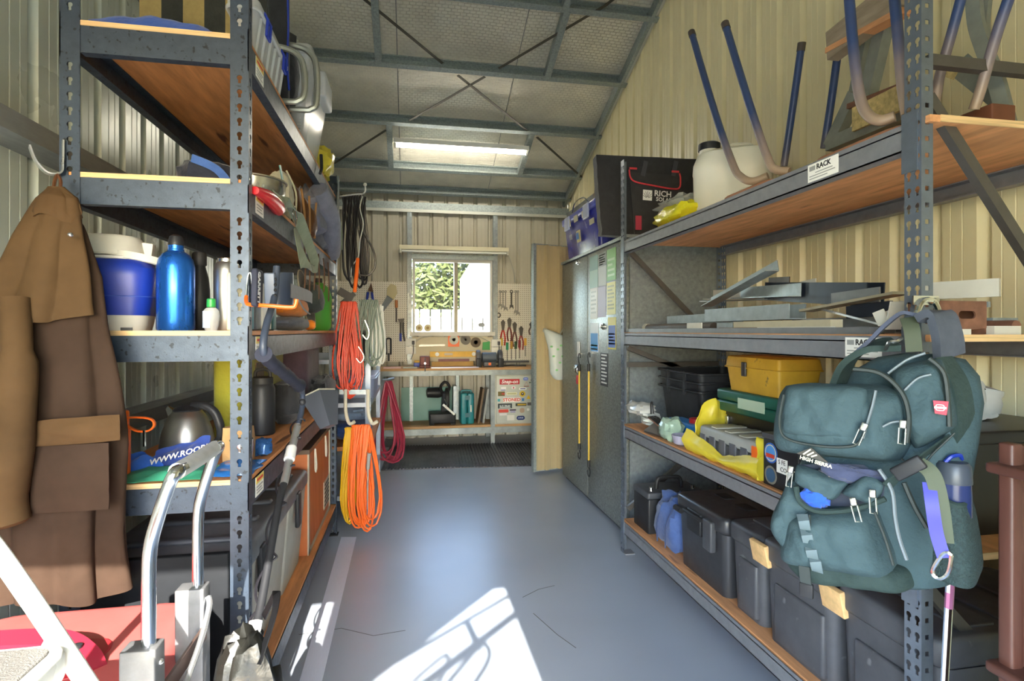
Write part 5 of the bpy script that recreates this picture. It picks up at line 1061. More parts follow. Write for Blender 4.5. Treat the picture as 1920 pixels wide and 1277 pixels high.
O('wire_offcut', G().tube(spl([(onb(930), 6.4, BZ + 0.01), (onb(945), 6.36, BZ + 0.012), (onb(960), 6.42, BZ + 0.012), (onb(985), 6.38, BZ + 0.01)], 6), 0.008, 6), m_blackr, label='black cable lying on the bench right of the grinder', cat='cable')
O('tool_rack_bar', G().box((onb(930), 6.655, BZ + 0.03), (onb(1000), 6.69, BZ + 0.055)), m_dkgrey, label='dark steel rail along the back right of the bench', cat='rail')

# ---- tools on the pegboards and wall
YW = YP - 0.012
def W(px, py): return PY(px, py, YW)
def tool(name, label, cat, parts, px, py, group=None):
    t = T(name, label, cat, W(px, py), group)
    for pn, kind, args, m in parts:
        if kind == 'tube': O(pn, G().tube(spl([W(*q) for q in args[0]], 4), args[1], 7), m, t)
        elif kind == 'bar': O(pn, G().bar(W(*args[0]), W(*args[1]), args[2], args[3], (0, 0, 1) if abs(args[0][0] - args[1][0]) > 4 else (1, 0, 0)), m, t)
        elif kind == 'poly':
            pts = [W(*q) for q in args[0]]; n = len(pts); O(pn, G().add(pts + [q + V((0, -args[1], 0)) for q in pts], [tuple(range(n)), tuple(range(2 * n - 1, n - 1, -1))] + [(i, i + n, (i + 1) % n + n, (i + 1) % n) for i in range(n)]), m, t)
        elif kind == 'ring': O(pn, G().tube([W(args[0][0], args[0][1]) + V((args[1] * math.cos(a * PI / 8), 0, args[2] * math.sin(a * PI / 8))) for a in range(16)], args[3], 6, closed=True), m, t)
        elif kind == 'disc': O(pn, G().lathe([(args[2], -0.012), (args[1], -0.012), (args[1], 0.012), (args[2], 0.012)], 24, W(*args[0]), 'y'), m, t)
    return t
m_ts = mat('dull_tool_steel', '8c8a84', 0.35, 0.7); m_dts = mat('dark_tool_steel', '4e4a46', 0.45, 0.5); m_twood = mat('tool_wood', 'a8673a', 0.5)
tool('hand_saw', 'slate-bladed hand saw with pale wooden handle hanging diagonally', 'saw', [('blade', 'poly', ([(705, 592), (708, 598), (738, 560), (727, 552)], 0.003), mat('blue_steel_blade', '46525c', 0.4, 0.4)), ('handle', 'poly', ([(725, 553), (738, 562), (745, 550), (743, 536), (733, 532), (726, 540)], 0.02), mat('pale_handle', 'b9ae86', 0.5))], 725, 560)
tool('bolt_cutter', 'blue and red long-handled cutters at the left of the pegboard', 'cutters', [('blade', 'poly', ([(690, 545), (696, 530), (700, 548)], 0.02), m_leath), ('handle', 'tube', ([(690, 548), (686, 575)], 0.014), m_blue), ('handle', 'tube', ([(697, 548), (701, 575)], 0.014), m_blue), ('red_grip', 'poly', ([(692, 574), (712, 572), (702, 580), (710, 590), (694, 582)], 0.02), m_red)], 695, 560)
tool('screwdriver', 'long screwdriver with orange-brown handle left of the window', 'screwdriver', [('handle', 'tube', ([(743, 563), (743, 577)], 0.019), m_twood), ('shaft', 'tube', ([(743, 577), (743, 604)], 0.009), m_dts)], 743, 585)
tool('folding_rule', 'narrow yellow wooden rule beside the window frame', 'rule', [('rule', 'bar', ((766, 540), (766, 592), 0.016, 0.025), m_yellow)], 766, 565)
tool('snips', 'old snips with blue handles hung left of the window', 'snips', [('jaws', 'poly', ([(746, 598), (758, 597), (757, 606), (748, 604)], 0.015), m_dts), ('handle', 'tube', ([(751, 604), (751, 620), (751, 640)], 0.012), m_dts), ('handle', 'tube', ([(756, 604), (756, 622), (759, 640)], 0.012), m_dts), ('grip', 'tube', ([(751, 625), (751, 640)], 0.015), m_blue)], 752, 620)
tool('hook_tool', 'thin steel hook tool low on the left pegboard', 'hook', [('rod', 'tube', ([(718, 605), (718, 645), (716, 650)], 0.005), m_dts)], 718, 630)
tool('hacksaw', 'black oblong frame tool at the bottom of the left pegboard', 'saw', [('frame', 'tube', ([(725, 665), (724, 640), (726, 635), (732, 635), (733, 640), (733, 665)], 0.010), m_black), ('base', 'bar', ((729, 662), (729, 677), 0.055, 0.02), m_black)], 729, 655)
for x, y, nm in ((770, 649, 'left'), (930, 650, 'right')):
    t = T('power_outlet', 'white double power outlet on the wall %s of the window' % ('below and left' if nm == 'left' else 'below and right'), 'outlet', W(x, y))
    p = W(x, y)
    for dz in (0.045, -0.05):
        O('face_plate', G().rbox((p.x - 0.062, YW - 0.02, p.z + dz - 0.045), (p.x + 0.062, YW, p.z + dz + 0.045), 0.006, 0.004), m_white, t)
    O('plug', G().rbox((p.x + 0.015, YW - 0.05, p.z + 0.02), (p.x + 0.045, YW - 0.02, p.z + 0.065), 0.006), m_dkgrey, t)
    O('plug_lead', G().tube(spl([(p.x + 0.03, YW - 0.045, p.z + 0.02), (p.x + 0.03, YW - 0.03, p.z - 0.08), (p.x + 0.0, YW - 0.03, p.z - 0.16)], 4), 0.005, 5), m_dkgrey, t)
for i, (x, nm) in enumerate(((786, 'left'), (802, 'right'))):
    p = PY(x, 622, 6.69)
    t = T('tape_roll', '%s of two cream tape rolls on the window sill' % nm, 'tape', (p.x, 6.69, WZ0 + 0.02), 'tape rolls on the sill')
    O('roll', G().lathe([(0.018, -0.015), (0.045, -0.015), (0.045, 0.015), (0.018, 0.015)], 20, (p.x, 6.69, WZ0 + 0.067), 'y'), mat('cream_tape', 'd9cfa4', 0.5), t)
    O('core', G().lathe([(0.014, -0.016), (0.019, -0.016), (0.019, 0.016), (0.014, 0.016)], 16, (p.x, 6.69, WZ0 + 0.067), 'y'), mat('kraft_core', 'a58a5c', 0.8), t)
tool('plane_iron', 'long grey steel bar on the wall below the window', 'bar', [('bar', 'bar', ((786, 648), (834, 647), 0.012, 0.024), m_ts)], 810, 648)
tool('blade_pack', 'orange packet holding a round cutting disc below the window', 'packet', [('card', 'poly', ([(840, 627), (861, 627), (861, 650), (840, 650)], 0.008), m_orange), ('disc', 'disc', ((851, 637), 0.058, 0.012), m_lgrey), ('hub', 'disc', ((851, 637), 0.02, 0.008), m_dkgrey)], 850, 640)
tool('grinding_disc', 'grey grinding disc next to the orange packet', 'disc', [('disc', 'disc', ((873, 637), 0.062, 0.010), mat('abrasive_grey', '75716a', 0.8)), ('hub', 'disc', ((873, 637), 0.013, 0.008), m_dts)], 873, 637)
tool('sanding_disc', 'brown flap disc with pale centre below the window', 'disc', [('disc', 'disc', ((892, 642), 0.062, 0.022), mat('abrasive_brown', '6e6254', 0.85)), ('hub', 'disc', ((892, 642), 0.024, 0.010), m_lgrey)], 892, 642)
tool('green_holder', 'green plastic holder on the wall behind the grinder', 'holder', [('holder', 'poly', ([(905, 642), (918, 640), (918, 656), (904, 656)], 0.03), m_green)], 910, 648)
tool('wall_conduit', 'thin pale conduit running under the window', 'conduit', [('pipe', 'tube', ([(776, 644), (790, 634), (820, 629), (870, 629), (900, 632), (925, 645)], 0.008), m_lgrey)], 850, 630)
spans_ = [(931, 0.030, 'm'), (938, 0.014, 's'), (943, 0.014, 's'), (948, 0.013, 's'), (959, 0.02, 'd'), (967, 0.013, 's'), (971, 0.013, 's')]
order = ['first', 'second', 'third', 'fourth', 'fifth', 'sixth', 'seventh']
for i, (x, w_, k_) in enumerate(spans_[1:]):
    y1 = 578 + 3 * i if k_ == 's' else 580; m_ = m_ts if k_ == 's' else m_dts
    tool('spanner', ('dark adjustable wrench hanging fifth' if False else ('large dark open-ended spanner in the row on the right pegboard' if k_ == 'd' else '%s slim steel spanner from the window on the right pegboard' % order[i if i < 3 else i - 1])), 'spanner', [('shaft', 'bar', ((x, 548), (x, y1 - 6), 0.008, w_), m_), ('ring_end', 'ring', ((x, 547), w_ * 0.8, w_ * 0.9, 0.005), m_), ('open_jaw', 'poly', ([(x - 3, y1 - 8), (x + 3, y1 - 8), (x + 4, y1), (x + 1, y1 - 4), (x - 1, y1 - 4), (x - 4, y1)], 0.008), m_)], x, 565, 'spanners on the right pegboard')
tool('tape_hook', 'small steel reel hook near the window on the right pegboard', 'reel', [('reel', 'ring', ((935, 591), 0.022, 0.026, 0.007), m_dts)], 935, 591)
pl = [(943, 600, 648, 'c0392b', 'red and white handled pipe grips', 660), (955, 596, 640, '7a3a34', 'dark red handled long pliers', 640), (965, 604, 650, '6a4038', 'brown handled pliers', 648), (977, 612, 656, '9a4640', 'faded red handled nippers', 655), (996, 604, 628, '5a4438', 'dark curved cutters at the edge of the pegboard', 625)]
for x, ya, yb, h_, nm, _ in pl:
    mm = mat('grip_' + h_, h_, 0.5); ym = ya + (yb - ya) * 0.4
    tool('pliers', nm + ' on the right pegboard', 'pliers', [('jaws', 'poly', ([(x - 2, ym), (x - 4, ya + 4), (x - 1, ya), (x + 1, ya), (x + 4, ya + 4), (x + 2, ym)], 0.014), m_dts), ('grip', 'tube', ([(x - 1, ym), (x - 4, (ym + yb) / 2), (x - 2, yb)], 0.010), mm), ('grip', 'tube', ([(x + 1, ym), (x + 4, (ym + yb) / 2), (x + 3, yb)], 0.010), mm)], x, (ya + yb) / 2, 'pliers on the right pegboard')
sd_ = [(940, 634, 'd8b32a', 'yellow'), (951, 642, '2f8f6a', 'green'), (959, 640, 'b98a3a', 'amber'), (967, 640, '3d5a3c', 'dark green'), (974, 638, '8c2f2f', 'dark red'), (985, 634, 'e0b04a', 'orange-yellow')]
for x, y, h_, nm in sd_:
    tool('screwdriver', nm + ' handled screwdriver in the rack on the right pegboard', 'screwdriver', [('handle', 'tube', ([(x, y), (x, y + 14)], 0.018), mat('grip_' + h_, h_, 0.35)), ('shaft', 'tube', ([(x, y + 14), (x, y + 34)], 0.006), m_ts)], x, y + 15, 'screwdrivers on the right pegboard')
# ================================================================ right-hand side
def rc(a, b): return (a, b)
# ---- galvanised cabinet with posters
CXF, CY0, CY1, CZ1 = 1.33, 3.23, 4.70, 1.90
t = T('steel_cabinet', 'tall galvanised two-door cabinet with posters beyond the right rack', 'cabinet', (1.64, 3.97, 0))
O('cabinet_body', G().box((CXF + 0.018, CY0, 0.03), (1.945, CY1, CZ1 - 0.02)), m_galv, t)
O('top_panel', G().box((CXF - 0.012, CY0 - 0.004, CZ1 - 0.02), (1.95, CY1 + 0.004, CZ1)), m_galv, t)
m_spang = mat('spangled_galv', '868a84', 0.4, 0.45, 0.34, 70, bump=0.03, bscale=120)
drs = []
for y0_, y1_ in ((CY0 + 0.004, 3.99), (4.0, CY1 - 0.004)):
    drs.append(O('cabinet_door', G().rbox((CXF, y0_, 0.035), (CXF + 0.018, y1_, CZ1 - 0.025), 0.004, 0.003), m_spang, t))
O('plinth', G().box((CXF + 0.03, CY0 + 0.02, 0), (1.93, CY1 - 0.02, 0.03)), m_dkgrey, t)
def cq(px, py): return PX(px, py, CXF - 0.001)
def poster(x0, y0, x1, y1, h, par, bands=()):
    a = cq(x0, (y0 + y1) / 2); b = cq(x1, (y0 + y1) / 2); zt = cq((x0 + x1) / 2, y0).z; zb_ = cq((x0 + x1) / 2, y1).z
    M_ = FM((CXF - 0.0006, (a.y + b.y) / 2, (zt + zb_) / 2), (0, -1, 0), Z); w_ = abs(a.y - b.y); h_ = zt - zb_
    o = STK('poster', M_, w_, h_, mat('poster_' + h, h, 0.5), par, 0.0015)
    for (v0, v1, hh, u0, u1) in bands:
        O('poster_print', G(M_).box((-w_ / 2 + w_ * u0, h_ / 2 - h_ * v1, 0.0015), (-w_ / 2 + w_ * u1, h_ / 2 - h_ * v0, 0.002)), mat('poster_' + hh, hh, 0.5), par)
lines = lambda h, n, a=0.1, b=0.9: [(a + (b - a) * i / n, a + (b - a) * (i + 0.45) / n, h, 0.12, 0.85 - 0.2 * (i % 3 == 1)) for i in range(n)]
poster(1106, 480, 1121, 540, '7fa38f', drs[0], [(0, 0.45, '4d7d6c', 0, 1)]); poster(1122, 474, 1137, 537, 'a9aba2', drs[0], [(0, 0.4, '66685f', 0, 1)] + lines('cfd0c8', 5, 0.05, 0.4)); poster(1138, 466, 1155, 526, '6fae4c', drs[0], lines('b9dba0', 4, 0.3, 0.95))
poster(1107, 540, 1120, 598, 'e2e2da', drs[0], lines('b9bcb4', 6)); poster(1121, 536, 1136, 595, 'a99cb0', drs[0]); poster(1138, 529, 1154, 590, 'd3cc6a', drs[0], lines('9a9a52', 7))
poster(1107, 606, 1122, 660, 'dfe6ea', drs[0], [(0.35, 0.97, '2f8fd0', 0.05, 0.95), (0.75, 0.8, 'e0c84a', 0.1, 0.9), (0.88, 0.92, 'e0c84a', 0.1, 0.9)]); poster(1140, 595, 1155, 655, 'd9c94f', drs[0], [(0.25, 0.95, '4668b8', 0.06, 0.94)] + lines('c9b3d8', 4, 0.5, 0.9))
poster(1126, 662, 1140, 724, '2b2b2b', drs[0], lines('e6e6e0', 9, 0.04, 0.98))
for x, y, d_ in ((1131, 612, drs[0]), (1085, 492, drs[1])):
    q = cq(x, y); O('lock_knob', G().lathe([(0.022, 0), (0.022, 0.006), (0.014, 0.008), (0.014, 0.02), (0, 0.021)], 16).__class__(FM(q, (0, -1, 0), Z)).lathe([(0.022, 0), (0.022, 0.006), (0.014, 0.008), (0.014, 0.02), (0, 0.021)], 16), m_chrome, d_)
m_bun = mat('yellow_bungee', 'd8b23a', 0.6)
for i, (x, yb_, nm) in enumerate(((1086, 858, 'shorter yellow bungee cord hanging on the galvanised cabinet, with key tag'), (1104, 890, 'longer yellow bungee cord hanging on the galvanised cabinet'))):
    a = PX(x, 690, CXF - 0.02); b = PX(x, yb_ - 22, CXF - 0.015)
    t = T('elastic_bungee', nm, 'bungee', b, 'bungees on the cabinet')
    O('cord', G().tube([a, b], 0.007, 8), m_bun, t)
    O('end_sleeve', G().tube([a + V((0, 0, 0.03)), a - V((0, 0, 0.025))], 0.012, 8), m_blackr, t); O('end_sleeve', G().tube([b + V((0, 0, 0.02)), b - V((0, 0, 0.03))], 0.012, 8), m_blackr, t)
    O('hook', G().tube(spl([a + V((0, 0, 0.03)), a + V((0, 0.02, 0.07)), a + V((0, 0.01, 0.11)), a + V((0, -0.02, 0.11)), a + V((0, -0.025, 0.08))], 5), 0.004, 6), m_blackr, t)
    O('hook', G().tube(spl([b - V((0, 0, 0.03)), b - V((0, 0.03, 0.06)), b - V((0, 0.01, 0.1)), b - V((0, -0.025, 0.09)), b - V((0, -0.03, 0.06))], 5), 0.004, 6), m_blackr, t)
    O('peg', G().tube([a + V((0.02, 0, 0.112)), a + V((-0.005, 0, 0.112))], 0.004, 6), m_steel, t)
q = PX(1082, 668, CXF - 0.004)
t = T('key_tags', 'bunch of keys with white and red tags on the galvanised cabinet', 'keys', q)
O('white_tag', G(FM(PX(1085, 655, CXF - 0.004), (0, -1, 0), Z)).box((-0.03, -0.06, 0), (0.03, 0.06, 0.004)), m_white, t)
O('red_tag', G(FM(PX(1083, 712, CXF - 0.006), (0, -1, 0), Z)).rbox((-0.03, -0.035, 0), (0.03, 0.035, 0.004), 0.008, 0.001), mat('pinkish_red', 'd8324e', 0.4), t)
O('key_bunch', lump(G(), PX(1082, 700, CXF - 0.025), (0.04, 0.07, 0.07), 5, 0.4), m_steel, t)

# plastic bag on the door
t = T('shopping_bag', 'white plastic shopping bag with green print hanging on the open door', 'bag', PY(1042, 700, 4.78))
def Bq(x, y, dy=0.0): return PY(x, y, 4.80 + dy)
rows = [(618, 1019, 1030), (630, 1022, 1058), (650, 1028, 1060), (680, 1030, 1060), (700, 1032, 1060), (712, 1040, 1058)]
def fn(u, v):
    q_ = v * (len(rows) - 1); i = min(int(q_), len(rows) - 2); f = q_ - i; y, xl, xr_ = [rows[i][k] * (1 - f) + rows[i + 1][k] * f for k in range(3)]
    a = 2 * PI * u; L_, R_ = Bq(xl, y), Bq(xr_, y); c_ = (L_ + R_) / 2; hw = (R_ - L_).length / 2 * (1 if 0 < v < 1 else 0.7)
    k = 1 + 0.12 * NZ.noise(V((math.cos(a) * 2, v * 4, math.sin(a) * 2)))
    return (c_.x + hw * math.cos(a) * k, c_.y + hw * 0.5 * math.sin(a) * k, c_.z)
O('bag_skin', G().grid(fn, 28, 16, 0.001, wrap=True), mat('milky_plastic', 'c6cdc6', 0.35, 0, alpha=0.85), t, sharp=80)
O('handle', G().ribbon(spl([Bq(1019, 622), Bq(1022, 616, 0.02), Bq(1034, 622), Bq(1048, 628), Bq(1058, 612), Bq(1061, 600)], 5), 0.03, 0.001, (0, 1, 0.3)), mat('milky_plastic', 'dfe3dc'), t)
for i, (x, y) in enumerate(((1034, 650), (1046, 655), (1052, 648), (1038, 668), (1050, 680), (1044, 694), (1055, 668))):
    O('leaf_print', G(FM(Bq(x, y, -0.076), X, Z)).rbox((-0.012, -0.008, 0), (0.012, 0.008, 0.002), 0.006, 0.0008), mat('leaf_green_print', '7fbf7a', 0.5), t)

# ---- on top of the cabinet and rack far end
t = T('storage_tote', 'blue translucent tote with clear lid and stickers on top of the cabinet', 'storage box', (1.5, 4.2, CZ1))
m_bt2 = mat('blue_translucent', '3f46b4', 0.25, 0, 0.15, 6, alpha=0.85)
O('tote_body', G().loft([rr(0.40, 0.80, 0.03, CZ1 + 0.002, 4, 1.555, 4.20), rr(0.46, 0.86, 0.03, CZ1 + 0.30, 4, 1.555, 4.20)]), m_bt2, t)
O('lid', G().rbox((1.305, 3.75, CZ1 + 0.30), (1.81, 4.65, CZ1 + 0.36), 0.03, 0.015), mat('blue_lid', '5560c8', 0.3, 0, 0.1, 8, alpha=0.8), t)
for y in (3.95, 4.45):
    O('clip', G().rbox((1.292, y - 0.06, CZ1 + 0.24), (1.308, y + 0.06, CZ1 + 0.35), 0.006), mat('clear_clip', 'b4bcd8', 0.3), t)
O('handle_wire', G().tube(spl([(1.30, 3.9, CZ1 + 0.36), (1.29, 4.0, CZ1 + 0.41), (1.29, 4.2, CZ1 + 0.41), (1.30, 4.3, CZ1 + 0.36)], 5), 0.005, 6), m_chrome, t)
for (x, y, w_, h_, c__) in ((1070, 420, 0.10, 0.06, 'd6cfa8'), (1084, 410, 0.10, 0.05, 'b9b59a'), (1100, 400, 0.12, 0.05, 'c9c4b0'), (1086, 443, 0.09, 0.09, 'd9cf9a'), (1072, 445, 0.06, 0.04, 'a7a9b8'), (1112, 415, 0.10, 0.04, 'b5ae92')):
    q = PX(x, y, 1.325); STK('sticker', FM((1.325 - 0.0 + (q.z - CZ1) * -0.1 + 0.012, q.y, q.z), (0, -1, 0), (-0.1, 0, 1)), w_, h_, mat('print_' + c__, c__, 0.5), t, 0.004)
STK('sticker', FM((1.308, PX(1087, 443, 1.325).y, PX(1087, 443, 1.325).z), (0, -1, 0), (-0.1, 0, 1)), 0.05, 0.05, mat('print_3f7fc8', '3f7fc8', 0.5), t, 0.006)
# folding solar panel bag
SY = 3.30
t = T('solar_panel_bag', 'black folding solar panel bag with red piping standing on the cabinet', 'bag', (1.5, SY, CZ1))
m_sb = cloth('black_canvas', '2d2c2d', 0.12)
cs = [PY(1118, 290, SY), PY(1345, 300, SY), PY(1345, 455, SY), PY(1128, 455, SY)]
cs[2].z = cs[3].z = CZ1 + 0.002
g = G(); g.grid(lambda u, v: (cs[0] * (1 - u) + cs[1] * u) * (1 - v) + (cs[3] * (1 - u) + cs[2] * u) * v + V((0.01 * NZ.noise(V((v * 6, 0, 1))) if u < 0.05 else 0, 0.008 * NZ.noise(V((u * 5, v * 5, 2))), 0)), 20, 14, -0.07); O('panel_cover', g, m_sb, t)
def Sq(x, y, d_=0.014): return PY(x, y, SY - d_)
g = G(); q4 = [Sq(1180, 322), Sq(1290, 330), Sq(1292, 440), Sq(1190, 448)]; g.grid(lambda u, v: (q4[0] * (1 - u) + q4[1] * u) * (1 - v) + (q4[3] * (1 - u) + q4[2] * u) * v, 8, 8, -0.008); O('front_pocket', g, mat('black_canvas_pocket', '343334', 0.8, 0, 0.1, 20), t)
O('piping', G().tube(spl([Sq(1180, 318, 0.026), Sq(1182, 332, 0.026), Sq(1192, 341, 0.026), Sq(1225, 348, 0.026), Sq(1260, 354, 0.026), Sq(1274, 352, 0.026), Sq(1276, 335, 0.026), Sq(1274, 325, 0.026)], 5), 0.0055, 6), mat('red_piping', 'd8404a', 0.5), t)
for x, y in ((1187, 316), (1266, 322)): O('tab', G(FM(Sq(x, y, 0.02), X, Z)).box((-0.025, -0.006, 0), (0.025, 0.006, 0.004)), mat('red_piping', 'd8404a'), t)
O('red_tab', G(FM(Sq(1197, 418, 0.024), X, Z)).box((-0.02, -0.045, 0), (0.02, 0.045, 0.004)), mat('crimson_tab', 'b33a50', 0.5), t)
Mt = FM(Sq(1243, 364, 0.026), (1, 0, -0.04), Z)
TX('print', 'RICH', 0.052, Mt, m_text_w, t, bold=0.001); TX('print', 'SOLAR', 0.036, FM(Sq(1245, 375, 0.026), (1, 0, -0.06), Z), m_text_w, t, bold=0.0008)
Ml = FM(Sq(1214, 366, 0.025), (1, 0, -0.04), Z); lg = STK('logo', Ml, 0.062, 0.066, m_text_w, t, 0.0012)
for i in range(7):
    a = math.radians(20 + 23 * i); O('logo_ray', G(Ml).bar((0.008 * math.cos(a), -0.02 + 0.008 * math.sin(a), 0.0014), (0.036 * math.cos(a) if abs(0.036 * math.cos(a)) < 0.03 else math.copysign(0.03, math.cos(a)), -0.02 + 0.045 * math.sin(a), 0.0014), 0.0022, 0.001, (0, 0, 1)), m_text_k, t)
for x in (1205, 1262): O('strap', G().bar(Sq(x + 6, 302, 0.012), Sq(x, 330, 0.012), 0.006, 0.03, (1, 0, 0)), mat('charcoal_web', '45454a', 0.7), t)
# yellow and clear film bags
zT = RZ[3]
q = PX(1245, 420, 1.30)
O('plastic_bag', lump(G(), (1.33, 2.55, zT), (0.16, 0.42, 0.10), 101, 0.3), mat('bright_yellow_film', 'd6cf2a', 0.25, 0, 0.1, 12, bump=0.3, bscale=18), label='crinkled yellow plastic bag at the far end of the top right shelf', cat='bag')
O('plastic_film', lump(G(), (1.36, 2.62, zT + 0.09), (0.14, 0.34, 0.07), 103, 0.4), mat('grey_film', 'b9bcb6', 0.25, 0, 0.1, 10, alpha=0.75), label='clear plastic film on the yellow bag', cat='film')
# water drum
jc = V((1.50, 2.36, zT))
t = T('water_drum', 'white plastic water drum with black cap on the top right shelf', 'water container', jc)
m_jug = mat('milky_white_plastic', 'dbdacb', 0.35, 0, 0.05, 5)
Mj = TR(jc, math.radians(-35))
O('drum_body', G(Mj).loft([rr(0.30, 0.24, 0.08, 0.002, 6), rr(0.34, 0.28, 0.09, 0.02, 6), rr(0.345, 0.285, 0.09, 0.20, 6), rr(0.35, 0.29, 0.09, 0.21, 6), rr(0.345, 0.285, 0.09, 0.25, 6), rr(0.31, 0.25, 0.09, 0.30, 6), rr(0.24, 0.18, 0.08, 0.318, 6), rr(0.1, 0.06, 0.02, 0.322, 6)]), m_jug, t)
O('neck', G(Mj).lathe([(0.045, 0.29), (0.045, 0.325), (0, 0.325)], 20, (-0.10, -0.05, 0)), m_jug, t)
O('cap', G(Mj).lathe([(0.05, 0.322), (0.051, 0.325), (0.05, 0.352), (0.044, 0.356), (0, 0.356)], 20, (-0.10, -0.05, 0)), m_black, t)
O('grip', G(Mj).tube(spl([(-0.02, 0.0, 0.316), (-0.01, 0.0, 0.345), (0.07, 0.02, 0.345), (0.09, 0.02, 0.314)], 5), 0.014, 8), m_jug, t)
# upturned stools: blue legs, dusty at the seat end
def dusty():
    m = mat('blue_dusty_tube', '33456f', 0.4, 0.1); n = m.node_tree.nodes; l = m.node_tree.links; b = n['Principled BSDF']
    tc = n.new('ShaderNodeTexCoord'); sx_ = n.new('ShaderNodeSeparateXYZ'); l.new(tc.outputs['Object'], sx_.inputs[0])
    no = n.new('ShaderNodeTexNoise'); no.inputs['Scale'].default_value = 14; l.new(tc.outputs['Object'], no.inputs['Vector'])
    ad = n.new('ShaderNodeMath'); ad.operation = 'MULTIPLY_ADD'; ad.inputs[1].default_value = 0.12; l.new(no.outputs[0], ad.inputs[0]); l.new(sx_.outputs[2], ad.inputs[2])
    mr = n.new('ShaderNodeMapRange'); mr.inputs[1].default_value = 0.1; mr.inputs[2].default_value = 0.36; l.new(ad.outputs[0], mr.inputs[0])
    mi = n.new('ShaderNodeMix'); mi.data_type = 'RGBA'; mi.inputs[6].default_value = hexc('a08a74'); mi.inputs[7].default_value = hexc('34466f'); l.new(mr.outputs[0], mi.inputs[0]); l.new(mi.outputs[2], b.inputs['Base Color'])
    return m
m_stool = dusty()
def stool(label, legs, base, caps=True):
    t = T('stool', label, 'stool', base, 'upturned stools on the top right shelf')
    for pts, r in legs:
        P_ = [PX(x, y, X_) for x, y, X_ in pts]
        O('leg', G().tube(spl(P_, 6), r, 12), m_stool, t)
        if caps and pts[0][1] > 5:
            d_ = (P_[0] - P_[1]).normalized(); O('foot_cap', G().tube([P_[0] - d_ * 0.025, P_[0] + d_ * 0.008], r * 1.12, 12), mat('brown_rubber', '4a4038', 0.6), t)
    return t
b0 = V((1.45, 1.95, zT))
t = stool('upturned blue tube-leg stool in front of the water drum', [([(1297, 62, 1.30), (1340, 210, 1.275), (1374, 308, 1.262), (1390, 332, 1.262), (1412, 340, 1.27), (1440, 330, 1.30)], 0.0145), ([(1360, 46, 1.27), (1405, 195, 1.262), (1440, 298, 1.26), (1455, 318, 1.265), (1480, 322, 1.29)], 0.0145), ([(1503, 84, 1.60), (1488, 190, 1.60), (1470, 312, 1.60)], 0.0145), ([(1576, 60, 1.66), (1560, 180, 1.66), (1545, 278, 1.66)], 0.0145)], b0)
O('seat_frame', G().rbox((1.262, 1.75, zT + 0.001), (1.68, 2.08, zT + 0.022), 0.05, 0.008), mat('dusty_brown_seat', 'a5765a', 0.7, 0, 0.15, 12), t)
b1_ = V((1.45, 1.4, zT))
t = stool('upturned blue tube-leg stool nearest the front rack post', [([(1588, -60, 1.28), (1600, 90, 1.265), (1612, 180, 1.258), (1626, 214, 1.256), (1650, 226, 1.262), (1678, 218, 1.28)], 0.0145), ([(1672, -60, 1.30), (1683, 60, 1.275), (1692, 160, 1.27), (1700, 215, 1.27)], 0.0135), ([(1812, -40, 1.40), (1785, 60, 1.40), (1762, 142, 1.40), (1752, 205, 1.40)], 0.0125), ([(1905, -40, 1.44), (1870, 60, 1.44), (1838, 170, 1.44), (1826, 205, 1.44)], 0.0125)], b1_)
O('seat_frame', G().rbox((1.262, 1.22, zT + 0.001), (1.60, 1.56, zT + 0.02), 0.05, 0.008), mat('dusty_brown_seat', 'a5765a'), t)
# folding work bench
t = T('folding_workbench', 'folded portable workbench with timber jaws and speckled step on the top right shelf', 'workbench', (1.66, 1.7, zT))
m_fw = mat('grey_green_steel', '8d928c', 0.5, 0.3, 0.15, 15, spots=('8a5a3c', 8, 0.66)); m_fwt = mat('weathered_jaw_timber', '9a8a74', 0.7, 0, 0.25, 8, (1, 1, 5))
m_spk = mat('speckled_step', 'c0ad78', 0.8, 0, 0.35, 60, bump=0.3, bscale=120)
XB = 1.66
def bq(x, y, dX=0.0): return PX(x, y, XB + dX)
O('jaw', G().bar(bq(1560, 88, -0.06), bq(1700, -20, -0.06), 0.05, 0.11), m_fwt, t); O('jaw_edge', G().bar(bq(1558, 96, -0.062), bq(1700, 20, -0.062), 0.052, 0.02), m_plyr, t)
O('frame_leg', G().bar(bq(1660, 40), bq(1625, 190), 0.04, 0.05), m_fw, t); O('frame_leg', G().bar(bq(1626, 60, 0.04), bq(1600, 190, 0.04), 0.03, 0.035), m_fw, t)
O('frame_leg', G().bar(bq(1606, 175), bq(1558, 275), 0.04, 0.05), m_fw, t); O('step_frame', G().bar(bq(1558, 272, -0.03), bq(1700, 212, -0.03), 0.05, 0.05), m_fw, t)
O('step', G().bar(bq(1600, 225, -0.09), bq(1700, 178, -0.09), 0.012, 0.085), m_spk, t); O('step_rail', G().bar(bq(1592, 200, -0.085), bq(1700, 158, -0.085), 0.02, 0.018), m_rust, t)
O('frame_leg', G().ribbon(spl([bq(1825, -30, -0.08), bq(1830, 40, -0.08), bq(1845, 90, -0.08), bq(1868, 150, -0.08), bq(1890, 235, -0.08)], 6), 0.035, 0.02, (0.2, -1, 0.1)), m_fw, t)
O('frame_leg', G().ribbon(spl([bq(1850, -30, -0.02), bq(1842, 50, -0.02), bq(1850, 110, -0.02)], 6), 0.03, 0.02, (0.2, -1, 0.1)), m_fw, t)
O('side_plate', G().add([bq(1775, 135, -0.05), bq(1815, 100, -0.05), bq(1868, 145, -0.05), bq(1900, 235, -0.05)] + [bq(1775, 135, -0.03), bq(1815, 100, -0.03), bq(1868, 145, -0.03), bq(1900, 235, -0.03)], [(0, 1, 2, 3), (7, 6, 5, 4), (0, 4, 5, 1), (1, 5, 6, 2), (2, 6, 7, 3), (3, 7, 4, 0)]), m_fw, t)
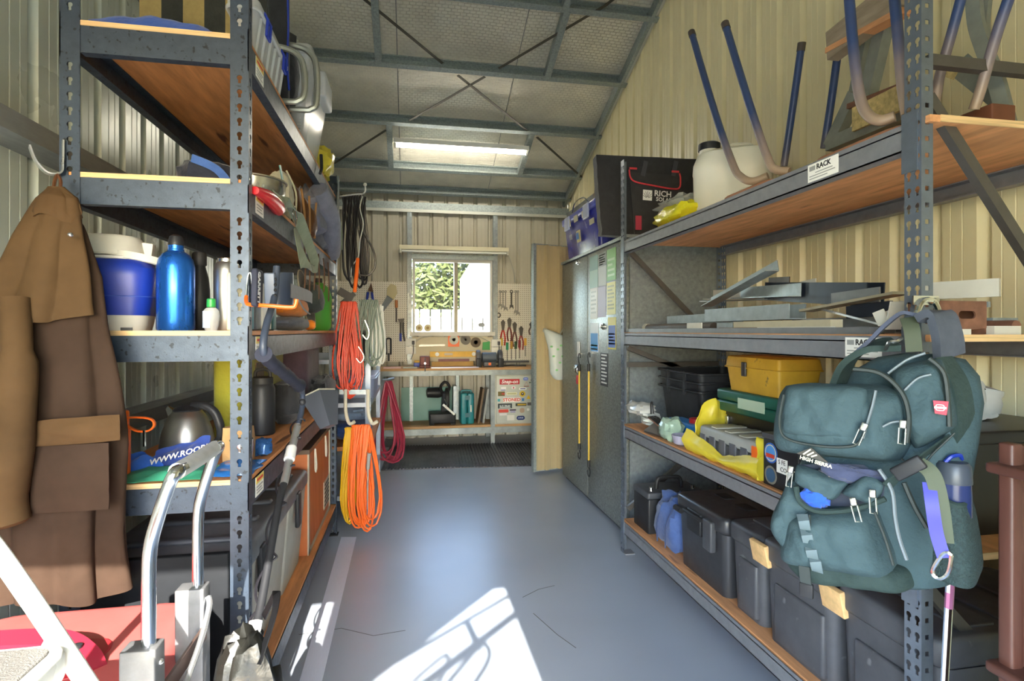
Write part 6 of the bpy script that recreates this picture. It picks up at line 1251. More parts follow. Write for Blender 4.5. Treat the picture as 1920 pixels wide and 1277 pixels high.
O('speckled_patch', G().bar(bq(1775, 145, -0.07), bq(1788, 122, -0.07), 0.006, 0.05), m_spk, t)
O('timber_block', G().rbox((1.47, 1.16, zT + 0.001), (1.545, 1.26, zT + 0.06), 0.004, 0.003), mat('red_brown_timber', '6b3f2a', 0.6, 0, 0.2, 10), label='red-brown timber block at the near end of the top right shelf', cat='block')
O('timber_block', G().rbox((1.40, 1.30, zT + 0.021), (1.53, 1.40, zT + 0.075), 0.004, 0.003), mat('dark_timber', '55382a', 0.6, 0, 0.2, 10), label='darker timber block behind the red-brown block', cat='block')

# ---- metal offcuts on the middle shelf
zM = RZ[2]
m_gp = mat('galv_offcut', '9fa9ac', 0.4, 0.5, 0.15, 25); m_wp = mat('white_offcut', 'c8c5ba', 0.5, 0.1, 0.08, 10); m_bs = mat('blue_black_steel', '2c3340', 0.35, 0.4, 0.15, 15); m_gs = mat('grey_steel_offcut', '84878a', 0.4, 0.5, 0.12, 15)
m_bb = mat('bare_brown_steel', '4f4640', 0.45, 0.5, 0.15, 15)
def shape(kind, w_, h_, t_=0.004):
    a, b = w_ / 2, h_
    if kind == 'box': return [(-a, 0), (a, 0), (a, b), (-a, b)]
    if kind == 'angle': return [(-a, 0), (a, 0), (a, t_), (-a + t_, t_), (-a + t_, b), (-a, b)]
    if kind == 'angle2': return [(-a, 0), (a, 0), (a, b), (a - t_, b), (a - t_, t_), (-a, t_)]
    if kind == 'chan': return [(-a, 0), (a, 0), (a, b), (a - t_, b), (a - t_, t_), (-a + t_, t_), (-a + t_, b), (-a, b)]
    if kind == 'tube': return [(a * math.cos(2 * PI * i / 14), b / 2 + b / 2 * math.sin(2 * PI * i / 14)) for i in range(14)]
def off(label, kind, p0, p1, w_, h_, m, name='steel_offcut', cat='offcut'):
    return O(name, G().sweep(shape(kind, w_, h_), p0, p1), m, label=label, cat=cat, group='metal offcuts on the middle right shelf')
def L(x, y, X_): return PX(x, y, X_)
off('long pale flat bar along the front edge of the middle shelf', 'box', (1.252, 1.30, zM), (1.252, 3.0, zM), 0.03, 0.02, m_gs)
off('barcoded white strip lying on the front bar', 'box', (1.252, 1.45, zM + 0.02), (1.252, 1.80, zM + 0.02), 0.02, 0.003, m_wp)
off('short rusty angle piece at the front of the middle shelf', 'angle', (1.285, 1.80, zM), (1.285, 2.10, zM), 0.03, 0.022, m_rust)
off('long pale timber-coloured box section on the middle shelf', 'box', (1.31, 1.50, zM), (1.31, 2.02, zM), 0.045, 0.045, mat('cream_offcut', 'bdb49a', 0.55, 0.1, 0.1, 12))
off('short blue-grey box section beside the cream one', 'box', (1.32, 2.04, zM), (1.32, 2.16, zM), 0.045, 0.042, m_gp)
off('wide galvanised channel resting across the pile', 'chan', (1.345, 1.72, zM + 0.05), (1.345, 2.28, zM + 0.05), 0.07, 0.055, m_gp)
off('galvanised stamped channel further down the pile', 'chan', (1.39, 2.16, zM + 0.035), (1.37, 2.70, zM + 0.03), 0.07, 0.055, m_gp)
off('dark round tube with a pale end', 'tube', (1.31, 2.20, zM + 0.004), (1.30, 2.85, zM + 0.004), 0.042, 0.042, m_bb)
off('white tube end collar on the dark round tube', 'tube', (1.30, 2.851, zM + 0.002), (1.2995, 2.885, zM + 0.002), 0.047, 0.047, m_wp)
off('small folded white bracket in front of the dark tube', 'angle', (1.275, 2.22, zM + 0.0), (1.27, 2.34, zM + 0.0), 0.03, 0.045, m_wp)
off('pale grey channel propped up at a steep angle', 'angle', L(1325, 575, 1.42), L(1448, 508, 1.40), 0.06, 0.045, m_gp)
off('white lipped strip with handwriting behind the propped channel', 'angle', L(1328, 562, 1.55), L(1447, 560, 1.50), 0.06, 0.05, m_wp)
off('thin bare strip under the white lipped strip', 'box', L(1320, 566, 1.50), L(1450, 562, 1.46), 0.05, 0.004, m_gs)
off('dark brown folded plate standing behind the pile', 'angle', L(1432, 545, 1.60), L(1470, 545, 1.58), 0.05, 0.06, m_bb)
off('long blue-black steel channel across the back of the pile', 'chan', L(1446, 563, 1.50), L(1640, 575, 1.42), 0.06, 0.075, m_bs)
off('tan flat bar sloping up to the right over the blue-black channel', 'box', L(1512, 585, 1.34), L(1690, 552, 1.36), 0.06, 0.008, mat('tan_flat_bar', '9c9580', 0.45, 0.3, 0.1, 12))
off('pointed grey sheet scrap at the back of the pile', 'box', L(1495, 545, 1.62), L(1530, 538, 1.60), 0.004, 0.035, m_wp)
off('pale sloping plate near the front rack post', 'angle', L(1675, 618, 1.29), L(1686, 566, 1.29), 0.05, 0.02, m_wp)
off('grey box section under the tan flat bar', 'chan', (1.40, 1.35, zM + 0.002), (1.40, 1.78, zM + 0.002), 0.06, 0.05, m_gs)
off('thin bright rod lying loose on the pile', 'box', L(1535, 580, 1.36), L(1650, 610, 1.31), 0.006, 0.006, m_alu)
off('thin brown strip between the channels', 'box', (1.46, 1.5, zM), (1.45, 2.3, zM), 0.05, 0.03, m_bb)
off('bare timber batten lying at the far end of the middle shelf', 'box', (1.37, 2.45, zM), (1.34, 3.0, zM), 0.04, 0.012, m_timber)
off('wide pale sheet offcut right of the front rack post', 'box', L(1735, 562, 1.52), L(1875, 556, 1.58), 0.012, 0.05, m_wp)
off('short blue-grey strip under the wide pale sheet', 'box', L(1760, 578, 1.50), L(1855, 576, 1.52), 0.01, 0.015, m_gp)
off('galvanised angle lying crossways on top of the pile', 'angle', L(1380, 560, 1.46), L(1490, 556, 1.40), 0.05, 0.05, m_gp)
off('pale grey flat plate leaning against the blue-black channel', 'box', L(1560, 575, 1.40), L(1650, 566, 1.38), 0.006, 0.045, m_gs)
off('slotted blue-black flat bar in front of the pale plate', 'box', L(1590, 598, 1.37), L(1672, 590, 1.36), 0.012, 0.04, m_bs)
off('short white channel end at the front of the pile', 'chan', L(1655, 612, 1.30), L(1676, 604, 1.31), 0.05, 0.04, m_wp)
off('cream strip lying under the galvanised channels', 'box', (1.43, 1.9, zM), (1.42, 2.75, zM), 0.06, 0.022, m_wp)
off('thin grey rod sticking out towards the far post', 'tube', (1.36, 2.6, zM + 0.01), (1.30, 3.02, zM + 0.01), 0.014, 0.014, m_gs)
p0, p1 = PY(1762, 627, RY0 + 0.02), PY(1850, 627, RY0 + 0.02)
t = T('slotted_beam', 'rusty slotted box beam standing at the near end of the middle shelf', 'offcut', (p0.x, RY0, zM))
pl_ = [(p0.x, zM + 0.001), (p1.x, zM + 0.001), (p1.x, zM + 0.085), (p0.x, zM + 0.085)]
sc_ = ((p0.x + p1.x) / 2 + 0.012, zM + 0.05); R_in = [(sc_[0] + (0.016 if math.cos(a) > 0 else -0.016) + 0.010 * math.cos(a), sc_[1] + 0.010 * math.sin(a)) for a in [2 * PI * i / 20 + 0.157 for i in range(20)]]
R_out = []
for (x_, z_) in R_in:
    dx_, dz_ = x_ - sc_[0], z_ - sc_[1]; k = min([((p1.x - sc_[0]) / dx_) if dx_ > 1e-9 else 9e9, ((p0.x - sc_[0]) / dx_) if dx_ < -1e-9 else 9e9, ((zM + 0.085 - sc_[1]) / dz_) if dz_ > 1e-9 else 9e9, ((zM + 0.001 - sc_[1]) / dz_) if dz_ < -1e-9 else 9e9]); R_out.append((sc_[0] + dx_ * k, sc_[1] + dz_ * k))
g = G(); n_ = 20; y_ = RY0 + 0.02
vs = [(x_, y_, z_) for x_, z_ in R_out] + [(x_, y_, z_) for x_, z_ in R_in] + [(x_, y_ + 0.005, z_) for x_, z_ in R_in]
g.add(vs, [(i, (i + 1) % n_, n_ + (i + 1) % n_, n_ + i) for i in range(n_)] + [(n_ + i, n_ + (i + 1) % n_, 2 * n_ + (i + 1) % n_, 2 * n_ + i) for i in range(n_)])
O('slotted_face', g, m_rust, t)
O('beam_box', G().box((p0.x, y_ + 0.001, zM + 0.001), (p0.x + 0.004, y_ + 0.09, zM + 0.085)).box((p1.x - 0.004, y_ + 0.001, zM + 0.001), (p1.x, y_ + 0.09, zM + 0.085)).box((p0.x, y_ + 0.001, zM + 0.081), (p1.x, y_ + 0.09, zM + 0.085)), m_rust, t)
for i, (x0, x1, y0_, hh, mm, nm) in enumerate(((1770, 1812, 1.145, 0.014, m_wp, 'short white strip in front of the rusty slotted beam'), (1855, 1905, 1.15, 0.022, m_wp, 'white box offcut right of the rusty slotted beam'), (1853, 1900, 1.24, 0.045, m_gp, 'blue-grey offcut behind the white box offcut'))):
    a, b = PY(x0, 627, y0_), PY(x1, 627, y0_); O('steel_offcut', G().box((a.x, y0_ - 0.012, zM), (b.x, y0_ + 0.012, zM + hh)), mm, label=nm, cat='offcut')
O('steel_offcut', G().tube([PY(1906, 612, 1.16), PY(1906, 612, 1.16) + V((0, 0.3, 0))], 0.016, 10), m_rust, label='rusty round bar at the near right end of the middle shelf', cat='offcut')

# ---- third shelf
z3r = RZ[1]
def crate(name, label, a, b, fl, m, cat='crate'):
    cx, cy = (a[0] + b[0]) / 2, (a[1] + b[1]) / 2; w_, d_ = b[0] - a[0], b[1] - a[1]; t = T(name, label, cat, (cx, cy, a[2])); R = []
    for f in (0, 0.25, 0.5, 0.75, 1): R.append(rr(w_ - 2 * fl * (1 - f), d_ - 2 * fl * (1 - f), 0.03, a[2] + (b[2] - a[2]) * f, 4, cx, cy))
    for f in (1, 0.5, 0.02): R.append(rr(w_ - 2 * fl * (1 - f) - 0.012, d_ - 2 * fl * (1 - f) - 0.012, 0.03, a[2] + (b[2] - a[2]) * f, 4, cx, cy))
    O('crate_wall', G().loft(R), m, t)
    for k in (0.0, 0.045, 0.09): O('rim_band', G().tube(rr(w_ + 0.012, d_ + 0.012, 0.03, b[2] - 0.006 - k, 4, cx, cy), 0.006, 6, closed=True), m, t)
    for s_ in (0.3, 0.7): O('rim_rib', G().box((a[0] - 0.012, a[1] + d_ * s_ - 0.01, b[2] - 0.12), (a[0] - 0.002, a[1] + d_ * s_ + 0.01, b[2])), m, t)
    return t
t = crate('storage_crate', 'open black plastic crate at the back of the third right shelf', (1.42, 2.52, z3r), (1.84, 2.98, z3r + 0.335), 0.035, m_black)
O('contents', lump(G(), (1.63, 2.75, z3r + 0.02), (0.30, 0.34, 0.28), 111, 0.2), m_dkgrey, t)
t = T('metal_box', 'black steel box under the green case on the third right shelf', 'box', (1.5, 2.2, z3r))
O('box_body', G().box((1.44, 1.86, z3r), (1.72, 2.42, z3r + 0.165)), mat('black_enamel', '302d2c', 0.4, 0.2, 0.15, 12), t)
O('lid', G().box((1.434, 1.855, z3r + 0.165), (1.725, 2.426, z3r + 0.185)), mat('black_enamel', '302d2c'), t)
for y in (1.95, 2.3): O('latch', G().rbox((1.428, y - 0.012, z3r + 0.11), (1.44, y + 0.012, z3r + 0.16), 0.004), m_steel, t)
t = T('tool_case', 'dark green tool case under the yellow toolbox', 'case', (1.52, 2.1, z3r + 0.185))
O('case_half', G().rbox((1.40, 1.88, z3r + 0.186), (1.68, 2.34, z3r + 0.235), 0.02, 0.01), mat('dark_green_plastic', '1f5b4c', 0.4, 0, 0.1, 12), t); O('case_half', G().rbox((1.40, 1.88, z3r + 0.237), (1.68, 2.34, z3r + 0.285), 0.02, 0.01), mat('dark_green_plastic', '1f5b4c'), t)
O('label', G().box((1.397, 1.98, z3r + 0.215), (1.401, 2.16, z3r + 0.26)), mat('pale_green_label', 'b9cdb4', 0.5), t)
t = T('toolbox', 'worn yellow plastic toolbox on top of the green case', 'toolbox', (1.5, 2.08, z3r + 0.286))
zt = z3r + 0.286; m_yt = mat('worn_yellow_plastic', 'c2952a', 0.5, 0, 0.16, 9, spots=('6e5a30', 18, 0.66))
O('toolbox_body', G().loft([rr(0.17, 0.33, 0.012, zt, 3, 1.50, 2.08), rr(0.19, 0.36, 0.012, zt + 0.105, 3, 1.50, 2.08)]), m_yt, t)
O('lid', G().loft([rr(0.20, 0.37, 0.012, zt + 0.105, 3, 1.50, 2.08), rr(0.19, 0.355, 0.015, zt + 0.15, 3, 1.50, 2.08), rr(0.17, 0.335, 0.015, zt + 0.155, 3, 1.50, 2.08)]), m_yt, t)
O('lid_recess', G().box((1.45, 1.95, zt + 0.155), (1.55, 2.21, zt + 0.158)), mat('amber_plastic', 'b07420', 0.5, 0, 0.15, 12), t)
O('seam', G().tube(rr(0.203, 0.373, 0.012, zt + 0.105, 3, 1.50, 2.08), 0.003, 5, closed=True), m_yt, t)
O('latch', G().rbox((1.392, 2.10, zt + 0.07), (1.402, 2.13, zt + 0.13), 0.003), m_dts, t)
t = T('fluid_container', 'blue flat fluid container with red cap on the third right shelf', 'container', (1.36, 2.62, z3r))
O('container_body', G().rbox((1.36, 2.46, z3r), (1.48, 2.76, z3r + 0.085), 0.02, 0.012), mat('sky_blue_plastic', '2f86d0', 0.35), t)
O('cap', G().lathe([(0.035, 0), (0.036, 0.004), (0.035, 0.022), (0.03, 0.025), (0, 0.025)], 18, (1.42, 2.55, z3r + 0.085)), m_red, t)
t = T('cable_bundle', 'bundle of grey cable in clear plastic at the far end of the third right shelf', 'cable', (1.32, 2.93, z3r))
O('wire_hank', G().tube(coil_path((1.33, 3.0, z3r + 0.05), (1.33, 2.82, z3r + 0.05), 8, 0.05, 0.08, (1, 0, 0), (0, 0, 1), 5, n=16), 0.006, 5), m_wc, t)
O('clear_bag', lump(G(), (1.30, 2.96, z3r + 0.07), (0.13, 0.22, 0.07), 113, 0.4), mat('crinkled_clear', 'dcdcd6', 0.2, 0, alpha=0.7), t)
O('cable_end', G().tube(spl([(1.31, 2.84, z3r + 0.09), (1.305, 2.83, z3r + 0.15), (1.30, 2.80, z3r + 0.155), (1.30, 2.79, z3r + 0.1)], 5), 0.004, 6), m_blackr, t)
t = T('steel_bracket', 'dark steel hinge bracket near the cable bundle', 'bracket', (1.29, 2.68, z3r))
O('plate', G(TR((1.29, 2.68, z3r + 0.035), 0.2, 0, -0.5)).rbox((-0.05, -0.09, -0.006), (0.05, 0.09, 0.006), 0.01, 0.003), m_dts, t)
O('clip', G(TR((1.31, 2.74, z3r + 0.06), 0.3, 0.4)).box((-0.03, -0.06, -0.004), (0.03, 0.06, 0.004)), m_steel, t)
O('wrapped_part', lump(G(), (1.29, 2.56, z3r), (0.10, 0.13, 0.11), 115, 0.3), mat('pale_green_film', 'a9c4b0', 0.25, 0, 0.1, 10, alpha=0.85), label='part wrapped in pale green film at the shelf edge', cat='package')
O('clear_bowl', G().lathe([(0.03, 0), (0.045, 0.01), (0.055, 0.05), (0.053, 0.05), (0.042, 0.014), (0, 0.006)], 18, (1.29, 2.44, z3r)), mat('lilac_clear', 'b4b0c4', 0.2, 0, alpha=0.7), label='small lilac clear plastic pot beside the yellow bag', cat='pot')
t = T('power_tool_case', 'grey and charcoal tool case with orange latches inside a yellow bag', 'case', (1.34, 1.95, z3r))
ax0, ax1, ay0, ay1 = 1.265, 1.43, 1.83, 2.24
O('case_base', G().rbox((ax0, ay0, z3r + 0.012), (ax1, ay1, z3r + 0.085), 0.015, 0.01), m_dkgrey, t)
O('case_lid', G().rbox((ax0 - 0.004, ay0 - 0.004, z3r + 0.085), (ax1, ay1 + 0.004, z3r + 0.135), 0.02, 0.014), m_grey, t)
for i in range(3): O('lid_groove', G().rbox((ax0 + 0.01, ay0 + 0.09 + i * 0.10, z3r + 0.132), (ax1 - 0.01, ay0 + 0.14 + i * 0.10, z3r + 0.139), 0.01, 0.003), m_lgrey, t)
for i in range(5): O('side_rib', G().rbox((ax0 - 0.005, ay0 + 0.06 + i * 0.075, z3r + 0.02), (ax0 + 0.004, ay0 + 0.105 + i * 0.075, z3r + 0.1), 0.003, 0.002), mat('mid_charcoal', '55565c', 0.45), t)
O('latch', G().rbox((ax0 - 0.008, ay0 - 0.01, z3r + 0.07), (ax0 + 0.06, ay0 + 0.03, z3r + 0.12), 0.004), m_orange, t); O('latch', G().rbox((ax0 - 0.008, ay0 - 0.01, z3r + 0.025), (ax0 + 0.05, ay0 + 0.02, z3r + 0.05), 0.004), m_orange, t)
t = T('carry_bag', 'bright yellow plastic bag folded open around the grey tool case', 'bag', (1.34, 1.95, z3r))
m_yb = mat('yellow_bag_film', 'dcc838', 0.4, 0, 0.1, 8, bump=0.2, bscale=20)
O('bag_front', G().grid(lambda u, v: (1.262 - 0.022 * math.sin(PI * v) - 0.01 * NZ.noise(V((u * 5, v * 3, 1))), 1.80 + 0.55 * u, z3r + 0.002 + (0.03 + 0.05 * abs(u - 0.45) ** 0.7 * 2) * v + 0.008 * NZ.noise(V((u * 9, v * 2, 4)))), 24, 8, 0.003), m_yb, t, sharp=80)
O('bag_end', G().grid(lambda u, v: (1.25 + 0.18 * v, 1.815 - 0.01 * math.sin(PI * v) + 0.015 * NZ.noise(V((u * 4, v * 4, 2))), z3r + 0.002 + 0.16 * u * (1 - 0.4 * v)), 10, 10, 0.003), m_yb, t, sharp=80)
O('bag_back', G().grid(lambda u, v: (1.27 + 0.20 * u + 0.02 * NZ.noise(V((u * 4, v * 4, 8))), 2.28 + 0.03 * math.sin(3 * u) + 0.03 * NZ.noise(V((u * 3, v * 3, 5))), z3r + 0.002 + (0.14 + 0.10 * math.sin(PI * u)) * v), 14, 10, 0.003), m_yb, t, sharp=80)
t = T('ammo_box', 'black box covered with round and white stickers on the third right shelf', 'box', (1.35, 1.52, z3r))
bx0, by0_, by1_, bz1 = 1.255, 1.60, 1.785, z3r + 0.165
O('box_body', G().rbox((bx0, by0_, z3r), (1.46, by1_, bz1), 0.006, 0.004), m_black, t); O('lid', G().rbox((bx0 - 0.004, by0_ - 0.003, bz1), (1.465, by1_ + 0.003, bz1 + 0.02), 0.006, 0.004), m_dkgrey, t)
def bs(dy, dz): return FM((bx0 - 0.0006, by1_ - dy, z3r + dz), (0, -1, 0), Z)
for r_, h_, dz_ in ((0.036, '2f5fb0', 0.0), (0.030, 'd8cfb4', 0.0008), (0.026, '4f8fd0', 0.0014)): STK('round_sticker', bs(0.045, 0.118) @ Matrix.Translation((0, 0, dz_)), r_ * 2, r_ * 2, mat('print_' + h_, h_, 0.5), t, 0.0008, r_)
STK('sticker', bs(0.045, 0.108) @ Matrix.Translation((0, 0, 0.0022)), 0.045, 0.014, mat('print_c8402f', 'c8402f', 0.5), t)
STK('round_sticker', bs(0.045, 0.04), 0.066, 0.066, mat('print_7d7a70', '7d7a70', 0.5), t, 0.0008, 0.033); STK('round_sticker', bs(0.045, 0.04) @ Matrix.Translation((0, 0, 0.0009)), 0.05, 0.05, mat('print_3a5a78', '3a5a78', 0.5), t, 0.0008, 0.025)
STK('sticker', bs(0.105, 0.085), 0.055, 0.05, m_paper, t); TX('print', 'S FE', 0.022, bs(0.105, 0.097) @ Matrix.Translation((0, 0, 0.0014)), m_text_k, t); TX('print', 'CO', 0.022, bs(0.113, 0.073) @ Matrix.Translation((0, 0, 0.0014)), m_text_k, t)
STK('sticker', bs(0.15, 0.05), 0.04, 0.065, m_paper, t)
O('small_box', G().rbox((1.30, 1.72, bz1 + 0.021), (1.36, 1.77, bz1 + 0.055), 0.004, 0.003), m_grey, label='small grey box on top of the stickered black box', cat='box')
# near-end black tub with paper bag
t = T('storage_tub', 'big black lidded tub at the near end of the third right shelf', 'storage box', (1.6, 1.38, z3r))
O('tub_body', G().loft([rr(0.42, 0.36, 0.03, z3r, 4, 1.625, 1.40), rr(0.46, 0.40, 0.03, z3r + 0.25, 4, 1.625, 1.40)]), mat('near_black_plastic', '1b1c1f', 0.4), t)
O('lid', G().rbox((1.375, 1.18, z3r + 0.25), (1.865, 1.61, z3r + 0.285), 0.03, 0.01), mat('near_black_plastic', '1b1c1f'), t)
t = T('paper_packet', 'crumpled pale paper packet with dark printed symbols on the black tub', 'packet', PY(1830, 785, 1.35))
pk = [PY(1790, 705, 1.36), PY(1860, 728, 1.36), PY(1853, 786, 1.36), PY(1785, 782, 1.36)]
for v_ in pk[2:]: v_.z = z3r + 0.287
g = G(); g.grid(lambda u, v: (pk[0] * (1 - u) + pk[1] * u) * (1 - v) + (pk[3] * (1 - u) + pk[2] * u) * v + V((0, 0.012 * NZ.noise(V((u * 4, v * 4, 6))), 0)), 10, 8, 0.03); O('packet_body', g, mat('pale_grey_paper', 'b9b8b2', 0.6, 0, 0.06, 8), t)
Mk = FM(PY(1843, 748, 1.338), (0.95, 0, -0.25), (0.25, 0, 1))
TX('print', 'C', 0.026, Mk @ Matrix.Translation((0.002, 0.022, 0)), m_text_k, t, bold=0.001)
for i in (1, 2): O('print_mark', G(Mk @ Matrix.Translation((0.002 - 0.004 * i, 0.022 - 0.023 * i, 0)) @ Matrix.Rotation(0.5 * i, 4, 'Z')).rbox((-0.007, -0.006, 0), (0.007, 0.006, 0.001), 0.003, 0.0003), m_text_k, t)
for i in range(5): O('print_line', G(Mk).box((-0.055, 0.015 - 0.01 * i, 0), (-0.02, 0.018 - 0.01 * i, 0.001)), m_grey, t)

# ---- bottom shelf
z0 = RZ[0]
t = T('car_battery', 'black battery with carry handle and yellow label on the bottom right shelf', 'battery', (1.42, 2.9, z0))
O('battery_case', G().rbox((1.275, 2.80, z0), (1.60, 3.0, z0 + 0.19), 0.012, 0.006), m_black, t); O('lid', G().rbox((1.272, 2.797, z0 + 0.19), (1.603, 3.003, z0 + 0.225), 0.012, 0.006), m_dkgrey, t)
for x in (1.31, 1.56): O('terminal', G().lathe([(0.012, 0), (0.011, 0.02), (0, 0.02)], 12, (x, 2.84, z0 + 0.225)), m_steel, t)
O('handle', G().tube(spl([(1.36, 2.88, z0 + 0.225), (1.365, 2.88, z0 + 0.27), (1.39, 2.88, z0 + 0.285), (1.48, 2.88, z0 + 0.285), (1.505, 2.88, z0 + 0.27), (1.51, 2.88, z0 + 0.225)], 4), 0.011, 8), m_blackr, t)
O('label', G().box((1.36, 2.795, z0 + 0.05), (1.45, 2.80, z0 + 0.16)), m_paper, t); O('label_band', G().add([(1.36, 2.7945, z0 + 0.05), (1.45, 2.7945, z0 + 0.05), (1.45, 2.7945, z0 + 0.085), (1.36, 2.7945, z0 + 0.1)], [(0, 1, 2, 3)]), m_yellow, t)
TX('print', 'AM', 0.03, FM((1.40, 2.794, z0 + 0.13), X, Z), m_blue, t, shear=0.2)
t = T('cloth_bag', 'slumped blue cloth tool bag between the battery and the black case', 'bag', (1.34, 2.62, z0))
O('bag_body', lump(G(), (1.36, 2.62, z0), (0.19, 0.26, 0.27), 121, 0.25, 2.0, 24, 14), cloth('denim_blue', '41598e'), t)
for i in range(2): O('seam', G().tube(spl([(1.285 + 0.02 * i, 2.52 + 0.10 * i, z0 + 0.24), (1.258, 2.55 + 0.10 * i, z0 + 0.14), (1.262, 2.57 + 0.09 * i, z0 + 0.02)], 5), 0.004, 5), cloth('dark_denim', '2e3f66'), t)
def box_case(name, label, x0, x1, ya, yb, zt_, m, cat='case'):
    t = T(name, label, cat, ((x0 + x1) / 2, (ya + yb) / 2, z0))
    h_ = zt_ - z0
    O('case_body', G().loft([rr(x1 - x0 - 0.02, yb - ya - 0.02, 0.03, z0, 4, (x0 + x1) / 2, (ya + yb) / 2), rr(x1 - x0, yb - ya, 0.035, z0 + h_ * 0.78, 4, (x0 + x1) / 2, (ya + yb) / 2)]), m, t)
    l_ = O('lid', G().rbox((x0 - 0.012, ya - 0.008, z0 + h_ * 0.78), (x1 + 0.01, yb + 0.008, zt_), 0.035, 0.018), m, t)
    return t, l_
t, l_ = box_case('tool_chest', 'black tool chest with chunky front latches on the bottom right shelf', 1.275, 1.80, 2.06, 2.46, z0 + 0.335, mat('satin_black_plastic', '313236', 0.35, 0, 0.1, 25))
for y in (2.18, 2.34):
    for x in (1.42, 1.55): O('lid_recess', G().rbox((x, y - 0.045, z0 + 0.332), (x + 0.06, y + 0.045, z0 + 0.338), 0.008, 0.002), m_blackr, l_)
lt = O('latch', G().rbox((1.245, 2.12, z0 + 0.17), (1.275, 2.19, z0 + 0.30), 0.008), m_dkgrey, t); O('latch', G().rbox((1.252, 2.22, z0 + 0.20), (1.275, 2.34, z0 + 0.30), 0.008), m_black, t)
O('carry_handle', G().tube(spl([(1.268, 2.205, z0 + 0.28), (1.245, 2.205, z0 + 0.285), (1.245, 2.345, z0 + 0.285), (1.268, 2.345, z0 + 0.28)], 4), 0.009, 8), m_blackr, t)
O('hinge_pin', G().tube([(1.26, 2.40, z0 + 0.26), (1.26, 2.46, z0 + 0.26)], 0.014, 8), m_black, t)
m_tb = mat('scuffed_charcoal_plastic', '4a4b50', 0.45, 0, 0.2, 9, spots=('6f7074', 14, 0.66))
for ya, yb, zt_, nm, xf in ((1.83, 2.035, z0 + 0.345, 'narrow charcoal lidded tub beside the black tool chest', 1.285), (1.475, 1.80, z0 + 0.36, 'charcoal lidded tub wedged with a pine block, under the backpack', 1.272), (1.12, 1.445, z0 + 0.36, 'charcoal lidded tub nearest the front rack post', 1.272)):
    t, l_ = box_case('storage_tub', nm, xf, 1.82, ya, yb, zt_, m_tb, 'storage box')
    for k in range(3): O('lid_rib', G().rbox((1.36 + k * 0.14, ya + 0.03, zt_ - 0.004), (1.47 + k * 0.14, yb - 0.03, zt_ + 0.006), 0.012, 0.003), m_tb, l_)
    O('side_step', G().rbox((xf - 0.008, ya + 0.03, z0 + 0.02), (xf + 0.02, yb - 0.06, z0 + 0.22), 0.01, 0.006), m_tb, t)
for y, nm in ((1.805, 'pine wedge block between the narrow tub and the middle charcoal tub'), (1.455, 'pine wedge block between the two charcoal tubs under the backpack')):
    O('pine_block', G(TR((1.262, y, z0 + 0.30), 0, 0, math.radians(-12))).rbox((-0.012, -0.045, -0.04), (0.006, 0.045, 0.04), 0.003, 0.002), m_timber, label=nm, cat='block')

# ---- timber stand at the right edge
t = T('timber_stand', 'red-brown stained timber stand at the right edge of the picture', 'stand', (1.3, 0.82, 0))
m_st = mat('red_stained_timber', '54332a', 0.45, 0, 0.2, 8, (3, 3, 0.5))
pL = PY(1893, 860, 0.86)
for y in (0.66, 0.86):
    O('post', G().rbox((pL.x - 0.012, y - 0.014, 0), (pL.x + 0.016, y + 0.014, 1.085), 0.006, 0.004), m_st, t)
    O('post', G().rbox((pL.x + 0.42, y - 0.014, 0), (pL.x + 0.448, y + 0.014, 1.085), 0.006, 0.004), m_st, t)
O('side_panel', G().box((pL.x + 0.016, 0.85, 0.0), (pL.x + 0.42, 0.866, 1.08)), m_st, t)
for z in (1.045, 0.66, 0.30):
    O('shelf', G().rbox((pL.x - 0.03, 0.62, z - 0.02), (pL.x + 0.46, 0.885, z), 0.008, 0.005), m_st, t)
O('plastic_tub', G().loft([rr(0.12, 0.1, 0.02, 0.66, 3, pL.x + 0.11, 0.76), rr(0.13, 0.11, 0.02, 0.78, 3, pL.x + 0.11, 0.76), rr(0.14, 0.12, 0.02, 0.782, 3, pL.x + 0.11, 0.76), rr(0.14, 0.12, 0.02, 0.80, 3, pL.x + 0.11, 0.76)]), mat('pale_aqua_plastic', 'b4ccc8', 0.4), label='pale aqua plastic tub on the timber stand', cat='tub')
# walking pole and loose straps beneath the pack
t = T('hiking_pole', 'chrome and pink hiking pole standing against the near right post', 'pole', PY(1780, 1300, 1.02))
O('shaft', G().tube([PY(1782, 1080, 1.04), PY(1776, 1190, 1.04), PY(1770, 1300, 1.03), V((PY(1765, 1300, 1.02).x, 1.0, 0.0))], [0.008, 0.008, 0.007, 0.005], 8), m_chrome, t)
O('pink_sleeve', G().tube([PY(1783, 1070, 1.04), PY(1779, 1140, 1.04)], 0.0085, 8), mat('pink_anodised', 'c07aa4', 0.3, 0.6), t)
# ================================================================ backpack on the front rack post
pn = V((-0.80, -0.60, 0)).normalized(); pxr = V((-pn.y, pn.x, 0)); pxr = V((0.60, -0.80, 0)).normalized()
pc = PT(1635, 1095, 1.20)
MP = FM(pc, pxr, -pn); MPI = MP.inverted()           # local: x to the viewer's right, y into the pack, z up
t = T('backpack', 'large grey-green hiking backpack hanging from the front rack post', 'backpack', pc)
m_pk = mat('grey_green_ripstop', '3d5055', 0.8, 0, 0.10, 10, bump=0.35, bscale=70, spec=0.2); m_pk2 = mat('sage_fabric', '303f3d', 0.8, 0, 0.1, 14, bump=0.3, bscale=70, spec=0.2)
m_pkd = mat('dark_pack_lining', '2c3344', 0.7, 0, 0.15, 10); m_mesh = mat('mesh_pocket_fabric', '283a3a', 0.8, 0, 0.3, 140, bump=0.5, bscale=260); m_zip = mat('zip_black', '26302f', 0.5); m_pipe = mat('reflective_piping', '727c82', 0.35, 0.3)
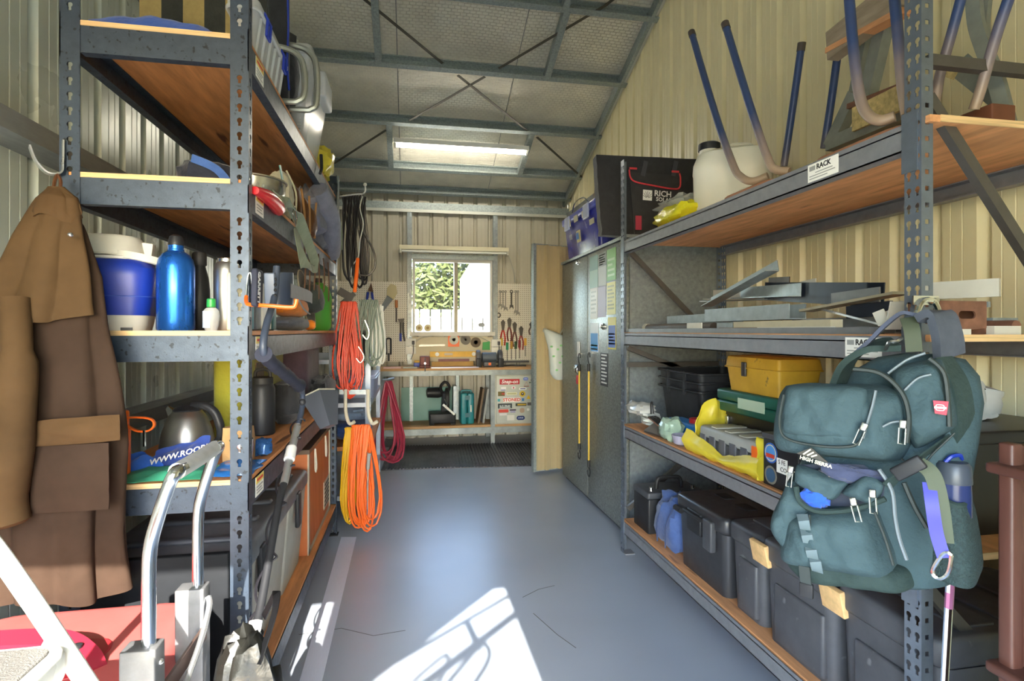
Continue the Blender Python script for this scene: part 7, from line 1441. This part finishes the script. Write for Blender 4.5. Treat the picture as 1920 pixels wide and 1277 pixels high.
def LP(px, py, y):
    """local point where the sight line meets the pack plane at depth y"""
    return MPI @ PN(px, py, MP @ V((0, y, 0)), pn)
def ringz(w_, d_, r, z, cx=0.0, cy=0.0, n=5, wob=0.0, sd=0.0):
    out = rr(w_, d_, r, z, n, cx, cy)
    return [V((p.x * 1 + wob * NZ.noise(V((p.x * 9, p.y * 9 + sd, z * 7))), p.y + wob * NZ.noise(V((p.x * 8 + 4, p.y * 9, z * 6 + sd))), p.z)) for p in out]
a_ = LP(1700, 1095, 0); 
bw = 0.30
rings = []
for z, w_, d_, cx, cy in ((0.0, 0.24, 0.15, -0.01, 0.10), (0.02, 0.30, 0.20, -0.01, 0.10), (0.10, 0.325, 0.23, -0.01, 0.105), (0.22, 0.32, 0.22, 0.0, 0.11), (0.32, 0.30, 0.20, 0.02, 0.12), (0.40, 0.27, 0.17, 0.045, 0.13), (0.455, 0.23, 0.13, 0.06, 0.14), (0.49, 0.16, 0.08, 0.07, 0.15), (0.50, 0.08, 0.04, 0.07, 0.15)):
    rings.append(ringz(w_, d_, 0.07, z, cx, cy, 6, 0.012))
O('main_body', G(MP).loft(rings), m_pk, t, sharp=70)
def pillow(name, corners, y0, bulge, m, par, n=14, rim=None, sharp=70):
    """soft pocket: four pixel corners at depth y0, bulging outwards (towards -y)"""
    q = [LP(x, y, y0) for x, y in corners]
    def fn(u, v):
        uu, vv = u, v
        p = (q[0] * (1 - uu) + q[1] * uu) * (1 - vv) + (q[3] * (1 - uu) + q[2] * uu) * vv
        e = (1 - abs(2 * u - 1) ** 4) * (1 - abs(2 * v - 1) ** 4)
        # round the corners
        c_ = (q[0] + q[1] + q[2] + q[3]) / 4; k = 1 - 0.09 * (abs(2 * u - 1) * abs(2 * v - 1)) ** 3
        p = c_ + (p - c_) * k
        return (p.x + 0.006 * NZ.noise(p * 14), p.y - bulge * e ** 0.5 + 0.011 * e * NZ.noise(V((p.x * 26 + p.z * 12, 0, p.z * 9 - p.x * 8))) + 0.007 * e * NZ.noise(V((p.x * 40, 2, p.z * 40))), p.z + 0.005 * NZ.noise(p * 12 + V((3, 1, 2))))
    return O(name, G(MP).grid(fn, n + 10, n + 10, -0.012), m, par, sharp=sharp)
# upper pocket block
up = pillow('upper_pocket', [(1462, 716), (1722, 724), (1706, 868), (1452, 845)], 0.02, 0.10, m_pk, t, 18)
fp = pillow('pocket_face', [(1472, 722), (1632, 726), (1618, 832), (1462, 812)], -0.065, 0.028, m_pk, up, 14)
def pline(name, pts, y, r, m, par, n=5): return O(name, G(MP).tube(spl([LP(a, b, y + (c[0] if c else 0)) for a, b, *c in pts], n), r, 6), m, par)
pline('zip_track', [(1470, 740), (1462, 790), (1472, 820), (1520, 834), (1580, 838), (1612, 828), (1630, 780), (1640, 738)], -0.088, 0.0032, m_zip, up)
pline('piping', [(1642, 732), (1636, 760), (1624, 800), (1618, 822)], -0.09, 0.0028, m_pipe, up)
pline('zip_track', [(1600, 692), (1650, 700), (1690, 735), (1704, 780), (1700, 830)], -0.05, 0.005, m_zip, up)
pline('piping', [(1655, 800), (1672, 792), (1690, 790)], -0.075, 0.0024, m_pipe, up)
def puller(x, y, depth, ang, L_=0.04):
    p = LP(x, y, depth); M_ = MP @ Matrix.Translation(p) @ Matrix.Rotation(ang, 4, 'Y')
    O('zip_pull', G(M_).rbox((-0.006, -0.004, -0.008), (0.006, 0.004, 0.008), 0.002).tube([V((0.0055 * sx_, -0.003, z_)) for sx_, z_ in ((-1, -0.008), (-1, -L_), (1, -L_), (1, -0.008))], 0.0018, 6, closed=True), m_steel, t)
puller(1620, 800, -0.10, 0.35); puller(1693, 795, -0.08, 0.05); puller(1600, 940, -0.125, -0.25); puller(1636, 925, -0.11, -0.05); puller(1483, 880, -0.06, 0.1)
# logo
Ml = MP @ Matrix.Translation(LP(1525, 852, -0.088)) @ Matrix.Rotation(math.radians(10), 4, 'Y') @ Matrix.Rotation(PI / 2, 4, 'X')
O('emblem', G(Ml).add([(-0.032, -0.008, 0), (0.032, -0.008, 0), (-0.006, 0.014, 0), (-0.032, -0.008, 0.004), (0.032, -0.008, 0.004), (-0.006, 0.014, 0.004)], [(2, 1, 0), (3, 4, 5), (0, 1, 4, 3), (1, 2, 5, 4), (2, 0, 3, 5)]), mat('emblem_dark', '3c3a34', 0.5), t)
for i in range(3): O('emblem_stripe', G(Ml).bar((-0.018 + i * 0.008, -0.005, 0.005), (-0.006 + i * 0.007, 0.010 - i * 0.004, 0.005), 0.003, 0.002, (0, 0, 1)), mat('emblem_pale', 'd8d4b8', 0.5), t)
TX('print', 'HIGH SIERRA', 0.011, Ml @ Matrix.Translation((0.008, -0.014, 0.004)), mat('emblem_pale', 'd8d4b8'), t, bold=0.0003)
# lower pocket, gaping open
lo = pillow('lower_pocket', [(1490, 935), (1650, 930), (1706, 1080), (1462, 1040)], 0.02, 0.13, m_pk, t, 18)
lf = pillow('lower_pocket_side', [(1488, 880), (1540, 925), (1520, 1060), (1446, 985)], 0.0, 0.085, m_pk, t, 14)
pillow('bottom_panel', [(1450, 990), (1720, 1050), (1735, 1098), (1500, 1078)], 0.03, 0.10, m_pk2, t, 14)
O('pocket_opening', G(MP).loft([[LP(a, b, -0.045) for a, b in ((1500, 872), (1560, 868), (1620, 872), (1660, 905), (1655, 940), (1600, 958), (1530, 955), (1492, 915))], [LP(a, b, -0.01) for a, b in ((1500, 872), (1560, 868), (1620, 872), (1660, 905), (1655, 940), (1600, 958), (1530, 955), (1492, 915))]]), m_pkd, t)
pillow('pocket_flap', [(1492, 868), (1600, 905), (1560, 940), (1490, 905)], -0.06, 0.03, m_pk, t, 10)
pillow('pocket_divider', [(1575, 925), (1620, 890), (1660, 905), (1640, 952)], -0.07, 0.02, m_pk, t, 10)
O('dark_garment', lump(G(MP), LP(1590, 905, -0.06), (0.12, 0.03, 0.035), 131, 0.4), cloth('navy_garment', '39405c'), t)
O('blue_cloth', lump(G(MP), LP(1528, 950, -0.07), (0.055, 0.04, 0.04), 133, 0.35), cloth('royal_blue_cloth', '2154c0'), t)
pline('pocket_lip', [(1492, 912), (1500, 940), (1530, 958), (1580, 958), (1625, 948), (1660, 935)], -0.085, 0.006, m_pk2, t)
pline('piping', [(1648, 880), (1672, 920), (1678, 970), (1686, 1010), (1700, 1050)], -0.085, 0.0038, m_pipe, t)
pline('zip_track', [(1695, 905), (1715, 950), (1738, 990)], -0.05, 0.005, m_zip, t); pline('seam', [(1640, 960), (1660, 1010), (1675, 1060)], -0.115, 0.003, m_zip, t); pline('seam', [(1518, 965), (1522, 1010), (1540, 1070)], -0.105, 0.0025, m_zip, t)
for i, (x, y) in enumerate(((1506, 985), (1512, 1012), (1520, 1040), (1528, 1062))):
    O('daisy_loop', G(MP).ribbon([LP(x - 2, y - 20, -0.1), LP(x + 1, y - 8, -0.118), LP(x + 4, y + 6, -0.112), LP(x + 5, y + 10, -0.1)], 0.022, 0.003, (1, 0, 0)), mat('pale_blue_webbing', '66777c', 0.5, 0.1), t)
O('compression_strap', G(MP).ribbon([LP(1508, 1062, -0.09), LP(1510, 1085, -0.09), LP(1512, 1100, -0.085)], 0.022, 0.003, (1, 0, 0)), m_zip, t)
O('buckle', G(MP).rbox(tuple(LP(1512, 1105, -0.085) - V((0.014, 0.005, 0.018))), tuple(LP(1512, 1105, -0.085) + V((0.014, 0.005, 0.014))), 0.003), m_black, t)
# right-hand panel, straps, grab handle
rp = pillow('shoulder_panel', [(1668, 690), (1768, 668), (1800, 800), (1715, 850)], 0.03, 0.07, m_pk, t, 14)
pline('zip_track', [(1742, 672), (1770, 700), (1778, 760), (1780, 800)], -0.03, 0.0045, m_zip, rp)
pline('piping', [(1665, 700), (1700, 675), (1735, 662)], -0.01, 0.003, m_pipe, rp); pline('piping', [(1696, 732), (1720, 710), (1746, 702)], -0.042, 0.0026, m_pipe, rp)
Mr = MP @ Matrix.Translation(LP(1763, 764, -0.05)) @ Matrix.Rotation(PI / 2, 4, 'X')
O('red_tag', G(Mr).add([(-0.011, 0.013, 0), (0.013, 0.013, 0), (0.010, -0.014, 0), (-0.008, -0.012, 0), (-0.011, 0.013, 0.004), (0.013, 0.013, 0.004), (0.010, -0.014, 0.004), (-0.008, -0.012, 0.004)], [(3, 2, 1, 0), (4, 5, 6, 7), (0, 1, 5, 4), (1, 2, 6, 5), (2, 3, 7, 6), (3, 0, 4, 7)]), mat('tag_red', 'd8364a', 0.5), t)
O('tag_mark', G(Mr).tube(rr(0.013, 0.011, 0.003, 0.0045), 0.0008, 5, closed=True).box((-0.009, -0.002, 0.004), (0.010, 0.002, 0.005)), m_text_w, t)
O('shoulder_strap', G(MP).ribbon(spl([LP(1765, 672, 0.06), LP(1795, 720, 0.05), LP(1806, 790, 0.05), LP(1800, 850, 0.07), LP(1786, 890, 0.09)], 6), 0.055, 0.014, (0.5, 1, 0)), m_pk2, t)
O('shoulder_strap', G(MP).ribbon(spl([LP(1570, 725, 0.06), LP(1590, 680, 0.05), LP(1630, 652, 0.05), LP(1680, 645, 0.07)], 6), 0.06, 0.014, (0.3, 1, 0.3)), m_pk2, t)
O('strap_pad', G(MP).ribbon(spl([LP(1736, 600, 0.09), LP(1762, 590, 0.08), LP(1776, 630, 0.08), LP(1780, 668, 0.09)], 6), 0.07, 0.018, (0.6, 1, 0)), mat('grey_padding', '474d58', 0.7, 0, 0.15, 30), t)
O('grab_handle', G(MP).ribbon(spl([LP(1598, 668, 0.04), LP(1630, 640, 0.05), LP(1660, 610, 0.06), LP(1690, 588, 0.08), LP(1716, 590, 0.09)], 6), 0.022, 0.008, (0, 1, 0)), mat('navy_padding', '3c4458', 0.7), t)
O('load_strap', G(MP).ribbon(spl([LP(1702, 596, 0.09), LP(1710, 620, 0.06), LP(1714, 660, 0.05)], 6), 0.03, 0.003, (1, 0, 0)), mat('olive_strap', '4c5442', 0.7), t)
O('top_clip', G(MP).tube(spl([LP(1660, 655, 0.02), LP(1668, 642, 0.0), LP(1680, 640, 0.0), LP(1690, 634, 0.02)], 5), 0.004, 6), m_steel, t)
pline('zip_track', [(1690, 860), (1720, 880), (1750, 850), (1790, 812)], -0.02, 0.002, m_zip, t)
O('compression_strap', G(MP).ribbon([LP(1662, 912, -0.085), LP(1700, 880, -0.075), LP(1740, 848, -0.03), LP(1776, 822, 0.02)], 0.026, 0.003, (0.6, 0, 1)), m_pk2, t)
bk = LP(1703, 878, -0.085); O('side_buckle', G(MP @ Matrix.Translation(bk) @ Matrix.Rotation(math.radians(-38), 4, 'Y')).rbox((-0.03, -0.006, -0.014), (0.03, 0.006, 0.014), 0.004), m_black, t)
O('strap_tail', G(MP).ribbon(spl([LP(1722, 868, -0.08), LP(1748, 890, -0.085), LP(1762, 940, -0.09), LP(1772, 1018, -0.09)], 6), 0.028, 0.003, (1, 0.2, 0)), mat('olive_strap', '4c5442'), t)
# mesh side pocket
def mfn(u, v):
    rows_ = [(925, 1752, 1816), (960, 1752, 1826), (1010, 1752, 1835), (1060, 1752, 1840), (1084, 1760, 1830)]
    q_ = v * 4; i = min(int(q_), 3); f = q_ - i; y, xl, xr_ = [rows_[i][k] * (1 - f) + rows_[i + 1][k] * f for k in range(3)]
    a = LP(xl, y, 0.0); b = LP(xr_, y - (1 - u) * 0, 0.06); p = a.lerp(b, u); return (p.x + 0.0 + 0.015 * math.sin(PI * u), p.y - 0.045 * math.sin(PI * u), p.z - 0.012 * (1 - v) * math.sin(PI * u))
O('mesh_pocket', G(MP).grid(mfn, 14, 14, 0.004), m_mesh, t, sharp=80)
O('mesh_trim', G(MP).tube([V(mfn(i / 14, 0)) for i in range(15)], 0.006, 6), m_pk2, t)
pillow('mesh_back', [(1715, 900), (1790, 880), (1800, 1082), (1730, 1098)], 0.03, 0.03, m_pk2, t, 10)
# bottle in the side pocket, lanyard with carabiner, hook
bp_ = MP @ LP(1788, 950, 0.02)
t2 = T('drink_bottle', 'dark blue drink bottle in the backpack side pocket', 'bottle', bp_ - V((0, 0, 0.06)))
O('bottle_body', G(TR(bp_ - V((0, 0, 0.10)))).lathe([(0.026, 0), (0.03, 0.004), (0.03, 0.13), (0.029, 0.15)], 20), mat('dark_blue_clear', '26325c', 0.25), t2)
O('cap', G(TR(bp_ + V((0, 0, 0.05)))).lathe([(0.0305, 0), (0.031, 0.004), (0.029, 0.035), (0.024, 0.042), (0, 0.043)], 20), mat('smoky_cap', '3f4650', 0.4), t2)
O('cap_loop', G(TR(bp_ + V((0, 0, 0.092)))).tube(spl([(-0.02, 0, 0), (-0.012, -0.006, 0.012), (0.008, -0.006, 0.014), (0.02, 0, 0.004)], 5), 0.004, 6), m_blue, t2)
t3 = T('lanyard', 'violet-blue lanyard with silver carabiner on the backpack', 'lanyard', MP @ LP(1765, 1050, -0.1))
O('webbing', G(MP).ribbon(spl([LP(1742, 905, -0.086), LP(1748, 950, -0.1), LP(1756, 1000, -0.1), LP(1770, 1046, -0.1)], 6), 0.022, 0.003, (1, 0.2, 0)), mat('violet_webbing', '3434a0', 0.5), t3)
O('carabiner', G(MP).tube(spl([LP(1772, 1036, -0.1), LP(1783, 1042, -0.1), LP(1778, 1072, -0.1), LP(1765, 1084, -0.1), LP(1752, 1080, -0.1), LP(1749, 1068, -0.1), LP(1760, 1048, -0.1)], 5, True), 0.004, 8, closed=True), m_chrome, t3)
hp = V((RX0 - 0.004, RY0 - 0.004, 0)); hz = PY(1735, 585, RY0 - 0.03).z
t4 = T('rack_hook', 'zinc-plated plate hook bolted to the front right rack post', 'hook', (RX0, RY0 - 0.02, hz))
Mh = FM(PY(1737, 578, RY0 - 0.02), X, Z)
O('hook_plate', G(Mh).box((-0.036, 0.008, -0.004), (0.036, 0.03, 0.0)), m_chrome, t4)
O('hook_ring', G(Mh).tube(spl([(-0.028, -0.034, 0.004), (-0.03, -0.01, 0.004), (-0.018, 0.014, 0.004), (0.0, 0.02, 0.004), (0.018, 0.014, 0.004), (0.03, -0.01, 0.004), (0.028, -0.034, 0.004)], 5), 0.007, 8), m_chrome, t4)
O('hook_bolt', G(Mh).lathe([(0.006, 0), (0.006, 0.004), (0, 0.004)], 10, (0.028, 0.02, 0)), m_steel, t4)
